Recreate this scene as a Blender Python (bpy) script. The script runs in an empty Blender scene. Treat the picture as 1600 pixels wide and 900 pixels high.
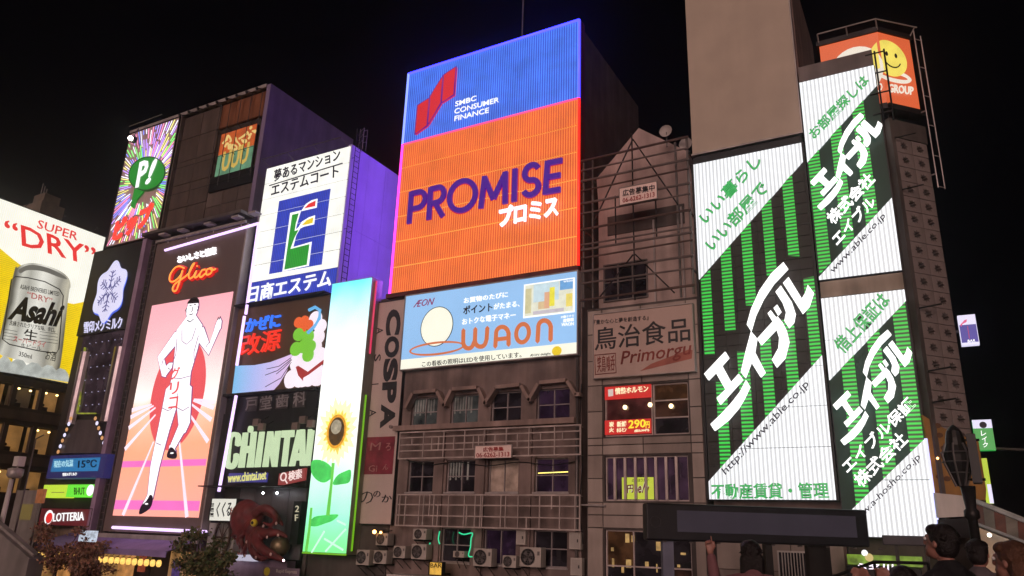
import bpy, bmesh, math, random
from mathutils import Vector, Matrix
random.seed(7)
scn = bpy.context.scene
COL = scn.collection

# ------------------------------------------------------------ camera, world, sun, exposure
ROT = Matrix(((0.8745769834, 0.1250563149, 0.4684826765),
              (0.4838528842, -0.2881371108, -0.8263554876),
              (0.0316462728, 0.9493881838, -0.3125069438)))
EYE = Vector((0, 0, 4.6))
FOC = 1185.0
cd = bpy.data.cameras.new('camera'); cam = bpy.data.objects.new('camera', cd); COL.objects.link(cam)
cam.matrix_world = Matrix.Translation(EYE) @ ROT.to_4x4()
cd.sensor_width = 36; cd.lens = FOC / 1600 * 36; cd.clip_start = 0.1; cd.clip_end = 1500
scn.camera = cam
scn.view_settings.view_transform = 'Standard'; scn.view_settings.look = 'None'
scn.view_settings.gamma = 1; scn.view_settings.exposure = 0
scn.cycles.use_denoising = True
scn.cycles.max_bounces = 6
scn.cycles.sample_clamp_indirect = 4
world = bpy.data.worlds.new('World'); scn.world = world; world.use_nodes = True
wn = world.node_tree.nodes; wl = world.node_tree.links
sky = wn.new('ShaderNodeTexSky'); sky.sky_type = 'NISHITA'; sky.sun_disc = False
sky.sun_elevation = math.radians(0.5); sky.sun_rotation = math.radians(160)
bg1 = wn['Background']; bg1.inputs[1].default_value = 0.0004
wl.new(sky.outputs[0], bg1.inputs[0])
bg2 = wn.new('ShaderNodeBackground'); bg2.inputs[0].default_value = (0.0006, 0.0004, 0.0008, 1); bg2.inputs[1].default_value = 1.0
ad = wn.new('ShaderNodeAddShader'); wl.new(bg1.outputs[0], ad.inputs[0]); wl.new(bg2.outputs[0], ad.inputs[1])
wl.new(ad.outputs[0], wn['World Output'].inputs[0])
sd = bpy.data.lights.new('sun', 'SUN'); sun = bpy.data.objects.new('sun', sd); COL.objects.link(sun)
sd.energy = 1.9; sd.angle = math.radians(35); sd.color = (1.0, 0.68, 0.60)
# the glow of the opposite bank comes from behind the camera, a little above the eye
sun.rotation_euler = Vector((-0.22, 1.0, -0.20)).to_track_quat('-Z', 'Y').to_euler()

# ------------------------------------------------------------ materials
def S(r, g, b):
    f = lambda c: (c / 255 / 12.92) if c <= 10 else ((c / 255 + 0.055) / 1.055) ** 2.4
    return (f(r), f(g), f(b), 1)
MATS = {}
def nt(name):
    m = bpy.data.materials.new(name); m.use_nodes = True
    return m, m.node_tree.nodes, m.node_tree.links, m.node_tree.nodes['Principled BSDF']
def coords(n, l, scale=(1, 1, 1)):
    t = n.new('ShaderNodeTexCoord'); mp = n.new('ShaderNodeMapping')
    mp.inputs['Scale'].default_value = scale
    l.new(t.outputs['Object'], mp.inputs[0]); return mp.outputs[0]
def surf(name, col, rough=0.7, metal=0.0, var=0.25, scale=0.8, bump=0.15, streak=0.3, spec=0.3):
    """ordinary painted / stone / metal surface with uneven dirt and rain streaks"""
    if name in MATS: return MATS[name]
    m, n, l, p = nt(name)
    v = coords(n, l)
    a = n.new('ShaderNodeTexNoise'); a.inputs['Scale'].default_value = scale; a.inputs['Detail'].default_value = 8
    l.new(v, a.inputs[0])
    v2 = coords(n, l, (1.5, 1.5, 0.2))
    b = n.new('ShaderNodeTexNoise'); b.inputs['Scale'].default_value = 1.1; b.inputs['Detail'].default_value = 5
    l.new(v2, b.inputs[0])
    r1 = n.new('ShaderNodeMapRange'); r1.inputs[1].default_value = 0.3; r1.inputs[2].default_value = 0.7
    r1.inputs[3].default_value = 1 - var; r1.inputs[4].default_value = 1 + var * 0.6; l.new(a.outputs[0], r1.inputs[0])
    r2 = n.new('ShaderNodeMapRange'); r2.inputs[1].default_value = 0.36; r2.inputs[2].default_value = 0.66
    r2.inputs[3].default_value = 1 - streak; r2.inputs[4].default_value = 1.0; l.new(b.outputs[0], r2.inputs[0])
    mu = n.new('ShaderNodeMath'); mu.operation = 'MULTIPLY'; l.new(r1.outputs[0], mu.inputs[0]); l.new(r2.outputs[0], mu.inputs[1])
    vm = n.new('ShaderNodeVectorMath'); vm.operation = 'SCALE'; vm.inputs[0].default_value = col[:3]
    l.new(mu.outputs[0], vm.inputs['Scale']); l.new(vm.outputs[0], p.inputs['Base Color'])
    p.inputs['Roughness'].default_value = rough; p.inputs['Metallic'].default_value = metal
    p.inputs['Specular IOR Level'].default_value = spec
    if bump:
        c = n.new('ShaderNodeTexNoise'); c.inputs['Scale'].default_value = scale * 14; c.inputs['Detail'].default_value = 4
        l.new(v, c.inputs[0])
        bp = n.new('ShaderNodeBump'); bp.inputs['Strength'].default_value = bump; bp.inputs['Distance'].default_value = 0.03
        l.new(c.outputs[0], bp.inputs['Height']); l.new(bp.outputs[0], p.inputs['Normal'])
    MATS[name] = m; return m
def glow(name, col, strength=1.0, var=0.06, scale=0.6, stripe=None, base=0.04):
    """lit sign face; stripe = (axis, period, low, colour2) gives the rows of neon or LED lines"""
    if name in MATS: return MATS[name]
    m, n, l, p = nt(name)
    p.inputs['Base Color'].default_value = (base, base, base, 1); p.inputs['Roughness'].default_value = 0.4
    v = coords(n, l)
    a = n.new('ShaderNodeTexNoise'); a.inputs['Scale'].default_value = scale; a.inputs['Detail'].default_value = 4
    l.new(v, a.inputs[0])
    r1 = n.new('ShaderNodeMapRange'); r1.inputs[1].default_value = 0.3; r1.inputs[2].default_value = 0.7
    r1.inputs[3].default_value = 1 - var; r1.inputs[4].default_value = 1 + var; l.new(a.outputs[0], r1.inputs[0])
    vm = n.new('ShaderNodeVectorMath'); vm.operation = 'SCALE'
    if stripe:
        ax, per, low, col2 = stripe
        sp = n.new('ShaderNodeSeparateXYZ'); l.new(v, sp.inputs[0])
        k = n.new('ShaderNodeMath'); k.operation = 'MULTIPLY'; k.inputs[1].default_value = 2 * math.pi / per
        l.new(sp.outputs[ax], k.inputs[0])
        s = n.new('ShaderNodeMath'); s.operation = 'SINE'; l.new(k.outputs[0], s.inputs[0])
        r = n.new('ShaderNodeMapRange'); r.inputs[1].default_value = -0.6; r.inputs[2].default_value = 0.6
        r.inputs[3].default_value = 0; r.inputs[4].default_value = 1; l.new(s.outputs[0], r.inputs[0])
        mx = n.new('ShaderNodeMix'); mx.data_type = 'RGBA'; mx.inputs[6].default_value = tuple(c * low for c in (col2 or col)[:3]) + (1,)
        mx.inputs[7].default_value = col; l.new(r.outputs[0], mx.inputs[0]); l.new(mx.outputs[2], vm.inputs[0])
    else:
        vm.inputs[0].default_value = col[:3]
    l.new(r1.outputs[0], vm.inputs['Scale']); l.new(vm.outputs[0], p.inputs['Emission Color'])
    p.inputs['Emission Strength'].default_value = strength
    MATS[name] = m; return m
def screen(name, axis, lo, hi, stops, strength=1.0, stripe=0.0):
    """picture shown on an LED screen: a colour ramp along one axis of the thing (metres from its base)"""
    if name in MATS: return MATS[name]
    m, n, l, p = nt(name)
    p.inputs['Base Color'].default_value = (.03, .03, .03, 1)
    v = coords(n, l); sp = n.new('ShaderNodeSeparateXYZ'); l.new(v, sp.inputs[0])
    nz = n.new('ShaderNodeTexNoise'); nz.inputs['Scale'].default_value = 0.35; nz.inputs['Detail'].default_value = 2; l.new(v, nz.inputs[0])
    r = n.new('ShaderNodeMapRange'); r.inputs[1].default_value = lo; r.inputs[2].default_value = hi; l.new(sp.outputs[axis], r.inputs[0])
    q = n.new('ShaderNodeMath'); q.operation = 'MULTIPLY_ADD'; q.inputs[1].default_value = 0.18; q.inputs[2].default_value = -0.09
    l.new(nz.outputs[0], q.inputs[0])
    ad = n.new('ShaderNodeMath'); ad.operation = 'ADD'; l.new(q.outputs[0], ad.inputs[0]); l.new(r.outputs[0], ad.inputs[1])
    cr = n.new('ShaderNodeValToRGB'); e = cr.color_ramp.elements
    e[0].position, e[0].color = stops[0]; e[1].position, e[1].color = stops[-1]
    for pos, c in stops[1:-1]:
        x = e.new(pos); x.color = c
    l.new(ad.outputs[0], cr.inputs[0]); l.new(cr.outputs[0], p.inputs['Emission Color'])
    p.inputs['Emission Strength'].default_value = strength
    MATS[name] = m; return m
def glassy(name, col=(0.02, 0.02, 0.025, 1), em=None, es=0.0):
    if name in MATS: return MATS[name]
    m, n, l, p = nt(name)
    v = coords(n, l)
    a = n.new('ShaderNodeTexNoise'); a.inputs['Scale'].default_value = 1.3; a.inputs['Detail'].default_value = 5; l.new(v, a.inputs[0])
    r = n.new('ShaderNodeMapRange'); r.inputs[1].default_value = 0.35; r.inputs[2].default_value = 0.65
    r.inputs[3].default_value = 0.35; r.inputs[4].default_value = 1.5; l.new(a.outputs[0], r.inputs[0])
    vm = n.new('ShaderNodeVectorMath'); vm.operation = 'SCALE'; vm.inputs[0].default_value = col[:3]
    l.new(r.outputs[0], vm.inputs['Scale']); l.new(vm.outputs[0], p.inputs['Base Color'])
    p.inputs['Roughness'].default_value = 0.08; p.inputs['Specular IOR Level'].default_value = 0.7
    if em:
        v3 = n.new('ShaderNodeVectorMath'); v3.operation = 'SCALE'; v3.inputs[0].default_value = em[:3]
        l.new(r.outputs[0], v3.inputs['Scale']); l.new(v3.outputs[0], p.inputs['Emission Color'])
        p.inputs['Emission Strength'].default_value = es
    MATS[name] = m; return m

# ------------------------------------------------------------ walls: true vertical planes; u() unprojects a photo pixel onto them
class Wall:
    def __init__(s, x, y, ang=0.0):
        a = math.radians(ang); s.o = Vector((x, y, 0)); s.d = Vector((math.cos(a), math.sin(a), 0)); s.n = Vector((math.sin(a), -math.cos(a), 0))
    def w(s, q, z, off=0.0):
        r = s.o + s.d * q + s.n * off; r.z = z; return r
    def u(s, px, py, off=0.0):
        r = ROT @ Vector((px - 800.0, 450.0 - py, -FOC))
        t = ((s.o + s.n * off - EYE).dot(s.n)) / r.dot(s.n); P = EYE + r * t
        return ((P - s.o).dot(s.d), P.z)
    def pp(s, pts, off=0.0): return [s.u(a, b, off) for a, b in pts]
FW = Wall(0, 30, 0)             # the river front
AW = Wall(-65, 0, 90)           # flank wall across the side street, faces the bridge
CW = Wall(0, 30, 48)            # cut corner of the right-hand tower
def ray_at(px, py, y):          # where the sight line through a pixel meets the depth y
    r = ROT @ Vector((px - 800.0, 450.0 - py, -FOC)); return EYE + r * (y / r.y)

# ------------------------------------------------------------ mesh builder
class G:
    def __init__(s): s.v = []; s.f = []; s.sm = False
    def add(s, vs, fs):
        b = len(s.v); s.v += [Vector(x) for x in vs]; s.f += [tuple(b + i for i in f) for f in fs]; return s
    def hexa(s, p):   # 8 corners: bottom 4 then top 4
        return s.add(p, [(0, 3, 2, 1), (4, 5, 6, 7), (0, 1, 5, 4), (1, 2, 6, 5), (2, 3, 7, 6), (3, 0, 4, 7)])
    def box(s, x0, x1, y0, y1, z0, z1):
        return s.hexa([(x0, y0, z0), (x1, y0, z0), (x1, y1, z0), (x0, y1, z0), (x0, y0, z1), (x1, y0, z1), (x1, y1, z1), (x0, y1, z1)])
    def wb(s, W, s0, s1, z0, z1, o0, o1):  # box on a wall, from offset o0 out to o1
        a, b = min(s0, s1), max(s0, s1); c, d = min(z0, z1), max(z0, z1)
        return s.hexa([W.w(a, c, o1), W.w(b, c, o1), W.w(b, c, o0), W.w(a, c, o0), W.w(a, d, o1), W.w(b, d, o1), W.w(b, d, o0), W.w(a, d, o0)])
    def prism(s, W, pts, o0, o1):
        n = len(pts)
        ar = sum(pts[i][0] * pts[(i + 1) % n][1] - pts[(i + 1) % n][0] * pts[i][1] for i in range(n))
        if ar < 0: pts = pts[::-1]
        vs = [W.w(a, z, o1) for a, z in pts] + [W.w(a, z, o0) for a, z in pts]
        fs = [tuple(range(n)), tuple(range(2 * n - 1, n - 1, -1))] + [(i, i + n, (i + 1) % n + n, (i + 1) % n) for i in range(n)]
        return s.add(vs, fs)
    def tube(s, pts, r, n=6, closed=False, r2=None):
        P = [Vector(p) for p in pts]; m = len(P); vs = []; fs = []
        for i, p in enumerate(P):
            t = (P[(i + 1) % m] - P[i - 1]) if closed else (P[min(i + 1, m - 1)] - P[max(i - 1, 0)])
            t.normalize(); up = Vector((0, 0, 1)) if abs(t.z) < 0.9 else Vector((0, 1, 0))
            a = t.cross(up).normalized(); b = t.cross(a).normalized()
            rr = r if r2 is None else r + (r2 - r) * i / max(1, m - 1)
            for k in range(n):
                g = 2 * math.pi * k / n; vs.append(p + a * math.cos(g) * rr + b * math.sin(g) * rr)
        for i in range(m if closed else m - 1):
            j = (i + 1) % m
            for k in range(n): fs.append((i * n + k, i * n + (k + 1) % n, j * n + (k + 1) % n, j * n + k))
        if not closed: fs += [tuple(range(n - 1, -1, -1)), tuple(range((m - 1) * n, m * n))]
        return s.add(vs, fs)
    def bar(s, a, b, r=0.03, n=4): return s.tube([a, b], r, n)
    def ball(s, c, r, n=10, m=7, sy=1.0, sz=1.0):
        vs = [(c[0], c[1], c[2] + r * sz)]; fs = []
        for i in range(1, m):
            t = math.pi * i / m
            for k in range(n):
                g = 2 * math.pi * k / n; vs.append((c[0] + r * math.sin(t) * math.cos(g), c[1] + r * sy * math.sin(t) * math.sin(g), c[2] + r * sz * math.cos(t)))
        vs.append((c[0], c[1], c[2] - r * sz)); L = len(vs) - 1
        for k in range(n): fs.append((0, 1 + k, 1 + (k + 1) % n)); fs.append((L, 1 + (m - 2) * n + (k + 1) % n, 1 + (m - 2) * n + k))
        for i in range(m - 2):
            for k in range(n):
                a = 1 + i * n + k; b = 1 + i * n + (k + 1) % n; fs.append((a, a + n, b + n, b))
        return s.add(vs, fs)
    def lathe(s, c, prof, n=12):
        vs = []; fs = []; m = len(prof)
        for r, z in prof:
            for k in range(n):
                g = 2 * math.pi * k / n; vs.append((c[0] + r * math.cos(g), c[1] + r * math.sin(g), c[2] + z))
        for i in range(m - 1):
            for k in range(n): fs.append((i * n + k, i * n + (k + 1) % n, (i + 1) * n + (k + 1) % n, (i + 1) * n + k))
        fs += [tuple(range(n - 1, -1, -1)), tuple(range((m - 1) * n, m * n))]
        return s.add(vs, fs)
ORG = {}
def tag(o, label=None, cat=None, group=None, kind=None):
    if label: o['label'] = label
    if cat: o['category'] = cat
    if group: o['group'] = group
    if kind: o['kind'] = kind
    return o
def T(name, label, cat, loc, group=None):
    o = bpy.data.objects.new(name, None); COL.objects.link(o); o.location = loc; o.empty_display_size = 0.3
    ORG[o.name] = Vector(loc); return tag(o, label, cat, group)
def B(g, name, mat, parent=None, org=None, label=None, cat=None, group=None, kind=None, smooth=False, bevel=0):
    """link builder g as ONE mesh object"""
    O = ORG[parent.name] if parent is not None else Vector(org or (0, 0, 0))
    me = bpy.data.meshes.new(name); me.from_pydata([v - O for v in g.v], [], g.f); me.update()
    mats = mat if isinstance(mat, (list, tuple)) else [mat]
    for m in mats: me.materials.append(m)
    if smooth: me.polygons.foreach_set('use_smooth', [True] * len(me.polygons))
    o = bpy.data.objects.new(name, me); COL.objects.link(o)
    if parent is not None: o.parent = parent
    else: o.location = O
    ORG[o.name] = O
    if bevel:
        b = o.modifiers.new('bevel', 'BEVEL'); b.width = bevel; b.segments = 2; b.limit_method = 'ANGLE'
    return tag(o, label, cat, group, kind)
def inst(src, name, parent, delta, mat=None):
    o = bpy.data.objects.new(name, src.data); COL.objects.link(o); o.parent = parent; o.location = Vector(src.location) + Vector(delta)
    ORG[o.name] = ORG[parent.name] + Vector(delta)
    for m in src.modifiers:
        if m.type == 'BEVEL':
            b = o.modifiers.new('bevel', 'BEVEL'); b.width = m.width; b.segments = 2; b.limit_method = 'ANGLE'
    return o
def dup(root, loc, label=None, rz=None):
    def cp(o, par):
        c = o.copy(); COL.objects.link(c); c.parent = par
        if par is not None: c.matrix_parent_inverse = o.matrix_parent_inverse
        for ch in list(o.children):
            cp(ch, c)
        return c
    r = cp(root, None); r.location = loc
    if rz is not None: r.rotation_euler.z = rz
    if label: r['label'] = label
    ORG[r.name] = Vector(loc); return r
_tc = {}
def text_geo(body, bold, res):
    key = (body, bold, res)
    if key in _tc: return _tc[key]
    cu = bpy.data.curves.new('t', 'FONT'); cu.body = body; cu.size = 1; cu.resolution_u = res; cu.offset = bold * .42; cu.extrude = 0.5
    ob = bpy.data.objects.new('t', cu); COL.objects.link(ob)
    dg = bpy.context.evaluated_depsgraph_get(); ev = ob.evaluated_get(dg); me = bpy.data.meshes.new_from_object(ev)
    vs = [v.co.copy() for v in me.vertices]; fs = [tuple(p.vertices) for p in me.polygons]
    bpy.data.objects.remove(ob); bpy.data.curves.remove(cu); bpy.data.meshes.remove(me)
    _tc[key] = (vs, fs); return vs, fs
def text(body, parent, mat, W, bl, br, tl, off=0.1, depth=0.04, bold=0.0, res=2, px=True, name='lettering', into=None, label=None):
    """lettering laid on wall W: its bounding box is carried onto bl, br, tl (photo pixels, or metres when px is False)"""
    if px: bl, br, tl = W.u(*bl, off), W.u(*br, off), W.u(*tl, off)
    vs, fs = text_geo(body, bold, res)
    x0 = min(v.x for v in vs); x1 = max(v.x for v in vs); y0 = min(v.y for v in vs); y1 = max(v.y for v in vs)
    out = []
    for v in vs:
        a = (v.x - x0) / (x1 - x0); b = (v.y - y0) / max(1e-6, y1 - y0)
        out.append(W.w(bl[0] + (br[0] - bl[0]) * a + (tl[0] - bl[0]) * b, bl[1] + (br[1] - bl[1]) * a + (tl[1] - bl[1]) * b, off + depth * (v.z + 0.5)))
    g = into or G(); g.add(out, fs)
    if into is None: return B(g, name, mat, parent, label=label)
def clipz(pts, z0, z1):
    def cl(P, f, zc):
        o = []
        for i in range(len(P)):
            a, b = P[i], P[(i + 1) % len(P)]; ia, ib = f(a[1]), f(b[1])
            if ia: o.append(a)
            if ia != ib:
                t = (zc - a[1]) / (b[1] - a[1]); o.append((a[0] + (b[0] - a[0]) * t, zc))
        return o
    P = cl(pts, lambda z: z >= z0, z0)
    return cl(P, lambda z: z <= z1, z1) if P else P
def rows(parent, W, pts, o0, o1, mat, zs, gap=0.03, name='sign_panel'):
    for a, b in zip(zs[:-1], zs[1:]):
        P = clipz(pts, a + gap / 2, b - gap / 2)
        if len(P) >= 3: B(G().prism(W, P, o0, o1), name, mat, parent)
def lin(a, b, n): return [a + (b - a) * i / n for i in range(n + 1)]
def wall_open(g, W, s0, s1, z0, z1, o0, o1, holes):
    """solid wall with rectangular openings (s0,s1,z0,z1)"""
    zs = sorted({z0, z1} | {h[2] for h in holes} | {h[3] for h in holes}); zs = [z for z in zs if z0 <= z <= z1]
    for a, b in zip(zs[:-1], zs[1:]):
        m = (a + b) / 2; hs = sorted((h[0], h[1]) for h in holes if h[2] < m < h[3]); c = s0
        for h in hs:
            if h[0] > c + 1e-4: g.wb(W, c, h[0], a, b, o0, o1)
            c = max(c, h[1])
        if s1 > c + 1e-4: g.wb(W, c, s1, a, b, o0, o1)
    return g
def window(parent, W, s0, s1, z0, z1, off, nx, nz, fm, gm, depth=0.16, fw=0.05, sill=None, name='window'):
    """frame > panes, set back in its opening"""
    g = G(); o0, o1 = off - depth, off - depth + 0.07
    g.wb(W, s0, s0 + fw, z0, z1, o0, o1); g.wb(W, s1 - fw, s1, z0, z1, o0, o1)
    g.wb(W, s0 + fw, s1 - fw, z0, z0 + fw, o0, o1); g.wb(W, s0 + fw, s1 - fw, z1 - fw, z1, o0, o1)
    for i in range(1, nx): x = s0 + (s1 - s0) * i / nx; g.wb(W, x - fw / 2, x + fw / 2, z0 + fw, z1 - fw, o0 + .004, o1 - .004)
    for i in range(1, nz): z = z0 + (z1 - z0) * i / nz; g.wb(W, s0 + fw, s1 - fw, z - fw / 2, z + fw / 2, o0 + .008, o1 - .008)
    f = B(g, name, fm, parent)
    gl = gm if isinstance(gm, list) else [gm]; k = 0
    for j in range(nz):
        for i in range(nx):
            a, b = s0 + (s1 - s0) * i / nx, s0 + (s1 - s0) * (i + 1) / nx; c, d = z0 + (z1 - z0) * j / nz, z0 + (z1 - z0) * (j + 1) / nz
            B(G().wb(W, a + .004, b - .004, c + .004, d - .004, o0 - .03, o0 - .005 - .004 * ((i + j) % 2)), 'pane', gl[k % len(gl)], f); k += 1
    if sill: B(G().wb(W, s0 - .06, s1 + .06, z0 - .07, z0 - .002, off - depth, off + .08), 'sill', sill, f)
    return f
def tiles(parent, W, s0, s1, z0, z1, nx, nz, off, th, mats, gap=0.02, name='panel', holes=(), bevel=0):
    """cladding panels laid one by one in courses with open joints"""
    dx, dz = (s1 - s0) / nx, (z1 - z0) / nz; src = {}
    for j in range(nz):
        for i in range(nx):
            a, c = s0 + dx * i, z0 + dz * j
            if any(a + dx > h[0] + .02 and a < h[1] - .02 and c + dz > h[2] + .02 and c < h[3] - .02 for h in holes): continue
            k = random.randrange(len(mats))
            if k not in src:
                src[k] = (B(G().wb(W, a + gap / 2, a + dx - gap / 2, c + gap / 2, c + dz - gap / 2, off, off + th), name, mats[k], parent, bevel=bevel), a, c)
            else:
                o, a0, c0 = src[k]; inst(o, name, parent, W.d * (a - a0) + Vector((0, 0, c - c0)) + W.n * random.uniform(0, .008))

# shared materials
M_DARKMETAL = surf('dark_metal', (.035, .033, .036, 1), .5, .6, bump=.05)
M_STEEL = surf('grey_steel', (.16, .145, .14, 1), .5, .5, bump=.05)
M_LIGHTSTEEL = surf('pale_steel', (.42, .38, .37, 1), .45, .3, bump=.03)
M_BLACK = surf('black_paint', (.012, .012, .014, 1), .45, bump=.03)
M_WHITEPAINT = surf('white_paint', (.62, .58, .55, 1), .6, bump=.05, var=.12)
M_CONC = surf('stained_concrete', (.22, .165, .15, 1), .85, var=.35, streak=.45)
M_CONC_D = surf('dark_concrete', (.09, .075, .07, 1), .85, var=.35, streak=.4)
M_BROWN = surf('brown_panel', (.085, .062, .052, 1), .7, var=.3, streak=.35)
M_BROWN2 = surf('brown_panel_pale', (.13, .10, .085, 1), .7, var=.3, streak=.4)
M_GLASS = glassy('dark_window_glass', (.02, .018, .024, 1))
M_GLASS_P = glassy('violet_window_glass', (.02, .012, .03, 1), S(44, 28, 44), 0.35)
M_GLASS_G = glassy('curtained_window_glass', (.05, .06, .06, 1), S(52, 56, 56), 0.35)
G_WHITE = glow('white_light_tube', (1.0, .93, 1.0, 1), 3.0)
G_VIOLETW = glow('violet_white_tube', (.78, .55, 1.0, 1), 1.7)
G_WARM = glow('warm_lamp', (1.0, .62, .22, 1), 6)
G_COOL = glow('cool_lamp', (.95, .97, 1.0, 1), 10)

# ============================================================ SETTING
M_WATER = surf('canal_water', (.012, .014, .018, 1), .12, bump=.6, streak=0, scale=.5, spec=.6)
M_PAVE = surf('promenade_paving', (.16, .145, .135, 1), .8)
M_ASPH = surf('asphalt', (.05, .05, .052, 1), .85)
B(G().box(-400, 400, -400, 500, -1.6, -1.5), 'ground', M_ASPH, kind='structure')
B(G().box(-300, 300, -12, 20, -1.3, -0.9), 'water', M_WATER, kind='structure')
B(G().box(-300, 300, 20, 60, -1.45, 0.0), 'promenade', M_PAVE, kind='structure')
B(G().box(-4.5, 6.5, -12, 19.9, 2.6, 3.0).box(-3.2, 5.2, 19.9, 29, 2.6, 2.99), 'bridge_deck', M_PAVE, kind='structure')
g = G()
for y in (-6, 2, 10, 18):
    g.box(-4.2, 6.2, y - .5, y + .5, -1.3, 2.6)
B(g, 'bridge_pier', M_CONC_D, kind='structure')

def building(name, label, W, s0, s1, z0, z1, depth, mat, holes=(), org=None, th=0.35, wallname='wall'):
    """walls around a hollow core: a front with its openings, two flanks, a back and a flat roof"""
    o = T(name, label, 'building', W.w((s0 + s1) / 2, z0, -depth / 2))
    g = G(); wall_open(g, W, s0, s1, z0, z1, -th, 0, list(holes))
    B(g, wallname, mat, o)
    g = G(); g.wb(W, s0, s0 + .3, z0, z1 - .004, -depth, -th - .002); g.wb(W, s1 - .3, s1, z0, z1 - .004, -depth, -th - .002)
    g.wb(W, s0 + .3, s1 - .3, z0, z1 - .004, -depth, -depth + .3)
    B(g, 'side_wall', mat, o)
    B(G().wb(W, s0 + .3, s1 - .3, z1 - .35, z1 - .1, -depth + .3, -th - .002), 'roof', M_CONC_D, o)
    g = G()
    z = z0 + 3.0
    while z < z1 - 1.5:
        g.wb(W, s0 + .3, s1 - .3, z, z + .15, -depth + .3, -th - .01); z += 3.3
    B(g, 'floor_slab', M_BLACK, o)
    return o

# ---- block under the snow-crystal and starburst signs, and the runner sign
M_LILAC = surf('lilac_grey_render', (.30, .25, .30, 1), .8, streak=.35)
M_VGREY = surf('mauve_side_cladding', (.20, .16, .27, 1), .7, streak=.25, var=.15)
bA = building('corner_building', 'tall dark building behind the snow crystal sign and the starburst sign', FW, -51.6, -44.0, 0, 23.0, 8.2, surf('black_cladding', (.03, .028, .03, 1), .4, var=.2, bump=.04))
bB = T('building', 'brown billboard block rising behind the runner sign, violet grey on its right flank', 'building', (-40, 34, 0))
B(G().box(-50.4, -36.25, 30.35, 38.3, 23.2, 32.4).box(-44.0, -36.25, 30.35, 38.3, 0, 23.2), 'wall', surf('brown_black_wall', (.05, .038, .032, 1), .8), bB)
B(G().box(-36.25, -35.9, 29.98, 38.3, 0, 32.75), 'side_wall', M_VGREY, bB)
B(G().box(-50.5, -36.25, 29.9, 30.1, 32.55, 32.8).box(-50.5, -36.25, 30.1, 38.3, 32.6, 32.75), 'roof', M_LIGHTSTEEL, bB)
B(G().box(-44.75, -44.6, 29.95, 30.35, 23.3, 32.55), 'divider', M_BROWN2, bB)
tiles(bB, FW, -44.55, -40.75, 23.4, 32.5, 2, 5, -.35, .14, [M_BROWN, M_BROWN, M_BROWN2], .04, 'facade_panel', bevel=.01)
tiles(bB, FW, -40.7, -36.3, 23.4, 26.0, 3, 2, -.35, .14, [M_BROWN, M_BROWN2], .04, 'facade_panel')
tiles(bB, FW, -40.7, -36.3, 30.6, 32.5, 3, 1, -.35, .14, [surf('painted_warm_light_panel', (.20, .075, .035, 1), .7)], .04, 'facade_panel')  # warm light on the top row is painted into the panel colour
g = G()
for i in range(9):
    x = -44.0 + i * .95
    B(G().bar((x, 30.1, 32.5), (x - .1, 29.45, 32.25), .03).ball((x - .1, 29.4, 32.2), .11, 6, 4), 'spotlight_arm', M_DARKMETAL, bB)
g = G()
for i in range(5): g.bar((-40.5 + i, 29.9, 26.0), (-40.5 + i, 29.9, 32.4), .03)
for z in (26.2, 28.2, 30.4): g.bar((-44.5, 29.9, z), (-36.4, 29.9, z), .022)
for i in range(5):
    g.bar((-40.5 + i, 29.9, 28.2), (-40.5 + i, 30.3, 28.0), .03); g.bar((-40.5 + i, 29.9, 30.4), (-40.5 + i, 30.3, 30.2), .03)
B(g, 'cable_frame', M_DARKMETAL, bB)
# ledge under the block, above the runner sign
B(G().box(-45.0, -35.6, 28.9, 30.0, 22.95, 23.15), 'ledge', M_STEEL, bB)

# ---- block with the white and blue condominium sign
bE = T('billboard_block', 'tall block carrying the white and blue condominium sign, its right flank washed in violet light', 'building', (-31.6, 33, 0))
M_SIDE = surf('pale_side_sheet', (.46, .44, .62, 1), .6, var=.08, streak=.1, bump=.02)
B(G().box(-35.1, -28.45, 30.35, 34.9, 0, 26.3), 'wall', surf('black_wall', (.02, .018, .018, 1), .7), bE)
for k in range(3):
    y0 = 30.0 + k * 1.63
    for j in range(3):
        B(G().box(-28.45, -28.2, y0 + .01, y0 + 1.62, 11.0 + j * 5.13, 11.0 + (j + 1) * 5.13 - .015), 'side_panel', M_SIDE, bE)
B(G().box(-28.45, -28.22, 30, 34.9, 0, 10.98), 'side_wall', M_CONC_D, bE)

# ---- narrow block with the vertical lettered board
bC = building('narrow_building', 'narrow dark building between the sunflower screen and the grey office block', FW, -28.1, -23.25, 0, 16.35, 8, M_CONC_D, th=.35)

# ---- office block under the orange and blue neon sign
HI = [FW.u(a, b) for a, b in ((641, 622), (903, 600))]
win_top = [(-22.35, -20.85), (-20.0, -18.35), (-17.3, -15.75), (-15.1, -13.75)]
def wx(l): return FW.u(l, 640)[0]
W1 = [(FW.u(642, 645)[0], FW.u(683, 645)[0]), (FW.u(704, 642)[0], FW.u(747, 642)[0]), (FW.u(767, 638)[0], FW.u(814, 638)[0]), (FW.u(838, 634)[0], FW.u(890, 634)[0])]
W2 = [(FW.u(637, 740)[0], FW.u(677, 740)[0]), (FW.u(697, 740)[0], FW.u(742, 740)[0]), (FW.u(762, 740)[0], FW.u(810, 740)[0]), (FW.u(835, 740)[0], FW.u(888, 740)[0])]
z1a, z1b = FW.u(662, 666)[1], FW.u(662, 621)[1]
z2a, z2b = FW.u(662, 769)[1], FW.u(662, 720)[1]
W3 = [(FW.u(689, 845)[0], FW.u(735, 845)[0]), (FW.u(755, 850)[0], FW.u(806, 850)[0]), (FW.u(833, 850)[0], FW.u(886, 850)[0])]
z3a, z3b = FW.u(850, 886)[1], FW.u(850, 829)[1]
holes = [(a, b, z1a, z1b) for a, b in W1] + [(a, b, z2a, z2b) for a, b in W2] + [(a, b, z3a, z3b) for a, b in W3]
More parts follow.
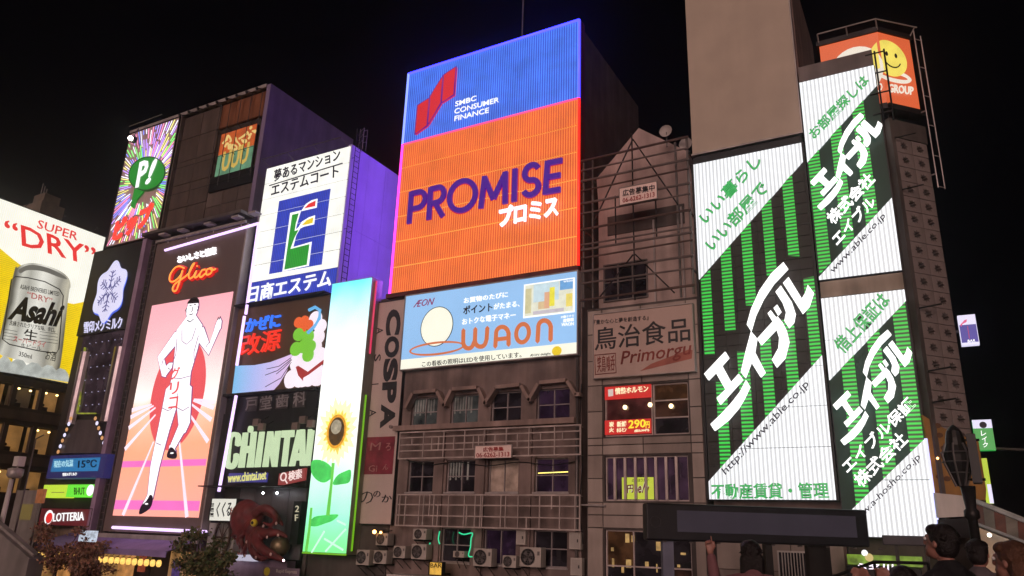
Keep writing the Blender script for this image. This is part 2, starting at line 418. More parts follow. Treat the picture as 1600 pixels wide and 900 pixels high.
bP = building('office_building', 'old grey brown office block with zigzag window hoods under the orange and blue neon sign', FW, -23.2, -13.35, 0, 16.5, 9, M_CONC, holes, th=.45)
fm = surf('window_frame_grey', (.34, .30, .30, 1), .5, .3, bump=0)
for k, (a, b) in enumerate(W1):
    window(bP, FW, a, b, z1a, z1b, 0, 2, 2, fm, [M_GLASS_G, M_GLASS_G, M_GLASS, M_GLASS_P][k], .22, .045)
for k, (a, b) in enumerate(W2):
    if k == 2: window(bP, FW, a, b, z2a, z2b, 0, 2, 1, fm, glassy('cream_curtain_behind_glass', (.3, .24, .2, 1), S(70, 56, 48), .4), .22, .045, M_LIGHTSTEEL)
    else: window(bP, FW, a, b, z2a, z2b, 0, 2, 2, fm, [M_GLASS, M_GLASS, None, M_GLASS_P][k], .22, .045, M_LIGHTSTEEL)
for k, (a, b) in enumerate(W3):
    window(bP, FW, a, b, z3a, z3b, 0, 2, 1 if k == 1 else 2, fm, [M_GLASS, M_GLASS_P, M_GLASS][k], .22, .045, M_LIGHTSTEEL)
# curtains hanging inside the two upper left windows
for (a, b), fr_ in ((W1[0], .55), (W1[1], .3), (W2[1], .25)):
    zz0, zz1 = (z1a, z1b) if (a, b) in W1 else (z2a, z2b)
    n_ = 9
    for k in range(n_):
        x = a + .08 + (b - a - .16) * k / n_
        if k / n_ > fr_ + .3 and k % 3: continue
        B(G().wb(FW, x, x + (b - a) / n_ * .55, zz0 + .55 + .1 * (k % 2), zz1 - .08, -.185, -.182 + .001 * (k % 2)), 'curtain_slat', glassy('curtain_reflection', (.2, .2, .19, 1), S(86, 86, 80), .3), bP)
# lit strip lamp in one window
B(G().tube([FW.w(W2[3][0] + .1, (z2a + z2b) / 2 + .1, -.17), FW.w(W2[3][1] - .1, (z2a + z2b) / 2 + .14, -.17)], .022, 6), 'strip_lamp', glow('yellow_strip_lamp', S(255, 235, 120), 2.0), bP)
# zigzag hoods: one bent trough over each window
hood_px = [[(635, 639), (647, 616), (681, 613), (693, 637)], [(694, 637), (707, 611), (745, 608), (757, 634)], [(758, 634), (775, 608), (812, 604), (826, 629)], [(827, 629), (843, 601), (884, 597), (898, 620), (906, 619)]]
for hp in hood_px:
    P = FW.pp(hp, .35); g = G()
    for (a, za), (b, zb) in zip(P[:-1], P[1:]):
        d = Vector((b - a, zb - za)).normalized(); nx, nz = -d.y * .17, d.x * .17
        g.prism(FW, [(a, za), (b, zb), (b + nx, zb + nz), (a + nx, za + nz)], .002, .42)
    B(g, 'window_hood', surf('hood_plaster', (.33, .24, .21, 1), .8, streak=.4), bP, bevel=.02)
B(G().wb(FW, -23.1, -13.5, FW.u(700, 672)[1], FW.u(700, 664)[1], .002, .5), 'ledge', surf('hood_plaster', (1, 1, 1, 1)), bP)
B(G().wb(FW, -23.2, -13.4, z3a - 1.0, z3a - .72, .002, .9), 'ledge', M_CONC_D, bP)
# piers between windows
g = G()
for a, b in zip(W2[:-1], W2[1:]): g.wb(FW, a[1] + .12, b[0] - .12, z3a - .6, z1a - .35, .004, .10)
B(g, 'pilaster', M_CONC, bP)
for px in (911,):
    pass
B(G().tube([(-13.5, 29.85, 0), (-13.5, 29.85, 12.2)], .07, 8), 'drain_pipe', M_STEEL, bP, smooth=True)
# railings (two lattice frames)
def lattice(name, label, W, corners, hz, vx, off, org):
    o = T(name, label, 'railing', W.w(corners[0], corners[2], off))
    s0, s1, z0, z1 = corners; g = G()
    B(G().wb(W, s0, s0 + .06, z0, z1, off - .03, off + .03).wb(W, s1 - .06, s1, z0, z1, off - .03, off + .03).wb(W, s0 + .06, s1 - .06, z1 - .06, z1, off - .03, off + .03).wb(W, s0 + .06, s1 - .06, z0, z0 + .06, off - .03, off + .03), 'rail_frame', M_RAIL, o)
    for f in hz: z = z0 + (z1 - z0) * f; B(G().wb(W, s0 + .06, s1 - .06, z - .025, z + .025, off - .02, off + .02), 'cross_rail', M_RAIL, o)
    for f, b, t in vx: x = s0 + (s1 - s0) * f; B(G().wb(W, x - .022, x + .022, z0 + .062 + (z1 - z0 - .124) * b, z0 + .062 + (z1 - z0 - .124) * t, off - .03 if b == 0 and t == 1 else off - .028, off + .032), 'baluster', M_RAIL, o)
    g = G()
    for f in (.02, .25, .5, .75, .98):
        x = s0 + (s1 - s0) * f; g.wb(W, x - .02, x + .02, z0 + .02, z0 + .055, .002, off - .03); g.wb(W, x - .02, x + .02, z1 - .055, z1 - .02, .002, off - .03)
    B(g, 'bracket', M_RAIL, o)
    return o
M_RAIL = surf('rail_paint', (.52, .44, .41, 1), .5, .2, bump=0)
zr1, zr0 = FW.u(700, 672, .6)[1], FW.u(700, 716, .6)[1]
lattice('lattice_railing', 'upper lattice railing of the grey office block, behind the small red numbered notice', FW, (FW.u(624, 690, .6)[0], FW.u(908, 690, .6)[0], zr0, zr1), (.3, .52, .78),
        [(.15, 0, 1), (.27, 0, 1), (.39, 0, 1), (.5, 0, 1), (.62, 0, 1), (.74, 0, 1), (.87, 0, 1), (.08, .52, .78), (.2, .3, .78), (.24, .3, .78), (.33, .3, .78), (.44, .3, .78), (.47, .3, .78), (.56, .52, .78), (.68, .3, .78), (.8, .52, .78), (.91, .52, .78)], .6, None)
zr1, zr0 = FW.u(700, 772, .6)[1], FW.u(700, 824, .6)[1]
lattice('lattice_railing', 'lower lattice railing of the grey office block, above the air conditioners', FW, (FW.u(619, 800, .6)[0], FW.u(907, 800, .6)[0], zr0, zr1), (.34, .67),
        [(.02, 0, 1), (.055, 0, 1), (.14, 0, 1), (.165, 0, 1), (.2, .34, 1), (.225, 0, 1), (.25, .0, .7), (.31, 0, 1), (.4, 0, 1), (.415, 0, .67), (.46, 0, 1), (.49, 0, 1), (.5, 0, 1), (.6, 0, 1), (.625, 0, 1), (.69, 0, 1), (.735, 0, .34), (.8, 0, 1), (.86, .6, 1), (.9, 0, 1), (.975, 0, 1)], .6, None)

# ---- gabled building behind a pipe frame
M_TILE = surf('beige_stone_panel', (.36, .30, .265, 1), .7, var=.15, streak=.25)
M_TILE2 = surf('beige_stone_panel_dull', (.31, .255, .225, 1), .7, var=.2, streak=.3)
GA = [FW.u(945, 672), FW.u(1015, 597)]
hx0, hx1 = FW.u(944, 640)[0], FW.u(1076, 640)[0]
hz = [(FW.u(1010, 680)[1], FW.u(1010, 600)[1]), (FW.u(1010, 783)[1], FW.u(1010, 712)[1]), (2.3, FW.u(1010, 829)[1])]
hx = [(hx0, hx1), (FW.u(945, 750)[0], FW.u(1076, 750)[0]), (FW.u(945, 850)[0], FW.u(1080, 850)[0])]
holesJ = [(hx[i][0], hx[i][1], hz[i][0], hz[i][1]) for i in range(3)]
bJ = building('gabled_building', 'narrow beige building with a pointed gable top behind a pipe frame', FW, -13.1, -8.1, 0, 14.4, 8, M_CONC_D, holesJ, th=.35)
xs_ = [-13.06, hx[0][0] - .06, (hx[0][0] + hx[0][1]) / 2 - .1, hx[0][1] + .06, -8.12]
zs_ = sorted([.2, 1.2, hz[2][0], hz[2][1] + .06, (hz[2][1] + hz[1][0]) / 2, hz[1][0] - .06, hz[1][1] + .06, hz[0][0] - .06, hz[0][1] + .06, 12.0, 13.2, 14.3, (hz[1][0] + hz[1][1]) / 2, (hz[0][0] + hz[0][1]) / 2, (hz[1][1] + hz[0][0]) / 2 + .05])
for a_, b_ in zip(xs_[:-1], xs_[1:]):
    for c_, d_ in zip(zs_[:-1], zs_[1:]):
        if d_ - c_ < .15: continue
        if any((a_ + b_) / 2 > h[0] and (a_ + b_) / 2 < h[1] and (c_ + d_) / 2 > h[2] and (c_ + d_) / 2 < h[3] for h in holesJ): continue
        B(G().wb(FW, a_ + .022, b_ - .022, c_ + .022, d_ - .022, .004, .05 + random.uniform(0, .008)), 'stone_panel', random.choice([M_TILE, M_TILE, M_TILE2]), bJ)
B(G().prism(FW, [(-12.95, 14.4), (-8.3, 14.4), (-8.3, 19.9), (FW.u(1073, 236, -1)[0], FW.u(1073, 236, -1)[1]), FW.u(998, 200, -1), FW.u(932, 279, -1), (-12.95, 19.9)], -6.0, -1.0), 'gable_wall', surf('gable_render', (.44, .34, .31, 1), .8, streak=.3), bJ)
a = FW.u(950, 363, -1); b = FW.u(1070, 340, -1)
B(G().wb(FW, a[0], b[0], a[1] - .2, a[1] + .75, -1, -.94), 'dark_band', M_CONC_D, bJ)
a = FW.u(944, 470, -1); b = FW.u(1012, 405, -1)
window(bJ, FW, a[0], b[0], a[1] - .1, b[1], -.75, 3, 2, M_STEEL, [M_GLASS, M_GLASS, M_GLASS], .22, .06)
B(G().tube([FW.w(b[0] + .35, 14.5, -.9), FW.w(b[0] + .35, 18.6, -.9)], .05, 6).tube([FW.w(-8.9, 14.5, -.9), FW.w(-8.9, 19, -.9)], .05, 6), 'drain_pipe', M_LIGHTSTEEL, bJ)
sc = T('pipe_scaffold', 'rusty steel pipe frame for a billboard in front of the pointed gable', 'scaffold', (-10.6, 29.6, 14.4))
for i, x in enumerate((-13.1, -12.75, -8.75, -8.15)):
    B(G().bar((x, 29.6 + .25 * (i in (1, 2)), 14.4), (x, 29.6 + .25 * (i in (1, 2)), 21.7), .055, 6), 'post', M_STEEL, sc)
for k, z in enumerate((14.7, 15.5, 16.05, 16.7, 17.1, 17.35, 18.1, 18.9, 19.4, 20.05, 20.55, 21.1, 21.6)):
    B(G().bar((-13.2, 29.5, z), (-8.05, 29.5, z + (0.0 if k % 3 else .05)), .042 if k % 2 else .055, 6), 'rail', surf('rusty_pipe', (.13, .085, .075, 1), .6, .3) if k % 3 == 0 else surf('dull_pipe', (.22, .18, .17, 1), .5, .4), sc)
for p, q in (((-12.6, 14.6), (-10.8, 16.6)), ((-9.0, 14.6), (-10.7, 16.6)), ((-12.6, 18.6), (-10.7, 22.3)), ((-8.7, 18.6), (-10.7, 22.3)), ((-10.75, 14.5), (-10.75, 22.6)), ((-11.6, 17.2), (-11.6, 19.6)), ((-9.7, 17.2), (-9.7, 19.6))):
    B(G().bar((p[0], 29.75, p[1]), (q[0], 29.75, q[1]), .035, 6), 'brace', M_DARKMETAL, sc)
g = G()
for z in (15.5, 18.1, 21.1):
    for x in (-13.1, -8.15): g.bar((x, 29.6, z), (x, 30.98, z), .04, 6)
B(g, 'tie', M_STEEL, sc, kind='stuff')
for lab, (px, py, d) in (('round white satellite dish on the top rail of the pipe frame', (1041, 206, 0)), ('lower round white satellite dish at the right end of the pipe frame', (1072, 226, .1))):
    c = FW.u(px, py, .1)
    o = T('satellite_dish', lab, 'satellite dish', (c[0], 29.9, c[1] - .5), 'satellite dishes on the pipe frame')
    vs = G()
    for rr, yy in ((.30, 0), (.24, .07), (.12, .12)): vs.v += [Vector((c[0] + rr * math.cos(t * math.pi / 6), 29.8 + yy, c[1] + rr * math.sin(t * math.pi / 6))) for t in range(12)]
    for i in range(2):
        for k in range(12): vs.f.append((i * 12 + k, i * 12 + (k + 1) % 12, (i + 1) * 12 + (k + 1) % 12, (i + 1) * 12 + k))
    vs.f.append(tuple(range(24, 36))); B(vs, 'dish', surf('dish_white', (.5, .45, .43, 1), .5), o, smooth=True)
    B(G().bar((c[0], 29.93, c[1]), (c[0], 29.93, c[1] - .75), .03, 6), 'mast', M_STEEL, o)

# ---- building behind the green diagonal sign and the blank board
bG = T('tall_building', 'tall dark building standing behind the blank beige board and the wide green striped sign', 'building', (-5.7, 34, 0))
B(G().box(-8.0, -3.36, 30.6, 38, 0, 30.4), 'wall', surf('rosy_brown_wall', (.20, .14, .125, 1), .8, streak=.3), bG)
B(G().box(-7.9, -3.45, 30.1, 30.6, 20.5, 20.9), 'ledge', M_BLACK, bG)
tiles(bG, FW, -7.95, -3.45, 0, 5.6, 5, 3, -.6, .12, [M_TILE, M_TILE2], .03, 'stone_panel')

# ---- corner tower with star screens
M_TOWER = surf('tower_brown', (.085, .07, .064, 1), .8, streak=.4)
bT = T('corner_tower', 'brown corner tower clad with square star pierced screens on its cut corner', 'building', (0, 31, 0))
B(G().box(-3.3, -.25, 30.35, 37, 0, 20.8), 'wall', M_TOWER, bT)
B(G().wb(CW, -.35, 1.75, 0, 20.75, -5, -.3), 'corner_wall', M_TOWER, bT)
# star screens: square concrete blocks with a star hole, two columns
def star_block(g, W, s0, s1, z0, z1, o0, o1):
    cx, cz = (s0 + s1) / 2, (z0 + z1) / 2; R1, R2 = (s1 - s0) * .27, (s1 - s0) * .15
    st = [(cx + (R1 if k % 2 == 0 else R2) * math.cos(k * math.pi / 8), cz + (R1 if k % 2 == 0 else R2) * math.sin(k * math.pi / 8)) for k in range(16)]
    sq = []
    for k in range(16):
        a = k * math.pi / 8; c, s = math.cos(a), math.sin(a); m = max(abs(c), abs(s))
        sq.append((cx + c / m * (s1 - s0) / 2, cz + s / m * (z1 - z0) / 2))
    vs = [W.w(a, b, o1) for a, b in st] + [W.w(a, b, o1) for a, b in sq] + [W.w(a, b, o0) for a, b in st] + [W.w(a, b, o0) for a, b in sq]; fs = []
    for k in range(16):
        j = (k + 1) % 16; fs.append((k, 16 + k, 16 + j, j)); fs.append((16 + k, 48 + k, 48 + j, 16 + j)); fs.append((32 + k, k, j, 32 + j))
    g.add(vs, fs)
M_STAR = surf('screen_block', (.19, .155, .145, 1), .85, streak=.35)
tl = CW.u(1408, 216); tr = CW.u(1447, 224); bl_ = CW.u(1486, 680)
s_a, s_b = CW.u(1402, 235)[0], CW.u(1451, 243)[0]
ztop = CW.u(1425, 216)[1]; rowpx = [(1424, 230), (1428, 253), (1432, 277)]
zA = CW.u(1426, 231)[1]; zB = CW.u(1493, 600)[1]
nrow = 16; dz = (zA - zB) / 15.0
src = None; wcol = (s_b - s_a) / 2
for j in range(22):
    for i in range(2):
        a = s_a + i * wcol; c = zA - dz * (j + .5)
        if c < 4: continue
        if src is None:
            g = G(); star_block(g, CW, a + .012, a + wcol - .012, c + .012, c + dz - .012, -.25, -.02); src = (B(g, 'star_block', M_STAR, bT), a, c)
        else: inst(src[0], 'star_block', bT, CW.d * (a - src[1]) + Vector((0, 0, c - src[2])) + CW.n * random.uniform(0, .01))
print('TOWER', s_a, s_b, ztop, zA, zB, dz)
B(G().wb(CW, s_a - .05, s_b + .06, zA + dz / 2 + .02, 20.7, -.28, 0), 'corner_panel', M_TOWER, bT)
B(G().wb(CW, s_a - .22, s_a - .04, 2, 20.7, -.28, .03), 'corner_pier', M_TOWER, bT)
g = G()
for z in (9.5, 10.6, 12.9, 17.6, 19.8): B(G().bar(CW.w(s_a - .1, z, .05), CW.w(s_a + .5, z + .12, .5), .03), 'bracket_arm', M_DARKMETAL, bT)
# cage ladder on the right edge of the tower top
lad = T('cage_ladder', 'pale steel cage ladder on the right edge of the corner tower top', 'ladder', CW.w(s_b + .2, 18, 0))
for dx in (0, .34):
    B(G().tube([CW.w(s_b + .12 + dx, 18.0, .1), CW.w(s_b + .12 + dx, 25.2 - dx * .5, .1)], .026, 6), 'rail', M_LIGHTSTEEL, lad)
for k in range(6):
    z = 18.05 + k * 1.35; B(G().bar(CW.w(s_b + .12, z, .1), CW.w(s_b + .46, z, .1), .02, 6), 'rung', M_LIGHTSTEEL, lad)
g = G()
for z in (18.6, 21.4): g.bar(CW.w(s_b + .12, z, .08), CW.w(s_b + .02, z, -.3), .03, 6)
B(g, 'bracket', M_LIGHTSTEEL, lad)

# ---- building across the side street under the beer sign
zs = [AW.u(50, y)[1] for y in (604, 640, 660, 706, 724, 792)]
sL, sR = 22.0, AW.u(165, 370)[0]
rowz = [(AW.u(40, 638)[1], AW.u(40, 602)[1]), (AW.u(40, 708)[1], AW.u(40, 664)[1]), (AW.u(40, 772)[1], AW.u(40, 735)[1])]
cols = [(25.6, 28.2), (28.6, 30.0), (30.15, 31.9)]
cols = []
s = 22.6
while s < sR - 1.0:
    cols.append((s, min(s + 1.9, sR - .3))); s += 2.25
holesA = [(a, b, z0, z1) for a, b in cols for z0, z1 in rowz]
bAs = building('office_building', 'dark office building with warm lit windows below the beer billboard', AW, sL, sR, 0, 15.7, 9, surf('dark_brown_tile_wall', (.055, .042, .036, 1), .7), holesA, th=.4)
M_ROOM = glow('warm_glow_room_wall', S(140, 98, 50), .7, var=.5, scale=1.2, base=.3)  # room light is put into the back walls as their own glow
M_ROOMD = glow('dim_glow_room_wall', S(60, 44, 30), .5, var=.6, scale=1.2, base=.2)
fa = surf('brown_window_frame', (.12, .09, .07, 1), .5)
for ci, (a, b) in enumerate(cols):
    for ri, (z0, z1) in enumerate(rowz):
        g = G(); f = .05
        g.wb(AW, a, a + f, z0, z1, -.3, -.2).wb(AW, b - f, b, z0, z1, -.3, -.2).wb(AW, a + f, b - f, z0, z0 + f, -.3, -.2).wb(AW, a + f, b - f, z1 - f, z1, -.3, -.2)
        if ci % 3 == 1: g.wb(AW, (a + b) / 2 - .03, (a + b) / 2 + .03, z0 + f, z1 - f, -.3, -.21)
        w = B(g, 'window', fa, bAs)
        B(G().wb(AW, a + .01, b - .01, z0 + .01, z1 - .01, -1.5, -1.4), 'room_wall', M_ROOM if (ci + ri) % 4 != 1 else M_ROOMD, w)
        if (ci * 2 + ri) % 3 != 2:
            B(G().ball((-65 - .8, a + .5, z1 - .22), .11, 8, 5, sz=.7).ball((-65 - .8, b - .45, z1 - .25), .11, 8, 5, sz=.7), 'ceiling_lamp', G_WARM, w)
        B(G().wb(AW, a + .2, a + .9, z0 + .02, z0 + .45, -1.1, -.8).ball((-65 - .9, a + .5, z0 + .6), .14, 6, 4), 'chair', M_BLACK, w)
B(G().wb(AW, sL, sR, rowz[0][0] - 1.0, rowz[0][0] - .25, .002, .14).wb(AW, sL, sR, rowz[1][0] - .95, rowz[1][0] - .25, .002, .14), 'spandrel', surf('spandrel_brown', (.10, .075, .06, 1), .7), bAs)
# rooftop plant behind the beer sign
o = T('rooftop_tank', 'dim beige rooftop housing with three antennas above the beer billboard', 'rooftop unit', (-72, 36, 26))
c = ray_at(62, 330, 38)
B(G().box(c.x - 2.2, c.x + 1.6, 37.2, 39.5, 15.5, c.z + .6).box(c.x - .9, c.x + 1.0, 37.6, 39.2, c.z + .6, c.z + 1.7), 'housing', surf('dim_beige', (.16, .13, .10, 1), .8), o)
for k in range(3): B(G().bar((c.x - .6 + .5 * k, 38, c.z + 1.6), (c.x - .6 + .5 * k, 38, c.z + 3.2 - .4 * k), .04), 'antenna', M_STEEL, o)

# ============================================================ SIGNS
def sign(name, label, W, s0, s1, z0, z1, o0, o1, mat, frame=None, cat='sign', rim=.0, rimmat=None, body='cabinet'):
    o = T(name, label, cat, W.w((s0 + s1) / 2, z0, o0))
    B(G().wb(W, s0, s1, z0, z1, o0, o1), body, mat, o)
    if rim:
        e = o1 + .06
        B(G().wb(W, s0 - rim, s0, z0 - rim, z1 + rim, o0, e).wb(W, s1, s1 + rim, z0 - rim, z1 + rim, o0, e).wb(W, s0, s1, z1, z1 + rim, o0, e).wb(W, s0, s1, z0 - rim, z0, o0, e), 'frame', rimmat or M_DARKMETAL, o)
    return o
def shape(o, W, pts, off, mat, name='graphic', depth=.03, label=None):
    return B(G().prism(W, W.pp(pts, off), off - depth, off), name, mat, o, label=label)
def neon(o, W, pts, off, mat, r=.05, name='neon_tube', px=True, closed=False):
    P = W.pp(pts, off) if px else pts
    return B(G().tube([W.w(a, z, off) for a, z in P], r, 8, closed), name, mat, o, smooth=True)
def ell(c, rx, rz, n=28, a0=0, a1=2 * math.pi): return [(c[0] + rx * math.cos(a0 + (a1 - a0) * k / n), c[1] + rz * math.sin(a0 + (a1 - a0) * k / n)) for k in range(n)]
def ring(W, c, rx, rz, w, off, depth, n=32):
    g = G(); vs = []
    for o in (off, off - depth):
        for k in (0, 1):
            vs += [W.w(c[0] + (rx - w * k) * math.cos(t * 2 * math.pi / n), c[1] + (rz - w * k) * math.sin(t * 2 * math.pi / n), o) for t in range(n)]
    fs = []
    for t in range(n):
        u = (t + 1) % n; fs += [(t, u, n + u, n + t), (2 * n + t, 3 * n + t, 3 * n + u, 2 * n + u), (t, 2 * n + t, 2 * n + u, u), (n + t, n + u, 3 * n + u, 3 * n + t)]
    return g.add(vs, fs)
E_WHITE = glow('lit_white', (1, 1, 1, 1), 1.15, var=.04)
E_RED = glow('lit_red', S(226, 42, 40), 1.1)
E_GREEN = glow('lit_green', S(20, 190, 70), 1.0)
E_LETG = surf('green_letter', (.02, .30, .09, 1), .4, bump=0, streak=0)
E_BLUE = glow('lit_blue', S(60, 95, 225), 1.0)
P_NAVY = surf('print_navy', (.02, .015, .05, 1), .5, bump=0, streak=0)
P_BLACK = surf('print_black', (.008, .008, .012, 1), .5, bump=0, streak=0)

# ---------- beer billboard (flank wall)
zt = AW.u(60, 333)[1]; zb = AW.u(60, 589)[1]; sr = AW.u(165, 370)[0]
zt = (AW.u(0, 312)[1] + AW.u(165, 370)[1]) / 2; zb = (AW.u(108, 598)[1] + AW.u(0, 580)[1]) / 2
sgn = T('billboard', 'huge lit white and yellow billboard showing a silver beer can', 'billboard', AW.w(30, zb, 0))
B(G().wb(AW, 22.5, sr + .1, zb - .1, zt + .1, -1.2, -.02), 'cabinet', M_DARKMETAL, sgn)
m_aw = glow('lit_cream_white', S(255, 253, 240), 1.1, var=.05, stripe=(1, .16, .86, None))
m_ay = glow('lit_yellow', S(252, 216, 10), 1.0, var=.08, stripe=(2, .16, .80, None))
for i, (a, b) in enumerate(zip(lin(22.5, sr, 9)[:-1], lin(22.5, sr, 9)[1:])):
    B(G().wb(AW, a + .012, b - .012, zb, zt, -.02, .03), 'sign_panel', m_aw, sgn)
ml = AW.pp([(0, 388), (20, 405), (40, 420), (52, 430)], .06)
B(G().prism(AW, [(22.5, ml[0][1] + 1.2)] + ml + [(ml[-1][0], zb), (22.5, zb)], .032, .06), 'yellow_field', m_ay, sgn)
ml = AW.pp([(90, 470), (115, 475), (139, 470)], .06)
B(G().prism(AW, ml + [(sr, ml[-1][1]), (sr, zb), (ml[0][0], zb)], .032, .06), 'yellow_field', m_ay, sgn)
ice = [(0, 562), (6, 556), (13, 559), (18, 566), (26, 561), (36, 563), (42, 571), (50, 566), (60, 568), (66, 575), (74, 570), (82, 572), (88, 579), (94, 575), (102, 578), (107, 585), (108, 597), (0, 580)]
B(G().prism(AW, [(22.5, zb + 1.5)] + AW.pp(ice, .2) + [(22.5, zb)], .062, .2), 'ice_print', glow('lit_ice', S(186, 190, 184), .9, var=.25, scale=1.6), sgn)
can = [(22, 428), (28, 418), (45, 411), (70, 414), (95, 424), (108, 436), (110, 448), (107, 462), (96, 560), (88, 578), (60, 572), (20, 560), (0, 553), (-2, 540)]
def sm2(P, k=4, closed=True):
    n = len(P); Q = []
    for i in range(n if closed else n - 1):
        g_ = (lambda j: Vector(P[j % n])) if closed else (lambda j: Vector(P[max(0, min(n - 1, j))]))
        p0, p1, p2, p3 = g_(i - 1), g_(i), g_(i + 1), g_(i + 2)
        for t in [j / k for j in range(k)]: Q.append(tuple(.5 * ((2 * p1) + (p2 - p0) * t + (2 * p0 - 5 * p1 + 4 * p2 - p3) * t * t + (3 * p1 - p0 - 3 * p2 + p3) * t ** 3)))
    if not closed: Q.append(tuple(P[-1]))
    return Q
cp = sm2(AW.pp(can, .14)); s0_, s1_ = min(p[0] for p in cp) - 30, max(p[0] for p in cp) - 30
m_can = screen('silver_can', 1, AW.u(5, 500)[0] - 30, AW.u(106, 500)[0] - 30, [(0, S(90, 88, 80)), (.1, S(210, 208, 196)), (.22, S(172, 170, 160)), (.42, S(236, 234, 224)), (.62, S(206, 203, 192)), (.76, S(150, 147, 136)), (.86, S(196, 190, 170)), (1, S(84, 80, 70))], 1.0)
B(G().prism(AW, cp, .062, .14), 'can_print', m_can, sgn)
shape(sgn, AW, sm2([(30, 421), (46, 414), (70, 417), (94, 427), (105, 436), (92, 433), (68, 424), (44, 422), (32, 427)]), .16, glow('can_rim_dark', S(120, 118, 110), .7), 'can_rim', .015)
fr = [(18, 437), (24, 432), (44, 434), (70, 440), (93, 452), (99, 462), (92, 545), (88, 552), (60, 548), (15, 538), (4, 530)]
P = AW.pp(fr, .18); B(G().tube([AW.w(a, z, .17) for a, z in P], .045, 5, True), 'label_border', P_BLACK, sgn)
text('SUPER', sgn, E_RED, AW, (57, 356), (120, 376), (60, 343), .08, .04, .012, name='lettering')
text('“DRY”', sgn, E_RED, AW, (8, 376), (151, 418), (6, 342), .08, .04, .03, name='lettering')
text('ASAHI BREWERIES LIMITED', sgn, P_BLACK, AW, (31, 451), (92, 463), (32, 444), .15, .02, .005)
text('“DRY”', sgn, glow('lit_dark_red', S(190, 60, 60), .8), AW, (42, 464), (81, 475), (43, 455), .15, .02, .01)
text('Asahi', sgn, P_BLACK, AW, (11, 499), (88, 511), (28, 462), .16, .03, .10, res=5)
text('洗練されたクリアな味、辛口。', sgn, P_BLACK, AW, (14, 508), (86, 520), (15, 500), .15, .02, .005)
text('生', sgn, P_BLACK, AW, (36, 530), (58, 534), (38, 513), .15, .02, .02)
text('スーパードライ', sgn, glow('lit_dark_red', (1, 1, 1, 1)), AW, (20, 533), (70, 543), (22, 524), .15, .02, .02)
text('生ビール', sgn, P_BLACK, AW, (32, 543), (64, 548), (33, 536), .15, .02)
text('350ml', sgn, P_BLACK, AW, (29, 556), (49, 561), (30, 549), .15, .02, .01)
text('お酒', sgn, P_BLACK, AW, (70, 562), (86, 565), (73, 547), .15, .02)
for k in range(4):
    for (xa, xb) in ((5, 27), (62, 90)):
        a = AW.u(xa, 514 + k * 5 + (4 if xa > 30 else 0), .15); b = AW.u(xb, 515 + k * 5 + (7 if xa > 30 else 3), .15)
        B(G().tube([AW.w(a[0], a[1], .16), AW.w(b[0], b[1], .16)], .018, 4), 'small_print_line', P_BLACK, sgn)
g = G()
for y in (22.6, 25, 28, 31, 34, 37): g.bar((-65 + .03, y, zt + .1), (-64.3, y, zt + .35), .03); g.ball((-64.3, y, zt + .33), .09, 6, 4)
B(g, 'lamp_arm', M_DARKMETAL, sgn)

# ---------- snow crystal tower
sgn = sign('tower_sign', 'black sign with a white snow crystal crest and white katakana on the corner building', FW, -51.4, -45.3, 16.9, 23.1, .02, .25, M_BLACK, body='backing_board')
cc = FW.u(172, 455, .3)
def crest(R, k=.10): return [(cc[0] + R * (1 + k * math.cos(6 * t)) * math.cos(t + math.pi / 6) * .86, cc[1] + 1.1 * R * (1 + k * math.cos(6 * t)) * math.sin(t + math.pi / 6)) for t in [2 * math.pi * i / 60 for i in range(60)]]
lp = [(a + .04, z - .16) for a, z in crest(1.82)]
B(G().prism(FW, lp, .26, .30), 'crest_shadow', E_BLUE, sgn)
B(G().prism(FW, crest(1.86), .30, .33), 'crest_rim', glow('lit_lavender', S(222, 220, 255), 1.0), sgn)
B(G().prism(FW, crest(1.70), .33, .36), 'crest_field', glow('lit_pale_lavender', S(226, 222, 252), 1.0), sgn)
g = G(); mo = .37
for k in range(6):
    a = math.pi / 6 + k * math.pi / 3; ux, uz = math.cos(a) * .86, math.sin(a) * 1.1; vx, vz = -math.sin(a), math.cos(a)
    g.tube([FW.w(cc[0] + ux * .15, cc[1] + uz * .15, mo), FW.w(cc[0] + ux * 1.35, cc[1] + uz * 1.35, mo)], .035, 5)
    for r, l in ((.62, .28), (.9, .36), (1.15, .26)):
        for sg in (-1, 1): g.tube([FW.w(cc[0] + ux * r, cc[1] + uz * r, mo), FW.w(cc[0] + ux * (r + .18) + vx * l * sg, cc[1] + uz * (r + .18) + vz * l * sg, mo)], .03, 5)
st = [(cc[0] + (.55 if k % 2 == 0 else .28) * math.cos(k * math.pi / 6 + .5), cc[1] + (.55 if k % 2 == 0 else .28) * math.sin(k * math.pi / 6 + .5)) for k in range(12)]
g.tube([FW.w(a, z, mo) for a, z in st], .035, 5, True)
B(g, 'crystal_lines', glow('deep_lavender', S(90, 90, 170), .6), sgn)
text('雪印メグミルク', sgn, glow('lit_lavender', (1, 1, 1, 1)), FW, (131, 521), (191, 513), (132, 503), .27, .04, .03)
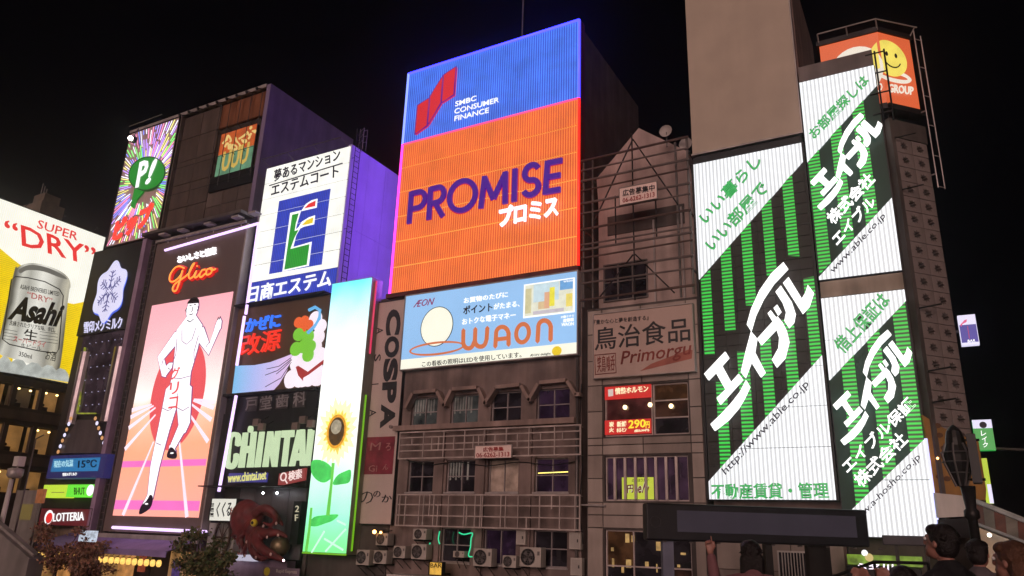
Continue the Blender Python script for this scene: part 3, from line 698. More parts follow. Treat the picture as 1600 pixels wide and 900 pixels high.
# dotted glass front, lower tapering bay
M_SMOKE = glassy('smoked_glass_panel', (.035, .028, .034, 1), S(34, 26, 34), .7)
sgn = T('glass_bay', 'dark glass bay with rows of tiny lamps, between snow crystal sign and blue display', 'facade bay', FW.w(-48.5, 9, 0))
P = FW.pp([(133, 540), (128, 585), (119, 645), (176, 645), (188, 520)], .25)
za = 16.8; zbm = FW.u(150, 646, .25)[1]
for i in range(3):
    for j in range(4):
        B(G().wb(FW, -50.6 + i * 1.5 + .01, -50.6 + (i + 1) * 1.5 - .01, zbm + (za - zbm) / 4 * j + .01, zbm + (za - zbm) / 4 * (j + 1) - .01, .02, .2), 'glass_panel', M_SMOKE, sgn)
g = G()
for i in range(6):
    for j in range(7): g.ball((-50.0 + i * .68 + .34 * (j % 2), 30 - .24, zbm + .6 + j * .85), .035, 5, 4)
B(g, 'dot_lamps', glow('dot_lamp', S(190, 185, 225), .8), sgn, kind='stuff')
pts = FW.pp([(133, 543), (130, 560), (131, 590), (128, 600), (124, 630), (120, 646)], .26)
B(G().tube([FW.w(a, z, .27) for a, z in pts], .07, 6), 'edge_light', glow('yellow_green_light', S(150, 156, 40), .7, var=.5, scale=4), sgn)
pts = FW.pp([(120, 646), (150, 646)], .26)
B(G().tube([FW.w(a, z, .27) for a, z in pts], .05, 6), 'edge_light', glow('yellow_green_light', (1, 1, 1, 1)), sgn)
# silvery curved fins on either side
for px0, px1 in ((160, 180), (110, 122)):
    a = FW.u(px0, 646, .2)[0]; b = FW.u(px1, 646, .2)[0]
    g = G(); nn = 6
    for k in range(nn):
        t0, t1 = k / nn, (k + 1) / nn; o = lambda t: .25 + .35 * math.sin(math.pi * t)
        g.add([FW.w(a + (b - a) * t0, zbm - .6, o(t0)), FW.w(a + (b - a) * t1, zbm - .6, o(t1)), FW.w(a + (b - a) * t1, za - 1.2, o(t1)), FW.w(a + (b - a) * t0, za - 1.2, o(t0))], [(0, 1, 2, 3)])
    g.add([FW.w(a, zbm - .6, .02), FW.w(b, zbm - .6, .02), FW.w(b, zbm - .6, .25), FW.w(a, zbm - .6, .25)], [(0, 1, 2, 3)])
    B(g, 'silver_fin', surf('brushed_silver', (.34, .30, .33, 1), .3, .8, streak=.5, var=.4), sgn, smooth=True)
tp = [(121, 656), (146, 656), (162, 708), (88, 708)]
B(G().prism(FW, FW.pp(tp, .5), .02, .5), 'tapered_panel', surf('grey_glass_sheet', (.13, .115, .12, 1), .35, .3), sgn)
P1 = FW.pp([(112, 654), (92, 706)], .55); P2 = FW.pp([(150, 654), (166, 700)], .55)
B(G().wb(FW, -51.3, -45.3, FW.u(120, 712, .3)[1], zbm - .62, .02, .18), 'dark_bay_wall', M_DARKMETAL, sgn)
g = G(); g2 = G()
for P in (P1, P2):
    for k in range(7):
        t = k / 6; c = FW.w(P[0][0] + (P[1][0] - P[0][0]) * t, P[0][1] + (P[1][1] - P[0][1]) * t, .6)
        (g if k % 2 else g2).ball(c, .085, 6, 4, sz=1.6)
B(g, 'cool_lamps', glow('small_cool_lamp', S(230, 225, 255), 1.2), sgn, kind='stuff')
B(g2, 'warm_lamps', glow('small_warm_lamp', S(235, 170, 110), .8), sgn, kind='stuff')
# lilac fin and ribbed column right of it
g = G()
o = T('lilac_column', 'lilac lit vertical column with ladder rungs on the left of the runner sign', 'column', FW.w(-44.6, 0, 0))
B(G().wb(FW, -45.25, -44.85, 3.6, 22.9, .02, .75), 'fin', surf('lilac_metal', (.42, .30, .46, 1), .4, .3, streak=.2), o)
B(G().wb(FW, -44.83, -44.1, 3.6, 22.9, .02, .3), 'dark_column', M_DARKMETAL, o)
for s in (-44.72, -44.3): B(G().wb(FW, s - .03, s + .03, 3.8, 22.8, .3, .42), 'rail', M_STEEL, o)
for k in range(46): 
    z = 4.0 + k * .41
    if k == 0: r0 = B(G().wb(FW, -44.69, -44.33, z, z + .05, .33, .38), 'rung', M_STEEL, o)
    else: inst(r0, 'rung', o, Vector((0, 0, k * .41)))

# ---------- blue display board and shop signs under it
def pxrect(W, tl, tr, br, bl, off):
    a, b, c, d = W.u(*tl, off), W.u(*tr, off), W.u(*br, off), W.u(*bl, off)
    return ((a[0] + d[0]) / 2, (b[0] + c[0]) / 2, (c[1] + d[1]) / 2, (a[1] + b[1]) / 2)
r = pxrect(FW, (78, 712), (166, 709), (162, 746), (73, 748), .9)
sgn = sign('display_board', 'blue electronic board showing the temperature, below the dark glass bay', FW, *r, .02, .9, glow('navy_board', S(22, 30, 92), .8))
r = pxrect(FW, (82, 717), (156, 715), (153, 735), (80, 738), .93)
B(G().wb(FW, *r, .902, .93), 'screen', glow('cyan_screen', S(28, 120, 178), 1.0, stripe=(2, .09, .8, None)), sgn)
text('現在の気温', sgn, glow('pale_cyan_text', S(170, 220, 235), 1), FW, (84, 731), (114, 729), (85, 720), .95, .03, .01)
text('15℃', sgn, surf('screen_dark_digits', (.01, .05, .12, 1), .4), FW, (122, 731), (151, 730), (123, 719), .95, .03, .03)
text('雪印メグミルク', sgn, E_WHITE, FW, (98, 744), (120, 743), (98, 739), .92, .02, .02)
r = pxrect(FW, (68, 758), (105, 757), (103, 777), (66, 778), .6)
sgn = sign('shop_sign', 'small lime yellow lit sign left of the bright green one', FW, *r, .02, .6, glow('lime_yellow', S(196, 226, 60), 1.0))
B(G().wb(FW, r[0] + 1.0, r[1] - .2, r[2] + .3, r[3] - .45, .602, .63), 'menu_plate', surf('plate_grey', (.35, .33, .2, 1), .5), sgn)
r = pxrect(FW, (105.5, 757), (148, 757), (145, 776), (103.5, 777), .6)
sgn = sign('shop_sign', 'bright green lit sign with a white round mark, above the dark red burger shop sign', FW, *r, .02, .6, glow('bright_green', S(110, 238, 60), 1.0))
text('BHUT', sgn, P_BLACK, FW, (116, 773), (133, 773), (116, 762), .62, .02, .0)
c = FW.u(141, 766, .62); B(G().prism(FW, ell(c, .33, .33), .602, .64), 'round_mark', E_WHITE, sgn)
r = pxrect(FW, (64, 796), (145, 794), (141, 821), (60, 821), .7)
sgn = sign('shop_sign', 'dark red burger restaurant sign with white LOTTERIA lettering', FW, *r, .02, .7, glow('dark_red_board', S(92, 12, 24), .9), rim=.05)
c = FW.u(76, 808, .72); B(G().prism(FW, ell(c, .42, .42), .702, .73), 'round_mark', E_WHITE, sgn)
B(G().prism(FW, ell((c[0] + .1, c[1] - .05), .32, .32), .732, .75), 'round_mark_centre', E_RED, sgn)
text('LOTTERIA', sgn, E_WHITE, FW, (83, 815), (131, 813), (84, 802), .72, .03, .015, res=3)

# ---------- starburst sign
r = (-50.3, -44.75, 23.35, 32.45)
sgn = sign('neon_sign', 'colourful neon starburst sign with a green speech bubble and red katakana', FW, *r, -.2, .12, surf('neon_board_mauve', (.52, .40, .40, 1), .7, streak=.2), rim=.06)
c = FW.u(226, 285, .2)
ncol = [glow('ray_' + n, k, 1.9) for n, k in (('green', S(120, 255, 120)), ('blue', S(120, 140, 255)), ('pink', S(245, 140, 190)), ('yellow', S(235, 235, 130)), ('lilac', S(190, 150, 255)), ('white', S(235, 240, 255)))]
gs = [G() for _ in ncol]; random.seed(3)
for k in range(104):
    a = 2 * math.pi * k / 104 + random.uniform(-.01, .01); dx, dz = math.cos(a), math.sin(a)
    tmax = min((r[1] - .1 - c[0]) / dx if dx > 0 else (r[0] + .1 - c[0]) / dx if dx < 0 else 99, (r[3] - .1 - c[1]) / dz if dz > 0 else (r[2] + .1 - c[1]) / dz if dz < 0 else 99)
    t = random.uniform(1.5, 2.3)
    while t < tmax - .2:
        e = min(tmax, t + random.uniform(.8, 2.2))
        gs[random.randrange(len(ncol))].tube([FW.w(c[0] + dx * t, c[1] + dz * t, .17), FW.w(c[0] + dx * e, c[1] + dz * e, .17)], .024, 4); t = e + random.uniform(.12, .5)
for gg, m in zip(gs, ncol): B(gg, 'ray_tubes', m, sgn, kind='stuff')
bub = FW.pp([(229.5 + 29 * math.cos(t) * math.cos(-.5) - 25 * math.sin(t) * math.sin(-.5), 271 + 29 * math.cos(t) * math.sin(-.5) + 25 * math.sin(t) * math.cos(-.5)) for t in [2 * math.pi * k / 44 for k in range(44)]], .27)
B(G().prism(FW, bub, .21, .27), 'speech_bubble', glow('bubble_green', S(20, 140, 40), .9), sgn)
B(G().prism(FW, FW.pp([(210, 294), (224, 299), (213, 312), (209, 326), (204, 322), (207, 308)], .26), .19, .26), 'bubble_tail', glow('bubble_green', (1, 1, 1, 1)), sgn)
B(G().tube([FW.w(a, z, .26) for a, z in bub], .05, 5, True), 'bubble_outline', glow('dark_green_line', S(10, 80, 30), .6), sgn)
text('P', sgn, E_WHITE, FW, (212, 294), (227, 288), (219, 254), .28, .05, .06)
text('!', sgn, E_WHITE, FW, (226, 290), (234, 286), (240, 250), .28, .05, .08)
text('ピップ', sgn, surf('neon_board_mauve', (1, 1, 1, 1)), FW, (175, 382), (235.5, 352), (183.5, 343), .22, .04, .26, res=3, name='lettering_rim')
text('ピップ', sgn, glow('lit_coral', S(240, 62, 50), 1.4), FW, (176, 380), (234, 352), (184, 345), .30, .14, .085, res=4)
sp = T('floodlight', 'glaring warm floodlight on an arm at the top left corner of the starburst sign', 'floodlight', FW.w(-50.35, 32.5, .2))
c = FW.w(*FW.u(204, 216, .9), .9)
B(G().tube([FW.w(-49.6, 32.9, 0), c + Vector((.2, .1, .15)), c], .04, 6), 'arm', M_STEEL, sp)
B(G().ball(c, .17, 10, 7), 'lamp', glow('flood_lamp', (1, .86, .66, 1), 25), sp)
B(G().box(c.x - .2, c.x + .2, c.y + .1, c.y + .4, c.z - .2, c.z + .2), 'housing', M_DARKMETAL, sp)
B(G().bar((-50.2, 29.6, 32.95), (-46.5, 29.6, 33.0), .04), 'rail', M_STEEL, sp)
# ---------- dim hanging picture sign
r = pxrect(FW, (345, 214), (404, 190), (390, 260), (337, 278), -.1)
sgn = sign('panel_sign', 'small lit orange and teal sign on the brown billboard block', FW, *r, -.34, -.1, M_BLACK, rim=.0)
zm = r[2] + (r[3] - r[2]) * .5
B(G().wb(FW, r[0], r[1], zm, r[3], -.098, -.07), 'orange_panel', glow('dim_orange', S(196, 84, 30), .85, var=.3, scale=1.5), sgn)
B(G().wb(FW, r[0], r[1], r[2], zm - .01, -.098, -.07), 'teal_panel', glow('dim_teal', S(94, 142, 110), .85, var=.3, scale=1.5), sgn)
text('UUU', sgn, glow('dim_cream', S(212, 176, 84), .9), FW, (345, 270), (386, 254), (350, 238), -.06, .03, .07)
KU = lambda x, y: (335 + x / 10, 190 + y / 10)
mq = glow('dim_cream2', S(232, 196, 120), .95)
for pts in ([(130, 345), (180, 290), (215, 215), (190, 300)], [(230, 225), (260, 290), (240, 320)], [(165, 400), (190, 350), (215, 345), (225, 430)], [(250, 350), (245, 430)], [(275, 370), (310, 365), (345, 390), (345, 430), (285, 430), (275, 375)], [(330, 250), (350, 310), (375, 330)], [(385, 345), (410, 385)], [(385, 270), (440, 235), (500, 190)], [(430, 285), (460, 325), (500, 310), (480, 280)], [(515, 160), (550, 220), (580, 180)], [(595, 150), (640, 150), (625, 180)], [(530, 275), (560, 230)]):
    P = FW.pp([KU(*q_) for q_ in pts], -.05); B(G().tube([FW.w(a_, z_, -.05) for a_, z_ in sm2(P, 4, False)], .07, 6), 'painted_flourish', mq, sgn)
for q_ in ((568, 95), (630, 150), (465, 300)):
    c_ = FW.u(*KU(*q_), -.05); B(G().prism(FW, ell(c_, .13, .13, 12), -.07, -.045), 'painted_dot', mq, sgn)
g = G()
for x in (-44.5, -40.7): g.wb(FW, x - .04, x + .04, 23.4, 32.5, -.3, -.12)
B(G().wb(FW, r[0] - .35, r[1] + .3, r[2] - 1.1, r[2] - .02, -.34, -.05), 'lower_shelf', M_BLACK, sgn)

# ---------- runner sign
sx0, sx1, sz0, sz1 = -44.0, -35.55, 4.2, 22.4
sgn = T('billboard', 'tall brown sign with a pink LED picture of a sprinter and red script above', 'billboard', FW.w(-39.8, sz0, 0))
B(G().wb(FW, sx0, sx1, sz0, sz1, .02, .5), 'cabinet', surf('taupe_board', (.13, .098, .092, 1), .6, var=.08, streak=.08), sgn)
L = pxrect(FW, (237, 479), (364, 454), (309, 808), (176, 806), .56)
lz = sz0
scr = screen('runner_screen', 2, L[2] - lz, L[3] - lz, [(0, S(255, 165, 150)), (.3, S(255, 168, 130)), (.47, S(255, 196, 165)), (.53, S(255, 246, 240)), (.62, S(252, 226, 222)), (.8, S(246, 184, 190)), (1, S(244, 168, 178))], 1.22)
B(G().wb(FW, *L, .502, .56), 'led_screen', scr, sgn)
for y0, y1, m in ((719, 729, glow('screen_magenta', S(255, 120, 205), 1.0)), (782, 797, glow('screen_magenta', (1, 1, 1, 1)))):
    a = FW.u(250, y0, .57)[1]; b = FW.u(250, y1, .57)[1]
    B(G().wb(FW, L[0] + .02, L[1] - .02, b, a, .562, .57), 'magenta_band', m, sgn)
cs = FW.u(277, 614, .58)
B(G().prism(FW, ell(cs, 2.35, 3.35, 48), .562, .58), 'red_disc', glow('screen_red', S(236, 84, 90), 1.05), sgn)
# pale lanes running out from the disc
lane = glow('screen_lane', S(255, 226, 240), 1.2)
for p0, p1 in (((237, 632), (206, 641)), ((240, 634), (204, 652)), ((243, 637), (201, 669)), ((243, 648), (195, 702)), ((240, 690), (192, 805)), ((278, 668), (292, 808)), ((290, 638), (325, 690)), ((297, 630), (330, 656)), ((302, 626), (334, 637)), ((303, 624), (336, 628))):
    a, b = FW.u(*p0, .585), FW.u(*p1, .585); d = Vector((b[0] - a[0], b[1] - a[1])).normalized(); wa, wb_ = .05, .13
    B(G().prism(FW, [(a[0] - d.y * wa, a[1] + d.x * wa), (a[0] + d.y * wa, a[1] - d.x * wa), (b[0] + d.y * wb_, b[1] - d.x * wb_), (b[0] - d.y * wb_, b[1] + d.x * wb_)], .582, .59), 'lane_line', lane, sgn)
# generic sprinter silhouette: plain white cut-out, elbows bent, no face
def blob(pts, r):  # limb outline from a centre line with radii
    L_, R_ = [], []
    for i, (x, z) in enumerate(pts):
        a = pts[max(0, i - 1)]; b = pts[min(len(pts) - 1, i + 1)]; d = Vector((b[0] - a[0], b[1] - a[1])).normalized()
        L_.append((x - d.y * r[i], z + d.x * r[i])); R_.append((x + d.y * r[i], z - d.x * r[i]))
    d0 = Vector((pts[0][0] - pts[1][0], pts[0][1] - pts[1][1])).normalized(); d1 = Vector((pts[-1][0] - pts[-2][0], pts[-1][1] - pts[-2][1])).normalized()
    return L_ + [(pts[-1][0] + d1.x * r[-1], pts[-1][1] + d1.y * r[-1])] + R_[::-1] + [(pts[0][0] + d0.x * r[0], pts[0][1] + d0.y * r[0])]
fx, fz = FW.u(274, 640, .62)
limbs = [([(-.05, 5.55), (0, 4.7)], [.25, .3]),                                            # neck
         ([(0, 5.0), (0.05, 3.6), (0.0, 2.2), (0, 1.1)], [1.15, 1.02, .8, .92]),            # trunk
         ([(-1.0, 4.55), (-2.2, 3.3), (-1.55, 2.25)], [.42, .33, .24]), ([(-1.6, 2.35), (-1.15, 2.75)], [.28, .22]),
         ([(1.0, 4.6), (2.1, 3.45), (2.55, 4.75)], [.42, .33, .24]), ([(2.55, 4.7), (2.6, 5.15)], [.28, .2]),
         ([(-.45, 1.2), (-.75, -1.2), (-.95, -3.2), (-.9, -5.1)], [.72, .5, .4, .24]), ([(-.95, -5.0), (-1.35, -5.6)], [.26, .2]),
         ([(.45, 1.1), (1.0, -.9), (.85, -1.2)], [.68, .46, .4]), ([(.95, -.9), (.25, -2.3)], [.38, .22]), ([(.2, -2.25), (.55, -2.6)], [.24, .18])]
def figure(sc, off, th, mat, name, grow):
    g = G()
    for k, (p, r) in enumerate(limbs):
        g.prism(FW, [(fx + a, fz + z) for a, z in blob(p, [q + grow for q in r])], off - th, off + k * .0006)
    g.prism(FW, ell((fx - .02, fz + 6.2), .52 + grow, .68 + grow, 24), off - th, off + .008)
    return B(g, name, mat, sgn)
figure(1, .60, .008, glow('screen_violet_line', S(150, 70, 150), .7), 'figure_outline', .07)
fg = figure(1, .622, .01, glow('screen_white', (1, .97, 1, 1), 1.25), 'figure', 0)
B(G().prism(FW, ell((fx - .02, fz + 6.5), .56, .45, 16, 0, math.pi), .632, .64), 'figure_hair', P_BLACK, fg)
g = G()
for pts in ([(-.62, 4.9), (-.45, 4.2), (0, 3.95), (.45, 4.2), (.62, 4.9)], [(-.95, 4.4), (-.8, 3.4), (-.95, 2.9)], [(.98, 4.4), (.82, 3.4), (.95, 2.9)], [(-.85, 1.95), (0, 1.85), (.85, 1.95)], [(-1.18, .15), (-.6, -.05), (-.1, .2)], [(.15, .1), (.7, -.1), (1.2, .1)], [(0, 1.0), (.02, .3)], [(-1.2, -1.9), (-.7, -2.05)], [(-1.9, 3.2), (-1.95, 2.8)], [(1.8, 3.6), (2.05, 3.9)]):
    g.tube([FW.w(fx + a, fz + z, .637) for a, z in pts], .022, 4)
B(g, 'figure_fold_lines', glow('screen_violet_line', (1, 1, 1, 1)), fg, kind='stuff')
g = G()
for pts in ([(-.3, 6.42), (-.12, 6.45)], [(.1, 6.45), (.28, 6.42)], [(-.02, 6.3), (.03, 6.05), (-.05, 6.02)], [(-.16, 5.86), (0, 5.82), (.15, 5.87)], [(-.3, 6.58), (-.1, 6.62)], [(.1, 6.62), (.3, 6.58)], [(-.52, 6.3), (-.6, 6.15), (-.5, 6.02)], [(.48, 6.3), (.56, 6.15), (.46, 6.02)], [(-.3, 5.5), (0, 5.35), (.28, 5.5)], [(2.45, 5.2), (2.5, 5.4)], [(2.6, 5.22), (2.66, 5.42)], [(-1.3, 2.6), (-1.15, 2.5)]):
    g.tube([FW.w(fx + a, fz + z, .638) for a, z in pts], .028, 4)
B(g, 'figure_face_lines', P_NAVY, fg, kind='stuff')
for pl in ([(-1.55, -5.95), (-.72, -5.6), (-.62, -5.05), (-.9, -4.85), (-1.15, -5.2), (-1.55, -5.5)], [(.0, -2.75), (.75, -2.85), (.8, -2.55), (.3, -2.2), (.05, -2.3)]):
    s_ = B(G().prism(FW, sm2([(fx + a, fz + z) for a, z in pl], 3), .632, .642), 'figure_shoe', P_NAVY, fg)
    c_ = (sum(p[0] for p in pl) / len(pl) + fx, sum(p[1] for p in pl) / len(pl) + fz)
    B(G().prism(FW, ell(c_, .16, .05, 10), .642, .647), 'shoe_stripe', E_WHITE, s_)
for k, ch in enumerate('グリコ'):
    y = 575 + k * 23; text(ch, sgn, glow('screen_red', (1, 1, 1, 1)), FW, (266 - k * 1.5, y + 19), (280 - k * 1.5, y + 17), (268 - k * 1.5, y), .65, .02, .03)
text('おいしさと健康', sgn, glow('lettering_white', (1, .96, 1, 1), 1.6), FW, (279, 412), (339, 397), (279, 401), .52, .12, .03)
# cursive name in red neon
gl = [[(290, 420), (283, 417), (276, 419), (269, 428), (267, 438), (272, 441), (280, 436), (286, 428), (287, 424), (282, 443), (277, 455), (272, 454), (275, 445), (290, 434), (297, 428)],
      [(297, 428), (303, 417), (306, 412), (302, 416), (297, 430), (299, 436), (305, 432)], [(305, 432), (309, 424), (306, 433), (309, 434), (314, 429)],
      [(323, 422), (318, 423), (314, 430), (316, 434), (323, 428)], [(330, 420), (325, 423), (325, 430), (331, 428), (334, 421), (330, 420), (334, 423), (339, 421)], [(309.5, 417), (310.5, 416)]]
for k, l in enumerate(gl):
    P = [Vector(FW.u(a, b, .6)) for a, b in l]; Q = []
    for i in range(len(P) - 1):
        p0, p1, p2, p3 = P[max(0, i - 1)], P[i], P[i + 1], P[min(len(P) - 1, i + 2)]
        for t in (0, .25, .5, .75): Q.append(.5 * ((2 * p1) + (p2 - p0) * t + (2 * p0 - 5 * p1 + 4 * p2 - p3) * t * t + (3 * p1 - p0 - 3 * p2 + p3) * t ** 3))
    Q.append(P[-1])
    B(G().tube([FW.w(q[0], q[1], .56) for q in Q], .145, 7), 'script_letter', glow('script_red', S(215, 20, 16), 1.0), sgn, smooth=True)
    B(G().tube([FW.w(q[0], q[1], .70) for q in Q], .055, 6), 'script_tube', glow('script_orange', S(255, 150, 60), 1.5), sgn, smooth=True)
# light tubes round the cabinet, with lamp arms above
for a, b in (((258, 391), (404, 349)), ((404, 351), (384, 491)), ((382, 494), (370, 571)), ((369, 618), (342, 768)), ((176, 824), (322, 831))):
    neon(sgn, FW, [a, b], .62, G_VIOLETW, .085, 'light_tube')
g = G()
for px in (262, 290, 330, 372, 398):
    s = FW.u(px, 372, .6)[0]; B(G().box(s - .3, s + .3, 28.9, 29.4, 22.7, 22.82).bar((s, 29.4, 22.8), (s, 29.5, 22.3), .04), 'lamp_arm', M_LIGHTSTEEL, sgn)
B(G().box(-44.0, -35.6, 29.35, 29.5, 22.45, 22.62), 'top_rail', M_LIGHTSTEEL, sgn)
B(G().wb(FW, sx1 + .01, sx1 + .12, sz0, sz1, .02, .56), 'edge_trim', M_LIGHTSTEEL, sgn)

# ---------- condominium sign
EX = (-35.05, -28.25); EZ = (17.12, 26.25)
sgn = T('billboard', 'white lit corrugated sign with a blue square emblem and a deep blue lower band', 'billboard', FW.w(-31.6, 17.1, 0))
B(G().wb(FW, EX[0], EX[1], EZ[0], EZ[1], -.3, .0), 'backing_board', M_DARKMETAL, sgn)
zc = FW.u(460, 450)[1]; zs = [EZ[0] + 0, FW.u(450, 430, .06)[1]]
zsplit = (FW.u(392, 444)[1] + FW.u(528, 416)[1]) / 2
m_ew = glow('lit_corrugated_white', S(253, 252, 244), 1.15, var=.1, scale=1.2, stripe=(0, .14, .88, None))
m_eb = glow('lit_corrugated_blue', S(40, 66, 200), 1.0, var=.15, scale=1.2, stripe=(0, .14, .6, None))
m_eg = glow('lit_corrugated_green', S(28, 166, 42), 1.0, var=.15, scale=1.2, stripe=(0, .14, .6, None))
full = lambda a, b: [(EX[0], a), (EX[1], a), (EX[1], b), (EX[0], b)]
rows(sgn, FW, full(zsplit, EZ[1]), .002, .06, m_ew, lin(zsplit, EZ[1], 7), .05)
rows(sgn, FW, full(EZ[0], zsplit), .002, .06, m_eb, [EZ[0], zsplit], .04)
q = pxrect(FW, (436, 316), (517, 292), (502, 412), (420, 430), .09)
zz = [q[2]] + [z for z in lin(zsplit, EZ[1], 7) if q[2] + .1 < z < q[3] - .1] + [q[3]]
rows(sgn, FW, [(q[0], q[2]), (q[1], q[2]), (q[1], q[3]), (q[0], q[3])], .062, .09, m_eb, zz, .03, 'blue_panel')
w_out = [(454, 336), (496, 310), (494, 327), (473, 331), (463, 358), (468, 363), (478, 348), (492, 338), (491, 352), (474, 358), (463, 383), (487, 378), (482, 417), (440, 425)]
K = lambda pts: [(380 + a / 3.2737, 215 + b / 3.2737) for a, b in pts]
towr = K([(240, 385), (295, 372), (275, 440), (268, 470), (305, 440), (270, 500), (255, 560), (350, 532), (335, 655), (200, 685)])
shape(sgn, FW, towr, .11, E_WHITE, 'emblem_outline', .018)
shape(sgn, FW, K([(250, 395), (283, 387), (268, 440), (262, 478), (282, 472), (262, 510), (240, 570), (338, 545), (324, 650), (210, 675)]), .13, m_eg, 'emblem_tower', .018)
shape(sgn, FW, K([(296, 376), (320, 340), (350, 320), (380, 312), (375, 358), (330, 368)]), .11, E_WHITE, 'emblem_outline', .018)
shape(sgn, FW, K([(312, 362), (335, 338), (370, 322), (367, 350), (330, 358)]), .13, E_RED, 'emblem_red_leaf', .018)
shape(sgn, FW, K([(272, 474), (300, 430), (335, 408), (367, 397), (362, 443), (310, 455)]), .112, E_WHITE, 'emblem_outline', .018)
shape(sgn, FW, K([(300, 447), (325, 422), (358, 408), (354, 436), (320, 445)]), .13, glow('lit_yellow_leaf', S(240, 205, 30), 1.0), 'emblem_yellow_leaf', .018)
text('夢あるマンション', sgn, P_NAVY, FW, (429, 284), (532, 250), (429, 266), .075, .04, .02)
neon(sgn, FW, [(421, 290), (535, 255)], .09, P_NAVY, .035, 'rule_line')
text('エステムコート', sgn, P_NAVY, FW, (424, 307), (529, 276), (425, 290), .075, .04, .02)
text('日商エステム', sgn, E_WHITE, FW, (387, 474), (517, 447), (391, 448), .08, .05, .035)
g = G()
P = [FW.w(EX[0] + .2, EZ[1] + .3, .7), FW.w(EX[1] - .2, EZ[1] + .3, .7)]
g.bar(P[0], P[1], .04)
for f in (0, .33, .66, 1): g.bar(P[0].lerp(P[1], f), P[0].lerp(P[1], f) + Vector((0, .72, -.3)), .03)
B(g, 'lamp_rail', M_STEEL, sgn)
lad = T('wall_ladder', 'long steel ladder up the violet flank of the white condominium sign', 'ladder', (-28.0, 30.2, 12))
for y in (30.12, 30.55): B(G().bar((-28.0, y, 12), (-28.0, y, 27.4), .03), 'rail', M_DARKMETAL, lad)
r0 = B(G().bar((-28.0, 30.12, 12.2), (-28.0, 30.55, 12.2), .02), 'rung', M_DARKMETAL, lad)
for k in range(1, 44): inst(r0, 'rung', lad, (0, 0, k * .345))
g = G()
for z in (13, 17, 21, 25.5): g.bar((-28.0, 30.12, z), (-28.2, 30.12, z), .02); g.bar((-28.0, 30.55, z), (-28.2, 30.55, z), .02)
B(g, 'bracket', M_DARKMETAL, lad)
g = T('roof_mast', 'lattice mast standing at the top right corner of the white condominium sign', 'mast', (-28.0, 30.8, 26.3))
gg = G()
for x, y in ((-28.2, 30.6), (-27.9, 30.6), (-28.2, 30.9), (-27.9, 30.9)): gg.bar((x, y, 26.3), (x, y, 27.7), .025)
for z in (26.7, 27.1, 27.5): gg.bar((-28.2, 30.6, z), (-27.9, 30.6, z + .2), .02); gg.bar((-27.9, 30.6, z), (-27.9, 30.9, z + .2), .02)
B(gg, 'lattice', M_STEEL, g)

# ---------- wind sign (mascot left out: plain rounded shapes of its colours)
sgn = T('billboard', 'brown sign with blue hiragana and red kanji over a pale blue breeze shape', 'billboard', FW.w(-32, 11.9, 0))
B(G().wb(FW, -35.4, -28.3, 11.86, 16.95, .02, .3), 'cabinet', surf('olive_brown_board', (.12, .075, .045, 1), .6, var=.1, streak=.1), sgn)
KZ = lambda pts: [(360 + a / 5.294, 460 + b / 5.294) for a, b in pts]
text('かぜに', sgn, glow('lit_azure', S(50, 120, 255), 1.1), FW, (384, 520), (438, 511), (387, 499), .32, .12, .04, res=4)
text('改源', sgn, glow('lit_vermilion', S(240, 48, 26), 1.1), FW, (377, 557), (438, 547), (381, 524), .32, .12, .010, res=4)
wb_ = screen('breeze', 0, FW.u(364, 590)[0] + 32, FW.u(455, 590)[0] + 32, [(0, S(110, 196, 240)), (.45, S(178, 190, 245)), (1, S(232, 196, 240))], 1.0)
shape(sgn, FW, KZ([(42, 590), (200, 585), (330, 560), (440, 520), (515, 490), (500, 540), (460, 640), (400, 740), (345, 800), (12, 830)]), .34, wb_, 'breeze_shape', .035)
g = G()
for a, b, c in (((300, 617), (400, 595), (500, 525)), ((288, 668), (390, 630), (505, 535)), ((380, 658), (440, 610), (510, 540)), ((288, 765), (420, 690), (505, 560))):
    P = FW.pp(KZ([a, b, c]), .36); g.tube([FW.w(x, z, .36) for x, z in P], .02, 5)
B(g, 'breeze_lines', P_NAVY, sgn)
cl = FW.pp(KZ([(500, 700), (560, 745), (640, 730), (700, 740), (560, 560), (640, 560), (600, 650), (480, 760), (700, 640), (720, 700)]), .36)
E_CLOUD = glow('lit_cloud_pink', S(250, 236, 246), 1.05)
g = G()
for k, ((x, z), r) in enumerate(zip(cl, (.5, .42, .5, .35, .6, .75, .8, .3, .55, .4))): g.prism(FW, ell((x, max(z, 11.9 + r)), r, r, 20), .302, .36 + k * .001)
B(g, 'cloud_shape', E_CLOUD, sgn)
def rounded(pts, r, off, mat, nm):
    g = G(); 
    for k, (x, z) in enumerate(FW.pp(KZ(pts), off)): g.prism(FW, ell((x, z), r[k % len(r)], r[k % len(r)] * .95, 18), .302, off + k * .0015)
    return B(g, nm, mat, sgn)
rounded([(700, 200), (740, 260), (720, 350), (700, 430), (740, 500)], [.45, .42], .38, E_CLOUD, 'white_shape')
rounded([(560, 230), (610, 210), (650, 250), (590, 270)], [.32, .26, .3], .41, glow('lit_orange_red', S(236, 96, 40), 1), 'orange_shape')
rounded([(560, 330), (640, 350), (600, 430), (660, 430), (540, 450), (640, 500)], [.38, .42, .4], .43, glow('lit_leaf_green', S(120, 200, 50), 1), 'green_shape')
P = FW.pp(KZ([(650, 130), (700, 105), (740, 130), (735, 200), (690, 270), (640, 320)]), .47)
B(G().tube([FW.w(a, b, .47) for a, b in P], .09, 8), 'blue_curve', glow('lit_sky_blue', S(100, 180, 235), 1), sgn)
shape(sgn, FW, KZ([(540, 600), (560, 590), (640, 640), (770, 540), (770, 570), (650, 660), (600, 690), (600, 715), (560, 670)]), .48, glow('lit_brick_red', S(170, 40, 40), .9), 'red_shape', .02)
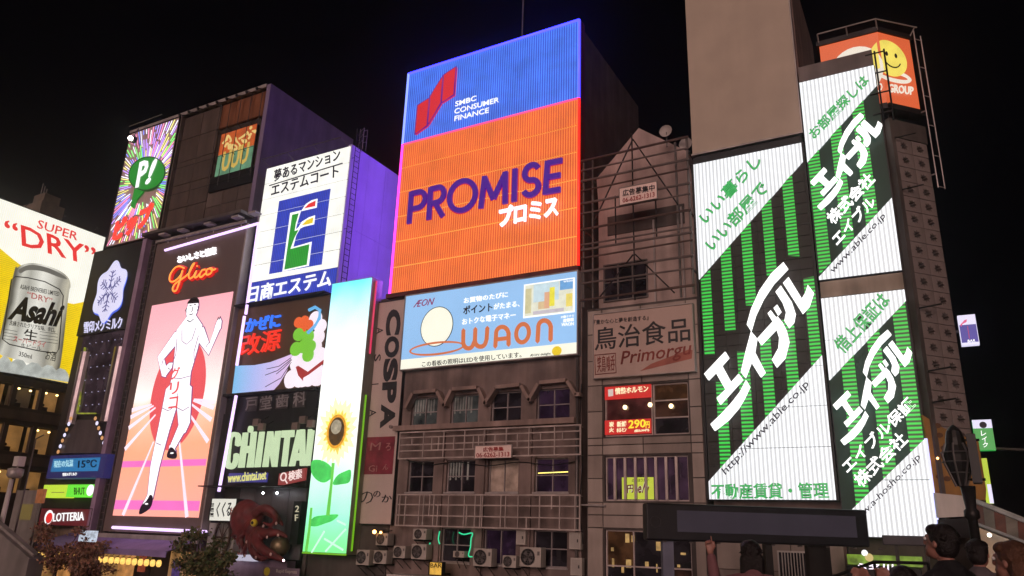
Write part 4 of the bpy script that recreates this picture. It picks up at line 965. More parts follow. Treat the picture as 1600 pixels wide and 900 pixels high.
B(G().wb(FW, -35.45, -28.4, 11.7, 11.84, .02, .5), 'bottom_rail', M_DARKMETAL, sgn)
B(G().wb(FW, -35.4, -28.4, 17.0, 17.1, .02, .7), 'top_rail', M_DARKMETAL, sgn)

# ---------- dental office letters and rental sign
o = T('signboard', 'black board with dim grey kanji tiles above the large CHINTAI letters', 'signboard', FW.w(-32, 10.8, 0))
B(G().wb(FW, -35.35, -28.5, 10.75, 11.66, .02, .2), 'backing_board', M_BLACK, o)
for k, (ch, p) in enumerate(zip('戸堂歯科', [(384, 642, 403, 640, 384, 622), (406, 641, 425, 638, 407, 620), (431, 638, 451, 635, 432, 618), (458, 636, 478, 632, 459, 613)])):
    a = FW.u(p[0] - 1, p[1] + 1, .22); b = FW.u(p[2] + 1, p[3] - 20, .22)
    t_ = B(G().wb(FW, a[0], b[0], a[1], b[1], .2, .24), 'kanji_tile', surf('tile_black', (.06, .055, .058, 1), .5), o)
    text(ch, t_, surf('dim_grey_letter', (.26, .25, .26, 1), .6), FW, p[0:2], p[2:4], p[4:6], .245, .03, .02)
sgn = T('billboard', 'black rental agency sign with huge pale green CHINTAI letters', 'billboard', FW.w(-32, 7, 0))
B(G().wb(FW, -35.35, -28.5, 6.75, 10.73, .02, .3), 'backing_board', M_BLACK, sgn)
E_PG = glow('pale_green_letter', S(206, 228, 184), .95, var=.04, scale=2)
KN = lambda pts: [(340 + a / 7.5, 650 + b / 7.5) for a, b in pts]
for pls in ([sm2([(262, 250), (255, 345), (202, 345), (208, 265), (195, 237), (170, 245), (155, 290), (135, 500), (137, 540), (150, 560), (170, 545), (182, 500), (188, 443), (237, 443), (226, 535), (205, 590), (165, 620), (120, 620), (88, 595), (80, 550), (90, 420), (105, 280), (130, 215), (175, 188), (225, 190), (252, 212)], 2)],
            [[(293, 195), (347, 192), (332, 350), (373, 350), (388, 185), (448, 182), (408, 600), (336, 602), (362, 432), (322, 432), (302, 603), (235, 605)]],
            [[(487, 185), (540, 182), (490, 597), (427, 600)]],
            [[(582, 180), (640, 178), (652, 335), (672, 178), (732, 172), (685, 595), (632, 595), (602, 400), (580, 595), (520, 597)]],
            [[(750, 170), (890, 163), (885, 243), (835, 247), (800, 588), (742, 590), (782, 250), (742, 252)]],
            [[(930, 158), (972, 157), (950, 322), (893, 585), (832, 588)], [(968, 157), (1012, 155), (1018, 582), (962, 584), (954, 320)], [(922, 432), (958, 432), (962, 520), (904, 520)]],
            [[(1058, 155), (1098, 152), (1046, 583), (1021, 583)]], [[(1112, 165), (1124, 165), (1072, 582), (1060, 582)]]):
    g = G()
    for k, pl in enumerate(pls): g.prism(FW, FW.pp(KN(pl), .5), .4, .5 + .002 * k)
    B(g, 'letter', E_PG, sgn)
B(G().prism(FW, sm2(FW.pp(KN([(362, 122), (402, 122), (398, 186), (352, 186)]), .5), 3), .4, .5), 'letter_dot', E_PG, sgn)
r = pxrect(FW, (357, 740), (417, 738), (416, 752), (356, 755), .4)
B(G().wb(FW, *r, .302, .4), 'web_address_board', glow('violet_board', S(66, 62, 150), .7), sgn)
text('www.chintai.net', sgn, glow('pale_yellow_text', S(228, 224, 130), 1), FW, (356, 754), (416, 749), (357, 740), .42, .03, .02)
P = FW.pp([(436, 740), (477, 731), (475, 750), (434, 759)], .45)
B(G().prism(FW, P, .302, .45), 'search_board', glow('brick_board', S(160, 60, 60), .7), sgn)
text('検索', sgn, glow('pale_pink_text', S(245, 220, 215), 1), FW, (451, 752), (472, 747), (451, 737), .47, .03, .03)
c = FW.u(443, 745, .47); B(ring(FW, c, .22, .22, .06, .5, .04), 'magnifier_ring', glow('pale_pink_text', (1, 1, 1, 1)), sgn)
B(G().bar(FW.w(c[0] + .15, c[1] - .15, .48), FW.w(c[0] + .32, c[1] - .33, .48), .04), 'magnifier_handle', glow('pale_pink_text', (1, 1, 1, 1)), sgn)
g = G(); g2 = G()
for px, py in ((401, 660), (409, 667), (462, 666), (474, 656), (486, 662)):
    c = FW.u(px, py, 1.0); h_ = B(G().box(c[0] - .2, c[0] + .2, 28.9, 29.1, c[1] - .18, c[1] + .18), 'floodlight_head', surf('taupe_lamp_head', (.25, .2, .18, 1), .5), sgn); B(G().bar((c[0], 29.1, c[1]), (c[0] + .1, 29.85, c[1] + .5), .025), 'lamp_arm', M_DARKMETAL, h_)

# ---------- sunflower screen
r = pxrect(FW, (520, 444), (582, 433), (538, 864), (472, 862), .95)
sgn = T('led_screen', 'tall bright screen showing a sunflower under a turquoise sky', 'screen', FW.w((r[0] + r[1]) / 2, r[2], .9))
m_ = screen('sunflower_sky', 2, 0, r[3] - r[2], [(0, S(120, 236, 140)), (.12, S(150, 242, 200)), (.26, S(206, 250, 226)), (.36, S(252, 255, 248)), (.6, S(255, 255, 250)), (.76, S(240, 253, 253)), (.9, S(190, 244, 252)), (1, S(110, 226, 238))], 1.35)
B(G().wb(FW, *r, .9, .95), 'screen', m_, sgn)
B(G().wb(FW, r[0] - .05, r[1] + .02, r[2] - .06, r[3] + .05, .02, .898), 'cabinet', surf('green_black_cabinet', (.30, .28, .22, 1), .5), sgn)
neon(sgn, FW, [(r[1] + .07, r[2] + .1), (r[1] + .07, r[2] + 7.5)], .6, glow('edge_green', S(120, 190, 20), .8), .045, 'edge_light', px=False)
neon(sgn, FW, [(r[0] - .02, r[2] - .06), (r[1] + .04, r[2] - .06)], .94, glow('edge_green', (1, 1, 1, 1)), .04, 'edge_light', px=False)
neon(sgn, FW, [(r[1] + .07, r[3] - 4.0), (r[1] + .07, r[3] - .1)], .6, glow('edge_red', (.7, .03, .1, 1), 1.0), .05, 'edge_light', px=False)
KS = lambda pts: [(340 + a / 3., 600 + b / 3.) for a, b in pts]
c = FW.u(*KS([(558, 222)])[0], .97)
m_pet = glow('petal_yellow', S(255, 222, 96), 1.15, var=.25, scale=3); m_pet2 = glow('petal_pale', S(255, 248, 196), 1.15, var=.1)
for k in range(22):
    a = 2 * math.pi * k / 22 + .1; R1 = 1.5 + .12 * math.sin(k * 2.3); w = .2
    ux, uz = math.cos(a) * .86, math.sin(a) * 1.12
    for rr, ww, mm, of in ((R1, .27, m_pet2, .962), (R1 * .66, .19, m_pet, .972)):
        px_, pz_ = -math.sin(a) * ww, math.cos(a) * ww
        B(G().prism(FW, [(c[0] + ux * .5, c[1] + uz * .5), (c[0] + ux * rr * .6 + px_, c[1] + uz * rr * .6 + pz_), (c[0] + ux * rr, c[1] + uz * rr), (c[0] + ux * rr * .6 - px_, c[1] + uz * rr * .6 - pz_)], .952, of + (k % 3) * .002), 'petal', mm, sgn)
B(G().prism(FW, ell(c, .62, .84, 30), .952, .984), 'flower_ring', glow('petal_orange', S(236, 160, 40), 1.0, var=.3, scale=5), sgn)
B(G().prism(FW, ell(c, .5, .7, 30), .952, .99), 'flower_heart', glow('seed_brown', S(84, 56, 22), .8, var=.5, scale=5), sgn)
B(G().prism(FW, ell((c[0] - .04, c[1] + .22), .34, .36, 20), .952, .996), 'flower_heart_light', glow('seed_grey', S(190, 176, 150), .8, var=.3, scale=5), sgn)
m_st = glow('stem_green', S(110, 214, 80), 1.0, var=.15); m_lf = glow('leaf_green', S(70, 205, 90), 1.05, var=.3, scale=1.4)
shape(sgn, FW, KS([(535, 370), (548, 370), (540, 450), (524, 618), (508, 615), (528, 460)]), .97, m_st, 'stem', .02)
shape(sgn, FW, sm2(KS([(532, 440), (500, 462), (465, 450), (440, 415), (442, 362), (480, 356), (520, 376), (538, 405)])), .965, m_lf, 'leaf', .015)
shape(sgn, FW, sm2(KS([(540, 470), (560, 430), (600, 408), (624, 405), (618, 458), (580, 470)])), .967, m_lf, 'leaf', .015)
shape(sgn, FW, sm2(KS([(430, 660), (450, 625), (500, 615), (565, 612), (540, 640), (500, 655), (460, 668)])), .966, m_lf, 'leaf', .015)
shape(sgn, FW, KS([(434, 580), (444, 580), (434, 690), (420, 786), (408, 784), (424, 680)]), .972, m_st, 'stem', .02)
m_str = glow('screen_glint', S(205, 248, 225), 1.1)
for a, b in (((500, 725), (588, 778)), ((505, 785), (600, 680)), ((440, 790), (500, 690)), ((560, 640), (600, 660))):
    P = FW.pp(KS([a, b]), .975); B(G().tube([FW.w(x, z, .96) for x, z in P], .05, 5), 'glint', m_str, sgn)

# ---------- vertical lettered board
r = pxrect(FW, (587, 475), (638, 466), (612, 820), (557, 817), .15)
sgn = sign('vertical_sign', 'tall unlit beige board with sideways COSPA letters', FW, *r, .02, .15, surf('beige_pink_board', (.50, .40, .37, 1), .6, var=.06, streak=.08), rim=.05)
KC = lambda x, y: (550 + x / 4.5, 460 + y / 4.5)
P_COAL = surf('print_charcoal', (.03, .028, .032, 1), .5, bump=0, streak=0)
# letters lie on their side: their baseline runs down the board
W_COSPA = [((250, 112), (245, 285)), ((240, 300), (235, 440)), ((228, 450), (215, 620)), ((210, 650), (205, 790))]
for ch, y0, y1 in (('C', 484.5, 524.5), ('O', 526.5, 559.5), ('S', 561, 597), ('P', 598, 631), ('A', 632, 669)):
    xl = lambda y: 606 - (y - 484) * .058
    text(ch, sgn, P_COAL, FW, (xl(y0) - 1, y0), (xl(y1) - 1, y1), (xl(y0) + 21, y0 - 2), .16, .04, .11, res=4, name='letter')
for ch, y0, y1 in (('A', 512, 522), ('S', 554, 565), ('I', 600, 601.5), ('A', 640, 651)):
    xl = lambda y: 589 - (y - 512) * .085
    text(ch, sgn, P_COAL, FW, (xl(y0), y0), (xl(y1), y1), (xl(y0) + 10, y0 - 1), .16, .02, .0, name='letter')
text('®', sgn, P_COAL, FW, (608, 670), (608, 664), (614, 670), .16, .02)
rr = pxrect(FW, (572, 683), (617, 682), (613, 741), (568, 741), .17)
B(G().wb(FW, *rr, .152, .17), 'crimson_panel', surf('crimson_print', (.26, .035, .06, 1), .6, var=.4, scale=2), sgn)
text('M', sgn, surf('pink_print', (.45, .2, .2, 1), .6), FW, (578, 704), (594, 703), (580, 692), .18, .02, .0)
text('ろ', sgn, surf('pink_print', (1, 1, 1, 1)), FW, (603, 704), (611, 704), (603, 692), .18, .02, .0)
text('ん', sgn, surf('pink_print', (1, 1, 1, 1)), FW, (598, 734), (606, 734), (600, 725), .18, .02, .0)
text('Gi', sgn, surf('pink_print', (1, 1, 1, 1)), FW, (576, 737), (589, 737), (577, 727), .18, .02, .01)
text('の', sgn, P_COAL, FW, (561, 787), (582, 787), (563, 768), .16, .02, -.02); text('の', sgn, P_COAL, FW, (583, 777), (594, 777), (584, 767), .16, .02, .0); text('か', sgn, P_COAL, FW, (596, 785), (612, 785), (597, 773), .16, .02, .01)

# ---------- orange and blue neon sign
PX = (-24.3, -13.5); PZ = (16.55, 29.95)
sgn = T('neon_billboard', 'huge orange and electric blue neon sign with purple PROMISE letters', 'billboard', FW.w(-18.9, 16.5, 0))
B(G().box(-24.3, -13.5, 30.45, 38.6, 16.52, 29.7), 'housing', M_CONC_D, sgn)
B(G().wb(FW, PX[0] - .05, PX[1] + .05, PZ[0] - .05, PZ[1] + .04, -.45, -.02), 'backing_board', surf('maroon_rail', (.12, .03, .03, 1), .5), sgn)
B(G().wb(FW, PX[0] + .02, PX[1] - .02, PZ[0] + .02, PZ[1] - .02, -.02, .0), 'glowing_back_sheet', glow('warm_glowing_gap', S(255, 190, 90), 1.0), sgn)
zmid = (FW.u(636, 222, .1)[1] + FW.u(907, 156, .1)[1]) / 2
m_pb = glow('tube_rows_blue', S(84, 146, 252), 1.0, var=.16, scale=.8, stripe=(0, .135, .8, S(36, 74, 232)))
m_po = glow('tube_rows_orange', S(255, 140, 66), 1.0, var=.12, scale=.8, stripe=(0, .135, .85, S(240, 78, 34)))
fp = lambda a, b: [(PX[0], a), (PX[1], a), (PX[1], b), (PX[0], b)]
rows(sgn, FW, fp(zmid, PZ[1]), .002, .1, m_pb, lin(zmid, PZ[1], 3), .01, 'blue_panel')
rows(sgn, FW, fp(PZ[0], zmid), .002, .1, m_po, lin(PZ[0], zmid, 6), .075, 'orange_panel')
neon(sgn, FW, [(PX[0] + .02, zmid), (PX[1] - .02, zmid)], .13, glow('neon_rose', S(255, 80, 150), 1.2), .05, px=False)
neon(sgn, FW, [(PX[0], PZ[1]), (PX[1], PZ[1])], .12, glow('neon_deep_blue', (.02, .02, 1, 1), 9), .07, px=False)
neon(sgn, FW, [(PX[1], zmid), (PX[1], PZ[1])], .12, glow('neon_deep_blue', (1, 1, 1, 1)), .07, px=False)
neon(sgn, FW, [(PX[1], PZ[0]), (PX[1], zmid)], .12, glow('neon_red', (1, .012, .006, 1), 3), .07, px=False)
neon(sgn, FW, [(PX[0], zmid), (PX[0], PZ[1])], .12, glow('neon_pale_blue', (.2, .28, 1, 1), 2), .07, px=False)
neon(sgn, FW, [(PX[0], PZ[0]), (PX[0], zmid)], .12, glow('neon_magenta', (1, .05, .62, 1), 2.2), .07, px=False)
# added violet tubes, unseen from the camera, wash the neighbouring block's flank
for y in (30.15, 31.6, 33.2):
    B(G().tube([(-24.45, y, 13.6), (-24.45, y, 29.8)], .05, 6), 'added_violet_tube', glow('added_violet_light', (.27, .075, 1.0, 1), 36), sgn, smooth=True)
KP = lambda pts: [(620 + a / 4.2867, 30 + b / 4.2867) for a, b in pts]
for k, pl in enumerate(([(137, 578), (217, 528), (203, 712), (120, 770)], [(221, 518), (308, 380), (296, 560), (208, 706)], [(312, 374), (397, 318), (383, 505), (300, 558)])):
    shape(sgn, FW, KP(pl), .3, glow('logo_red', S(216, 38, 44), 1.0), 'logo_stripe', .15)
    P = FW.pp(KP(pl), .3); B(G().tube([FW.w(a, z, .28) for a, z in P], .05, 5, True), 'logo_outline', glow('logo_violet', S(110, 20, 150), .8), sgn)
for t_, bl, br, tl in (('SMBC', (391, 586), (532, 544), (394, 553)), ('CONSUMER', (386, 636), (684, 556), (389, 602)), ('FINANCE', (386, 684), (616, 626), (389, 650))):
    q = KP([bl, br, tl]); text(t_, sgn, E_WHITE, FW, *q, .12, .03, .012, res=4)
PW = lambda pts: [(600 + a / 3.75, 230 + b / 3.75) for a, b in pts]
m_pl = glow('letter_purple', S(70, 14, 150), .8); E_PLO = glow('letter_rim_crimson', S(196, 20, 60), 1)
boxes = [('P', (130, 448), (238, 425), (145, 262)), ('R', (246, 425), (352, 400), (258, 236)), ('O', (368, 392), (538, 362), (376, 202)), ('M', (552, 358), (718, 326), (566, 172)), ('I', (742, 320), (776, 312), (748, 128)), ('S', (800, 298), (914, 274), (808, 104)), ('E', (928, 276), (1030, 258), (942, 80))]
def band(pts, w):   # constant-width stroke outline with square ends
    L_, R_ = [], []
    for i, p in enumerate(pts):
        a_ = pts[max(0, i - 1)]; b_ = pts[min(len(pts) - 1, i + 1)]; d = Vector((b_[0] - a_[0], b_[1] - a_[1])).normalized()
        k_ = 1.0
        if 0 < i < len(pts) - 1:
            d1 = Vector((p[0] - a_[0], p[1] - a_[1])).normalized(); k_ = 1 / max(.45, d1.dot(d))
        L_.append((p[0] - d.y * w * k_, p[1] + d.x * w * k_)); R_.append((p[0] + d.y * w * k_, p[1] - d.x * w * k_))
    return L_ + R_[::-1]
def uarc(cx, cy, rx, ry, a0, a1, n=12): return [(cx + rx * math.cos(math.radians(a0 + (a1 - a0) * k / n)), cy + ry * math.sin(math.radians(a0 + (a1 - a0) * k / n))) for k in range(n + 1)]
GLY = {'P': [[(.12, 0), (.12, 1)], [(.12, .94)] + uarc(.55, .69, .36, .25, 90, -90) + [(.12, .44)]],
       'R': [[(.12, 0), (.12, 1)], [(.12, .94)] + uarc(.55, .71, .34, .23, 90, -90) + [(.12, .48)], [(.42, .48), (.9, 0)]],
       'O': [uarc(.5, .5, .45, .45, 0, 360, 32)],
       'M': [[(.07, 0), (.13, 1)], [(.13, .96), (.5, .22)], [(.5, .22), (.87, .96)], [(.87, 1), (.93, 0)]],
       'I': [[(.5, 0), (.5, 1)]],
       'S': [uarc(.5, .72, .36, .23, 25, 270, 14) + uarc(.5, .27, .38, .22, 90, -160, 14)[1:]],
       'E': [[(.14, 0), (.14, 1)], [(.14, .93), (1, .93)], [(.14, .5), (.95, .5)], [(.14, .07), (1, .07)]]}
for ch, a, b, c in boxes:
    for dx, dy, w, off, dep, m, nm in ((0, 0, .135, .34, .13, m_pl, 'letter'), (3, 5, .165, .16, .05, E_PLO, 'letter_rim')):
        A_, B_, C_ = [Vector(FW.u(*PW([(q_[0] + dx, q_[1] + dy)])[0], off)) for q_ in (a, b, c)]
        g = G()
        for k, st_ in enumerate(GLY[ch]):
            P = [tuple(A_ + (B_ - A_) * u + (C_ - A_) * v) for u, v in st_]
            if ch == 'O':
                n_ = len(P) - 1; cen = (sum(p[0] for p in P[:-1]) / n_, sum(p[1] for p in P[:-1]) / n_)
                o_ = [(p[0] + (p[0] - cen[0]) / math.dist(p, cen) * w, p[1] + (p[1] - cen[1]) / math.dist(p, cen) * w) for p in P[:-1]]; i_ = [(p[0] - (p[0] - cen[0]) / math.dist(p, cen) * w, p[1] - (p[1] - cen[1]) / math.dist(p, cen) * w) for p in P[:-1]]
                vs = [FW.w(*p, off) for p in o_] + [FW.w(*p, off) for p in i_] + [FW.w(*p, off - dep) for p in o_] + [FW.w(*p, off - dep) for p in i_]; fs = []
                for t in range(n_):
                    u_ = (t + 1) % n_; fs += [(t, u_, n_ + u_, n_ + t), (t, 2 * n_ + t, 2 * n_ + u_, u_), (n_ + t, n_ + u_, 3 * n_ + u_, 3 * n_ + t)]
                g.add(vs, fs)
            else: g.prism(FW, band(P, w), off - dep, off + .002 * k)
        B(g, nm, m, sgn)
q = PW([(675, 470), (1022, 402), (682, 352)])
q = [(780.5, 356), (873, 337), (782, 325)]
text('プロミス', sgn, glow('letter_white', (1, .95, 1, 1), 1.3), FW, *q, .2, .15, .06)
text('プロミス', sgn, glow('letter_rim_violet', S(200, 60, 170), 1), FW, *q, .12, .06, .085, name='lettering_rim')
B(G().wb(FW, PX[0] - .1, PX[1] + .1, PZ[0] - .28, PZ[0] - .07, -.4, .3), 'bottom_rail', surf('maroon_rail', (.12, .03, .03, 1), .5), sgn)
B(G().bar((-18.6, 33, 29.7), (-18.6, 33, 36), .05).bar((-18.6, 33, 36), (-18.6, 33, 40), .025), 'antenna', M_STEEL, sgn)

# ---------- pale blue card sign
r = (-23.05, -13.45, 12.36, 16.18)
sgn = sign('billboard', 'pale blue and white lit board with large orange waon letters', FW, r[0], r[1], r[2], r[3], .02, .3, M_WHITEPAINT, cat='billboard', rim=.06, rimmat=M_LIGHTSTEEL)
zsp = FW.u(640, 560, .33)[1]; zsp = (zsp + FW.u(905, 535, .33)[1]) / 2
for a, b in zip(lin(r[0], r[1], 4)[:-1], lin(r[0], r[1], 4)[1:]):
    B(G().wb(FW, a + .004, b - .004, zsp, r[3], .302, .33), 'sky_blue_panel', glow('lit_pale_blue', S(150, 196, 242), 1.0, var=.05, scale=.4), sgn)
    B(G().wb(FW, a + .004, b - .004, r[2], zsp - .004, .302, .33), 'cream_panel', glow('lit_cream', S(250, 248, 228), 1.05, var=.04), sgn)
KW = lambda x, y: (620 + x / 5., 420 + y / 5.)
E_OR = glow('lit_terracotta', S(212, 112, 62), 1.0, var=.04); P_GREY = surf('print_grey', (.05, .045, .06, 1), .5, bump=0)
text('ÆON', sgn, glow('lit_wine', S(150, 40, 100), .8), FW, KW(130, 303), KW(278, 282), KW(150, 248), .34, .03, .0)
for t_, a, b, c, m in (('お買物のたびに', (524, 272), (868, 222), (526, 228), E_WHITE), ('ポイント', (520, 358), (748, 330), (522, 292), P_GREY), ('がたまる、', (758, 320), (960, 295), (760, 272), E_WHITE), ('おトクな電子マネー', (512, 440), (930, 385), (512, 392), E_WHITE)):
    text(t_, sgn, m, FW, KW(*a), KW(*b), KW(*c), .34, .03, .03)
def stroke(pts, w, mat, nm, off=.37, W=FW):
    P = [Vector(W.u(*KW(*p), off)) for p in pts]
    return B(G().prism(W, blob([tuple(p) for p in P], [w] * len(P)), .332, off), nm, mat, sgn)
def arc(cx, cy, rx, ry, a0, a1, n=10): return [(cx + rx * math.cos(math.radians(a0 + (a1 - a0) * k / n)), cy - ry * math.sin(math.radians(a0 + (a1 - a0) * k / n))) for k in range(n + 1)]
wv = .105
stroke([(519, 480), (517, 570)] + arc(558, 575, 40, 46, 190, 350) + [(608, 560), (612, 478)], wv, E_OR, 'letter_stroke')
stroke([(612, 470), (609, 560)] + arc(652, 564, 42, 44, 190, 350) + [(700, 550), (706, 462)], wv, E_OR, 'letter_stroke', .374)
stroke([(768, 606), (774, 520)] + arc(822, 505, 48, 52, 170, 10) + [(872, 500), (872, 592)], wv, E_OR, 'letter_stroke')
stroke([(775, 552), (870, 540)], wv * .9, E_OR, 'letter_stroke', .374)
P = FW.u(*KW(981, 502), .37); B(ring(FW, P, 1.03 * (FW.u(*KW(1044, 502), .37)[0] - P[0]), .73 * 1.0 * (FW.u(*KW(981, 415), .37)[1] - P[1]) / .73, .2, .37, .035), 'letter_ring', E_OR, sgn)
stroke([(1098, 565), (1104, 470)] + arc(1152, 455, 48, 52, 170, 10) + [(1202, 450), (1200, 555)], wv, E_OR, 'letter_stroke')
P = FW.u(*KW(308, 622), .36); B(ring(FW, P, 1.62, .34, .1, .37, .03, 40), 'orange_hoop', E_OR, sgn)
B(G().prism(FW, ell(FW.u(*KW(312, 450), .35), .95, 1.0, 30), .332, .355), 'plain_white_oval', glow('lit_cream', (1, 1, 1, 1)), sgn)
P = FW.u(*KW(312, 450), .35); B(ring(FW, P, .97, 1.02, .035, .36, .02, 30), 'oval_outline', P_GREY, sgn)
text('この看板の照明はLEDを使用しています。', sgn, P_GREY, FW, KW(198, 768), KW(975, 692), KW(198, 726), .34, .02, .004)
text('ÆON delight', sgn, P_GREY, FW, KW(1040, 692), KW(1202, 676), KW(1042, 668), .34, .02, .0)
# illustrated card
q = pxrect(FW, KW(992, 124), KW(1390, 66), KW(1388, 335), KW(988, 388), .36)
B(G().wb(FW, q[0], q[1], q[2], q[3], .332, .36), 'card', E_WHITE, sgn)
random.seed(11)
cw, chh = q[1] - q[0], q[3] - q[2]
for (a, b, c, d, col) in ((.03, .97, .04, .96, (236, 236, 215)), (.2, .7, .42, .95, (205, 228, 236)), (.04, .16, .12, .85, (214, 206, 160)), (.3, .45, .2, .55, (226, 196, 150)), (.42, .52, .2, .68, (232, 176, 140)), (.52, .62, .25, .8, (245, 232, 70)), (.62, .72, .2, .72, (220, 190, 150)), (.73, .86, .2, .62, (110, 176, 210)), (.84, .96, .18, .55, (244, 222, 110)), (.88, .95, .3, .45, (216, 90, 60)), (.72, .97, .68, .96, (110, 170, 225)), (.2, .8, .06, .16, (205, 196, 205)), (.36, .44, .08, .13, (240, 230, 60))):
    k = .361 + .0012 * random.randrange(1, 12) + .004 * a
    B(G().wb(FW, q[0] + cw * a, q[0] + cw * b, q[2] + chh * c, q[2] + chh * d, .36, k), 'card_print', glow('card_%d_%d_%d' % col, S(*col), .95, var=.1, scale=3), sgn)
text('waon', sgn, E_WHITE, FW, KW(1302, 108), KW(1376, 98), KW(1302, 94), .385, .01)
text('WAON', sgn, E_WHITE, FW, KW(1286, 450), KW(1382, 442), KW(1288, 424), .34, .03, .01)
text('大阪ミナミ', sgn, E_WHITE, FW, KW(1282, 388), KW(1384, 374), KW(1282, 370), .34, .03, .01)
text('道頓堀', sgn, E_WHITE, FW, KW(1300, 420), KW(1382, 410), KW(1300, 392), .34, .03, .02)
c = FW.u(*KW(1250, 642), .34); B(G().prism(FW, ell(c, .24, .22, 16), .332, .35), 'yellow_dot', glow('lit_yellow_leaf', (1, 1, 1, 1)), sgn)
def notice(label, pts, off, l1, l2, c1, q1, q2, org=0):
    r = pxrect(FW, *pts, off)
    s = sign('notice_board', label, FW, *r, off - .06, off, surf('notice_cream', (.80, .62, .57, 1), .6, streak=.05, var=.05), rim=.015, rimmat=M_LIGHTSTEEL)
    text(l1, s, c1, FW, *q1, off + .01, .02, .03); text(l2, s, surf('print_red', (.42, .03, .03, 1), .5, bump=0), FW, *q2, off + .01, .02, .015)
    return s
P_RED = surf('print_red', (.42, .03, .03, 1), .5, bump=0)
notice('small cream notice with red numbers hung on the upper lattice railing', [(743, 697), (800, 695), (799, 715), (742, 716)], .72, '広告募集', '06-6262-1313', P_RED, [(755, 706), (787, 705), (755, 699)], [(744.5, 715), (796, 713), (744.5, 708)])
s = notice('cream notice with dark kanji and red numbers on the pipe frame', [(968, 294), (1026, 284), (1027, 310), (969, 321)], .62, '広告募集中', '06-6262-1313', P_COAL, [(973, 307), (1023, 298), (973, 297)], [(973, 317), (1023, 307), (973, 310)])

# ---------- poultry restaurant sign
r = pxrect(FW, (926, 493), (1082, 474), (1085, 577), (930, 593), .3)
sgn = sign('restaurant_sign', 'unlit cream board with big black kanji and red script, under the pipe frame', FW, *r, .06, .3, surf('cream_pink_board', (.46, .345, .30, 1), .6, var=.06, streak=.06), rim=.03, rimmat=M_LIGHTSTEEL)
KJ = lambda x, y: (900 + x / 2.0455, 460 + y / 2.0455)
text('『豊かな心と夢を創造する』', sgn, P_COAL, FW, KJ(58, 97), KJ(232, 82), KJ(58, 82), .31, .02, .0)
text('鳥治食品', sgn, P_COAL, FW, KJ(60, 180), KJ(366, 148), KJ(60, 108), .31, .02, .015)
P_BRICK = surf('print_brick', (.25, .045, .035, 1), .5, bump=0)
P = FW.pp([KJ(205, 245), KJ(370, 205), KJ(372, 178), KJ(360, 176), KJ(240, 222)], .31)
B(G().prism(FW, P, .302, .312), 'brush_swash', surf('swash_pink', (.36, .12, .09, 1), .6), sgn)
text('Primorgu', sgn, P_BRICK, FW, KJ(140, 238), KJ(362, 206), KJ(150, 182), .32, .02, .01)
P = FW.pp([KJ(60, 194), KJ(126, 188), KJ(128, 250), KJ(62, 256)], .32); B(G().tube([FW.w(a, z, .32) for a, z in P], .022, 4, True), 'seal_border', P_BRICK, sgn)
text('笑鳥', sgn, P_BRICK, FW, KJ(68, 250), KJ(95, 247), KJ(68, 198), .31, .02, .0); text('喰呑', sgn, P_BRICK, FW, KJ(98, 246), KJ(124, 243), KJ(98, 196), .31, .02, .0)
# ---------- signs in the windows of the gabled building, frames, bars
def gpx(x, y): return (930 + x / 4.094, 580 + y / 4.094)
fmj = surf('white_window_frame', (.5, .42, .40, 1), .5)
(ha, hb), (h0, h1) = hx[0], hz[0]
xm = FW.u(*gpx(363, 250))[0]
f = window(bJ, FW, ha, xm - .02, h0, h1, 0, 1, 1, fmj, glassy('bar_interior', (.03, .015, .015, 1), S(70, 30, 30), .6), .2, .05)
B(G().ball((ha + .9, 30.1, (h0 + h1) / 2 + .15), .1, 8, 5).ball((ha + 2.0, 30.1, (h0 + h1) / 2 + .2), .1, 8, 5), 'globe_lamp', glow('globe_lamp', S(255, 225, 170), 3), f)
f = window(bJ, FW, xm + .02, hb, h0, h1, 0, 1, 3, fmj, [M_GLASS, glassy('warm_dim_glass', (.03, .02, .015, 1), S(48, 24, 18), .6), glassy('warm_dim_glass2', (.03, .02, .015, 1), S(66, 38, 18), .6)], .2, .06)
B(G().ball((hb - .75, 30.1, (h0 + h1) / 2 + .1), .1, 8, 5), 'globe_lamp', glow('globe_lamp', (1, 1, 1, 1)), f)
for lab, pts, words in (('upper lit red window sign with white and gold characters', [(60, 100), (356, 76), (356, 162), (62, 186)], [('情熱ホルモン', (128, 150), (340, 132), (128, 108))]),
                        ('lower lit red window sign with a large yellow price of 290', [(60, 316), (356, 302), (356, 398), (60, 404)], [('炭', (90, 358), (120, 356), (90, 325)), ('火', (90, 392), (120, 391), (90, 362)), ('新鮮', (140, 358), (200, 354), (140, 322)), ('ホルモン', (138, 392), (200, 388), (138, 364)), ('290', (212, 368), (322, 360), (214, 314)), ('円', (324, 366), (348, 364), (324, 322)), ('(税込304円)', (252, 392), (346, 386), (252, 374))])):
    q = pxrect(FW, *[gpx(*p) for p in pts], -.06)
    s = sign('window_sign', lab, FW, *q, -.12, -.06, glow('window_red', S(200, 26, 22), 1.0), body='panel')
    if 'upper' in lab: B(G().prism(FW, FW.pp([gpx(82, 118), gpx(115, 114), gpx(115, 158), gpx(84, 162)], -.05), -.058, -.045), 'pale_square', glow('window_cream', S(225, 200, 190), .9), s)
    for w_, a, b, c in words: text(w_, s, glow('window_yellow', S(255, 226, 50), 1.1) if w_ in ('290', '円') or 'upper' in lab and 0 else glow('window_pale', S(255, 236, 190), 1.1), FW, gpx(*a), gpx(*b), gpx(*c), -.055, .03, .04)
(ha, hb), (h0, h1) = hx[1], hz[1]
f = window(bJ, FW, ha, hb, h0, h1, 0, 1, 1, fmj, glassy('violet_room', (.03, .02, .04, 1), S(56, 34, 50), .5), .2, .06)
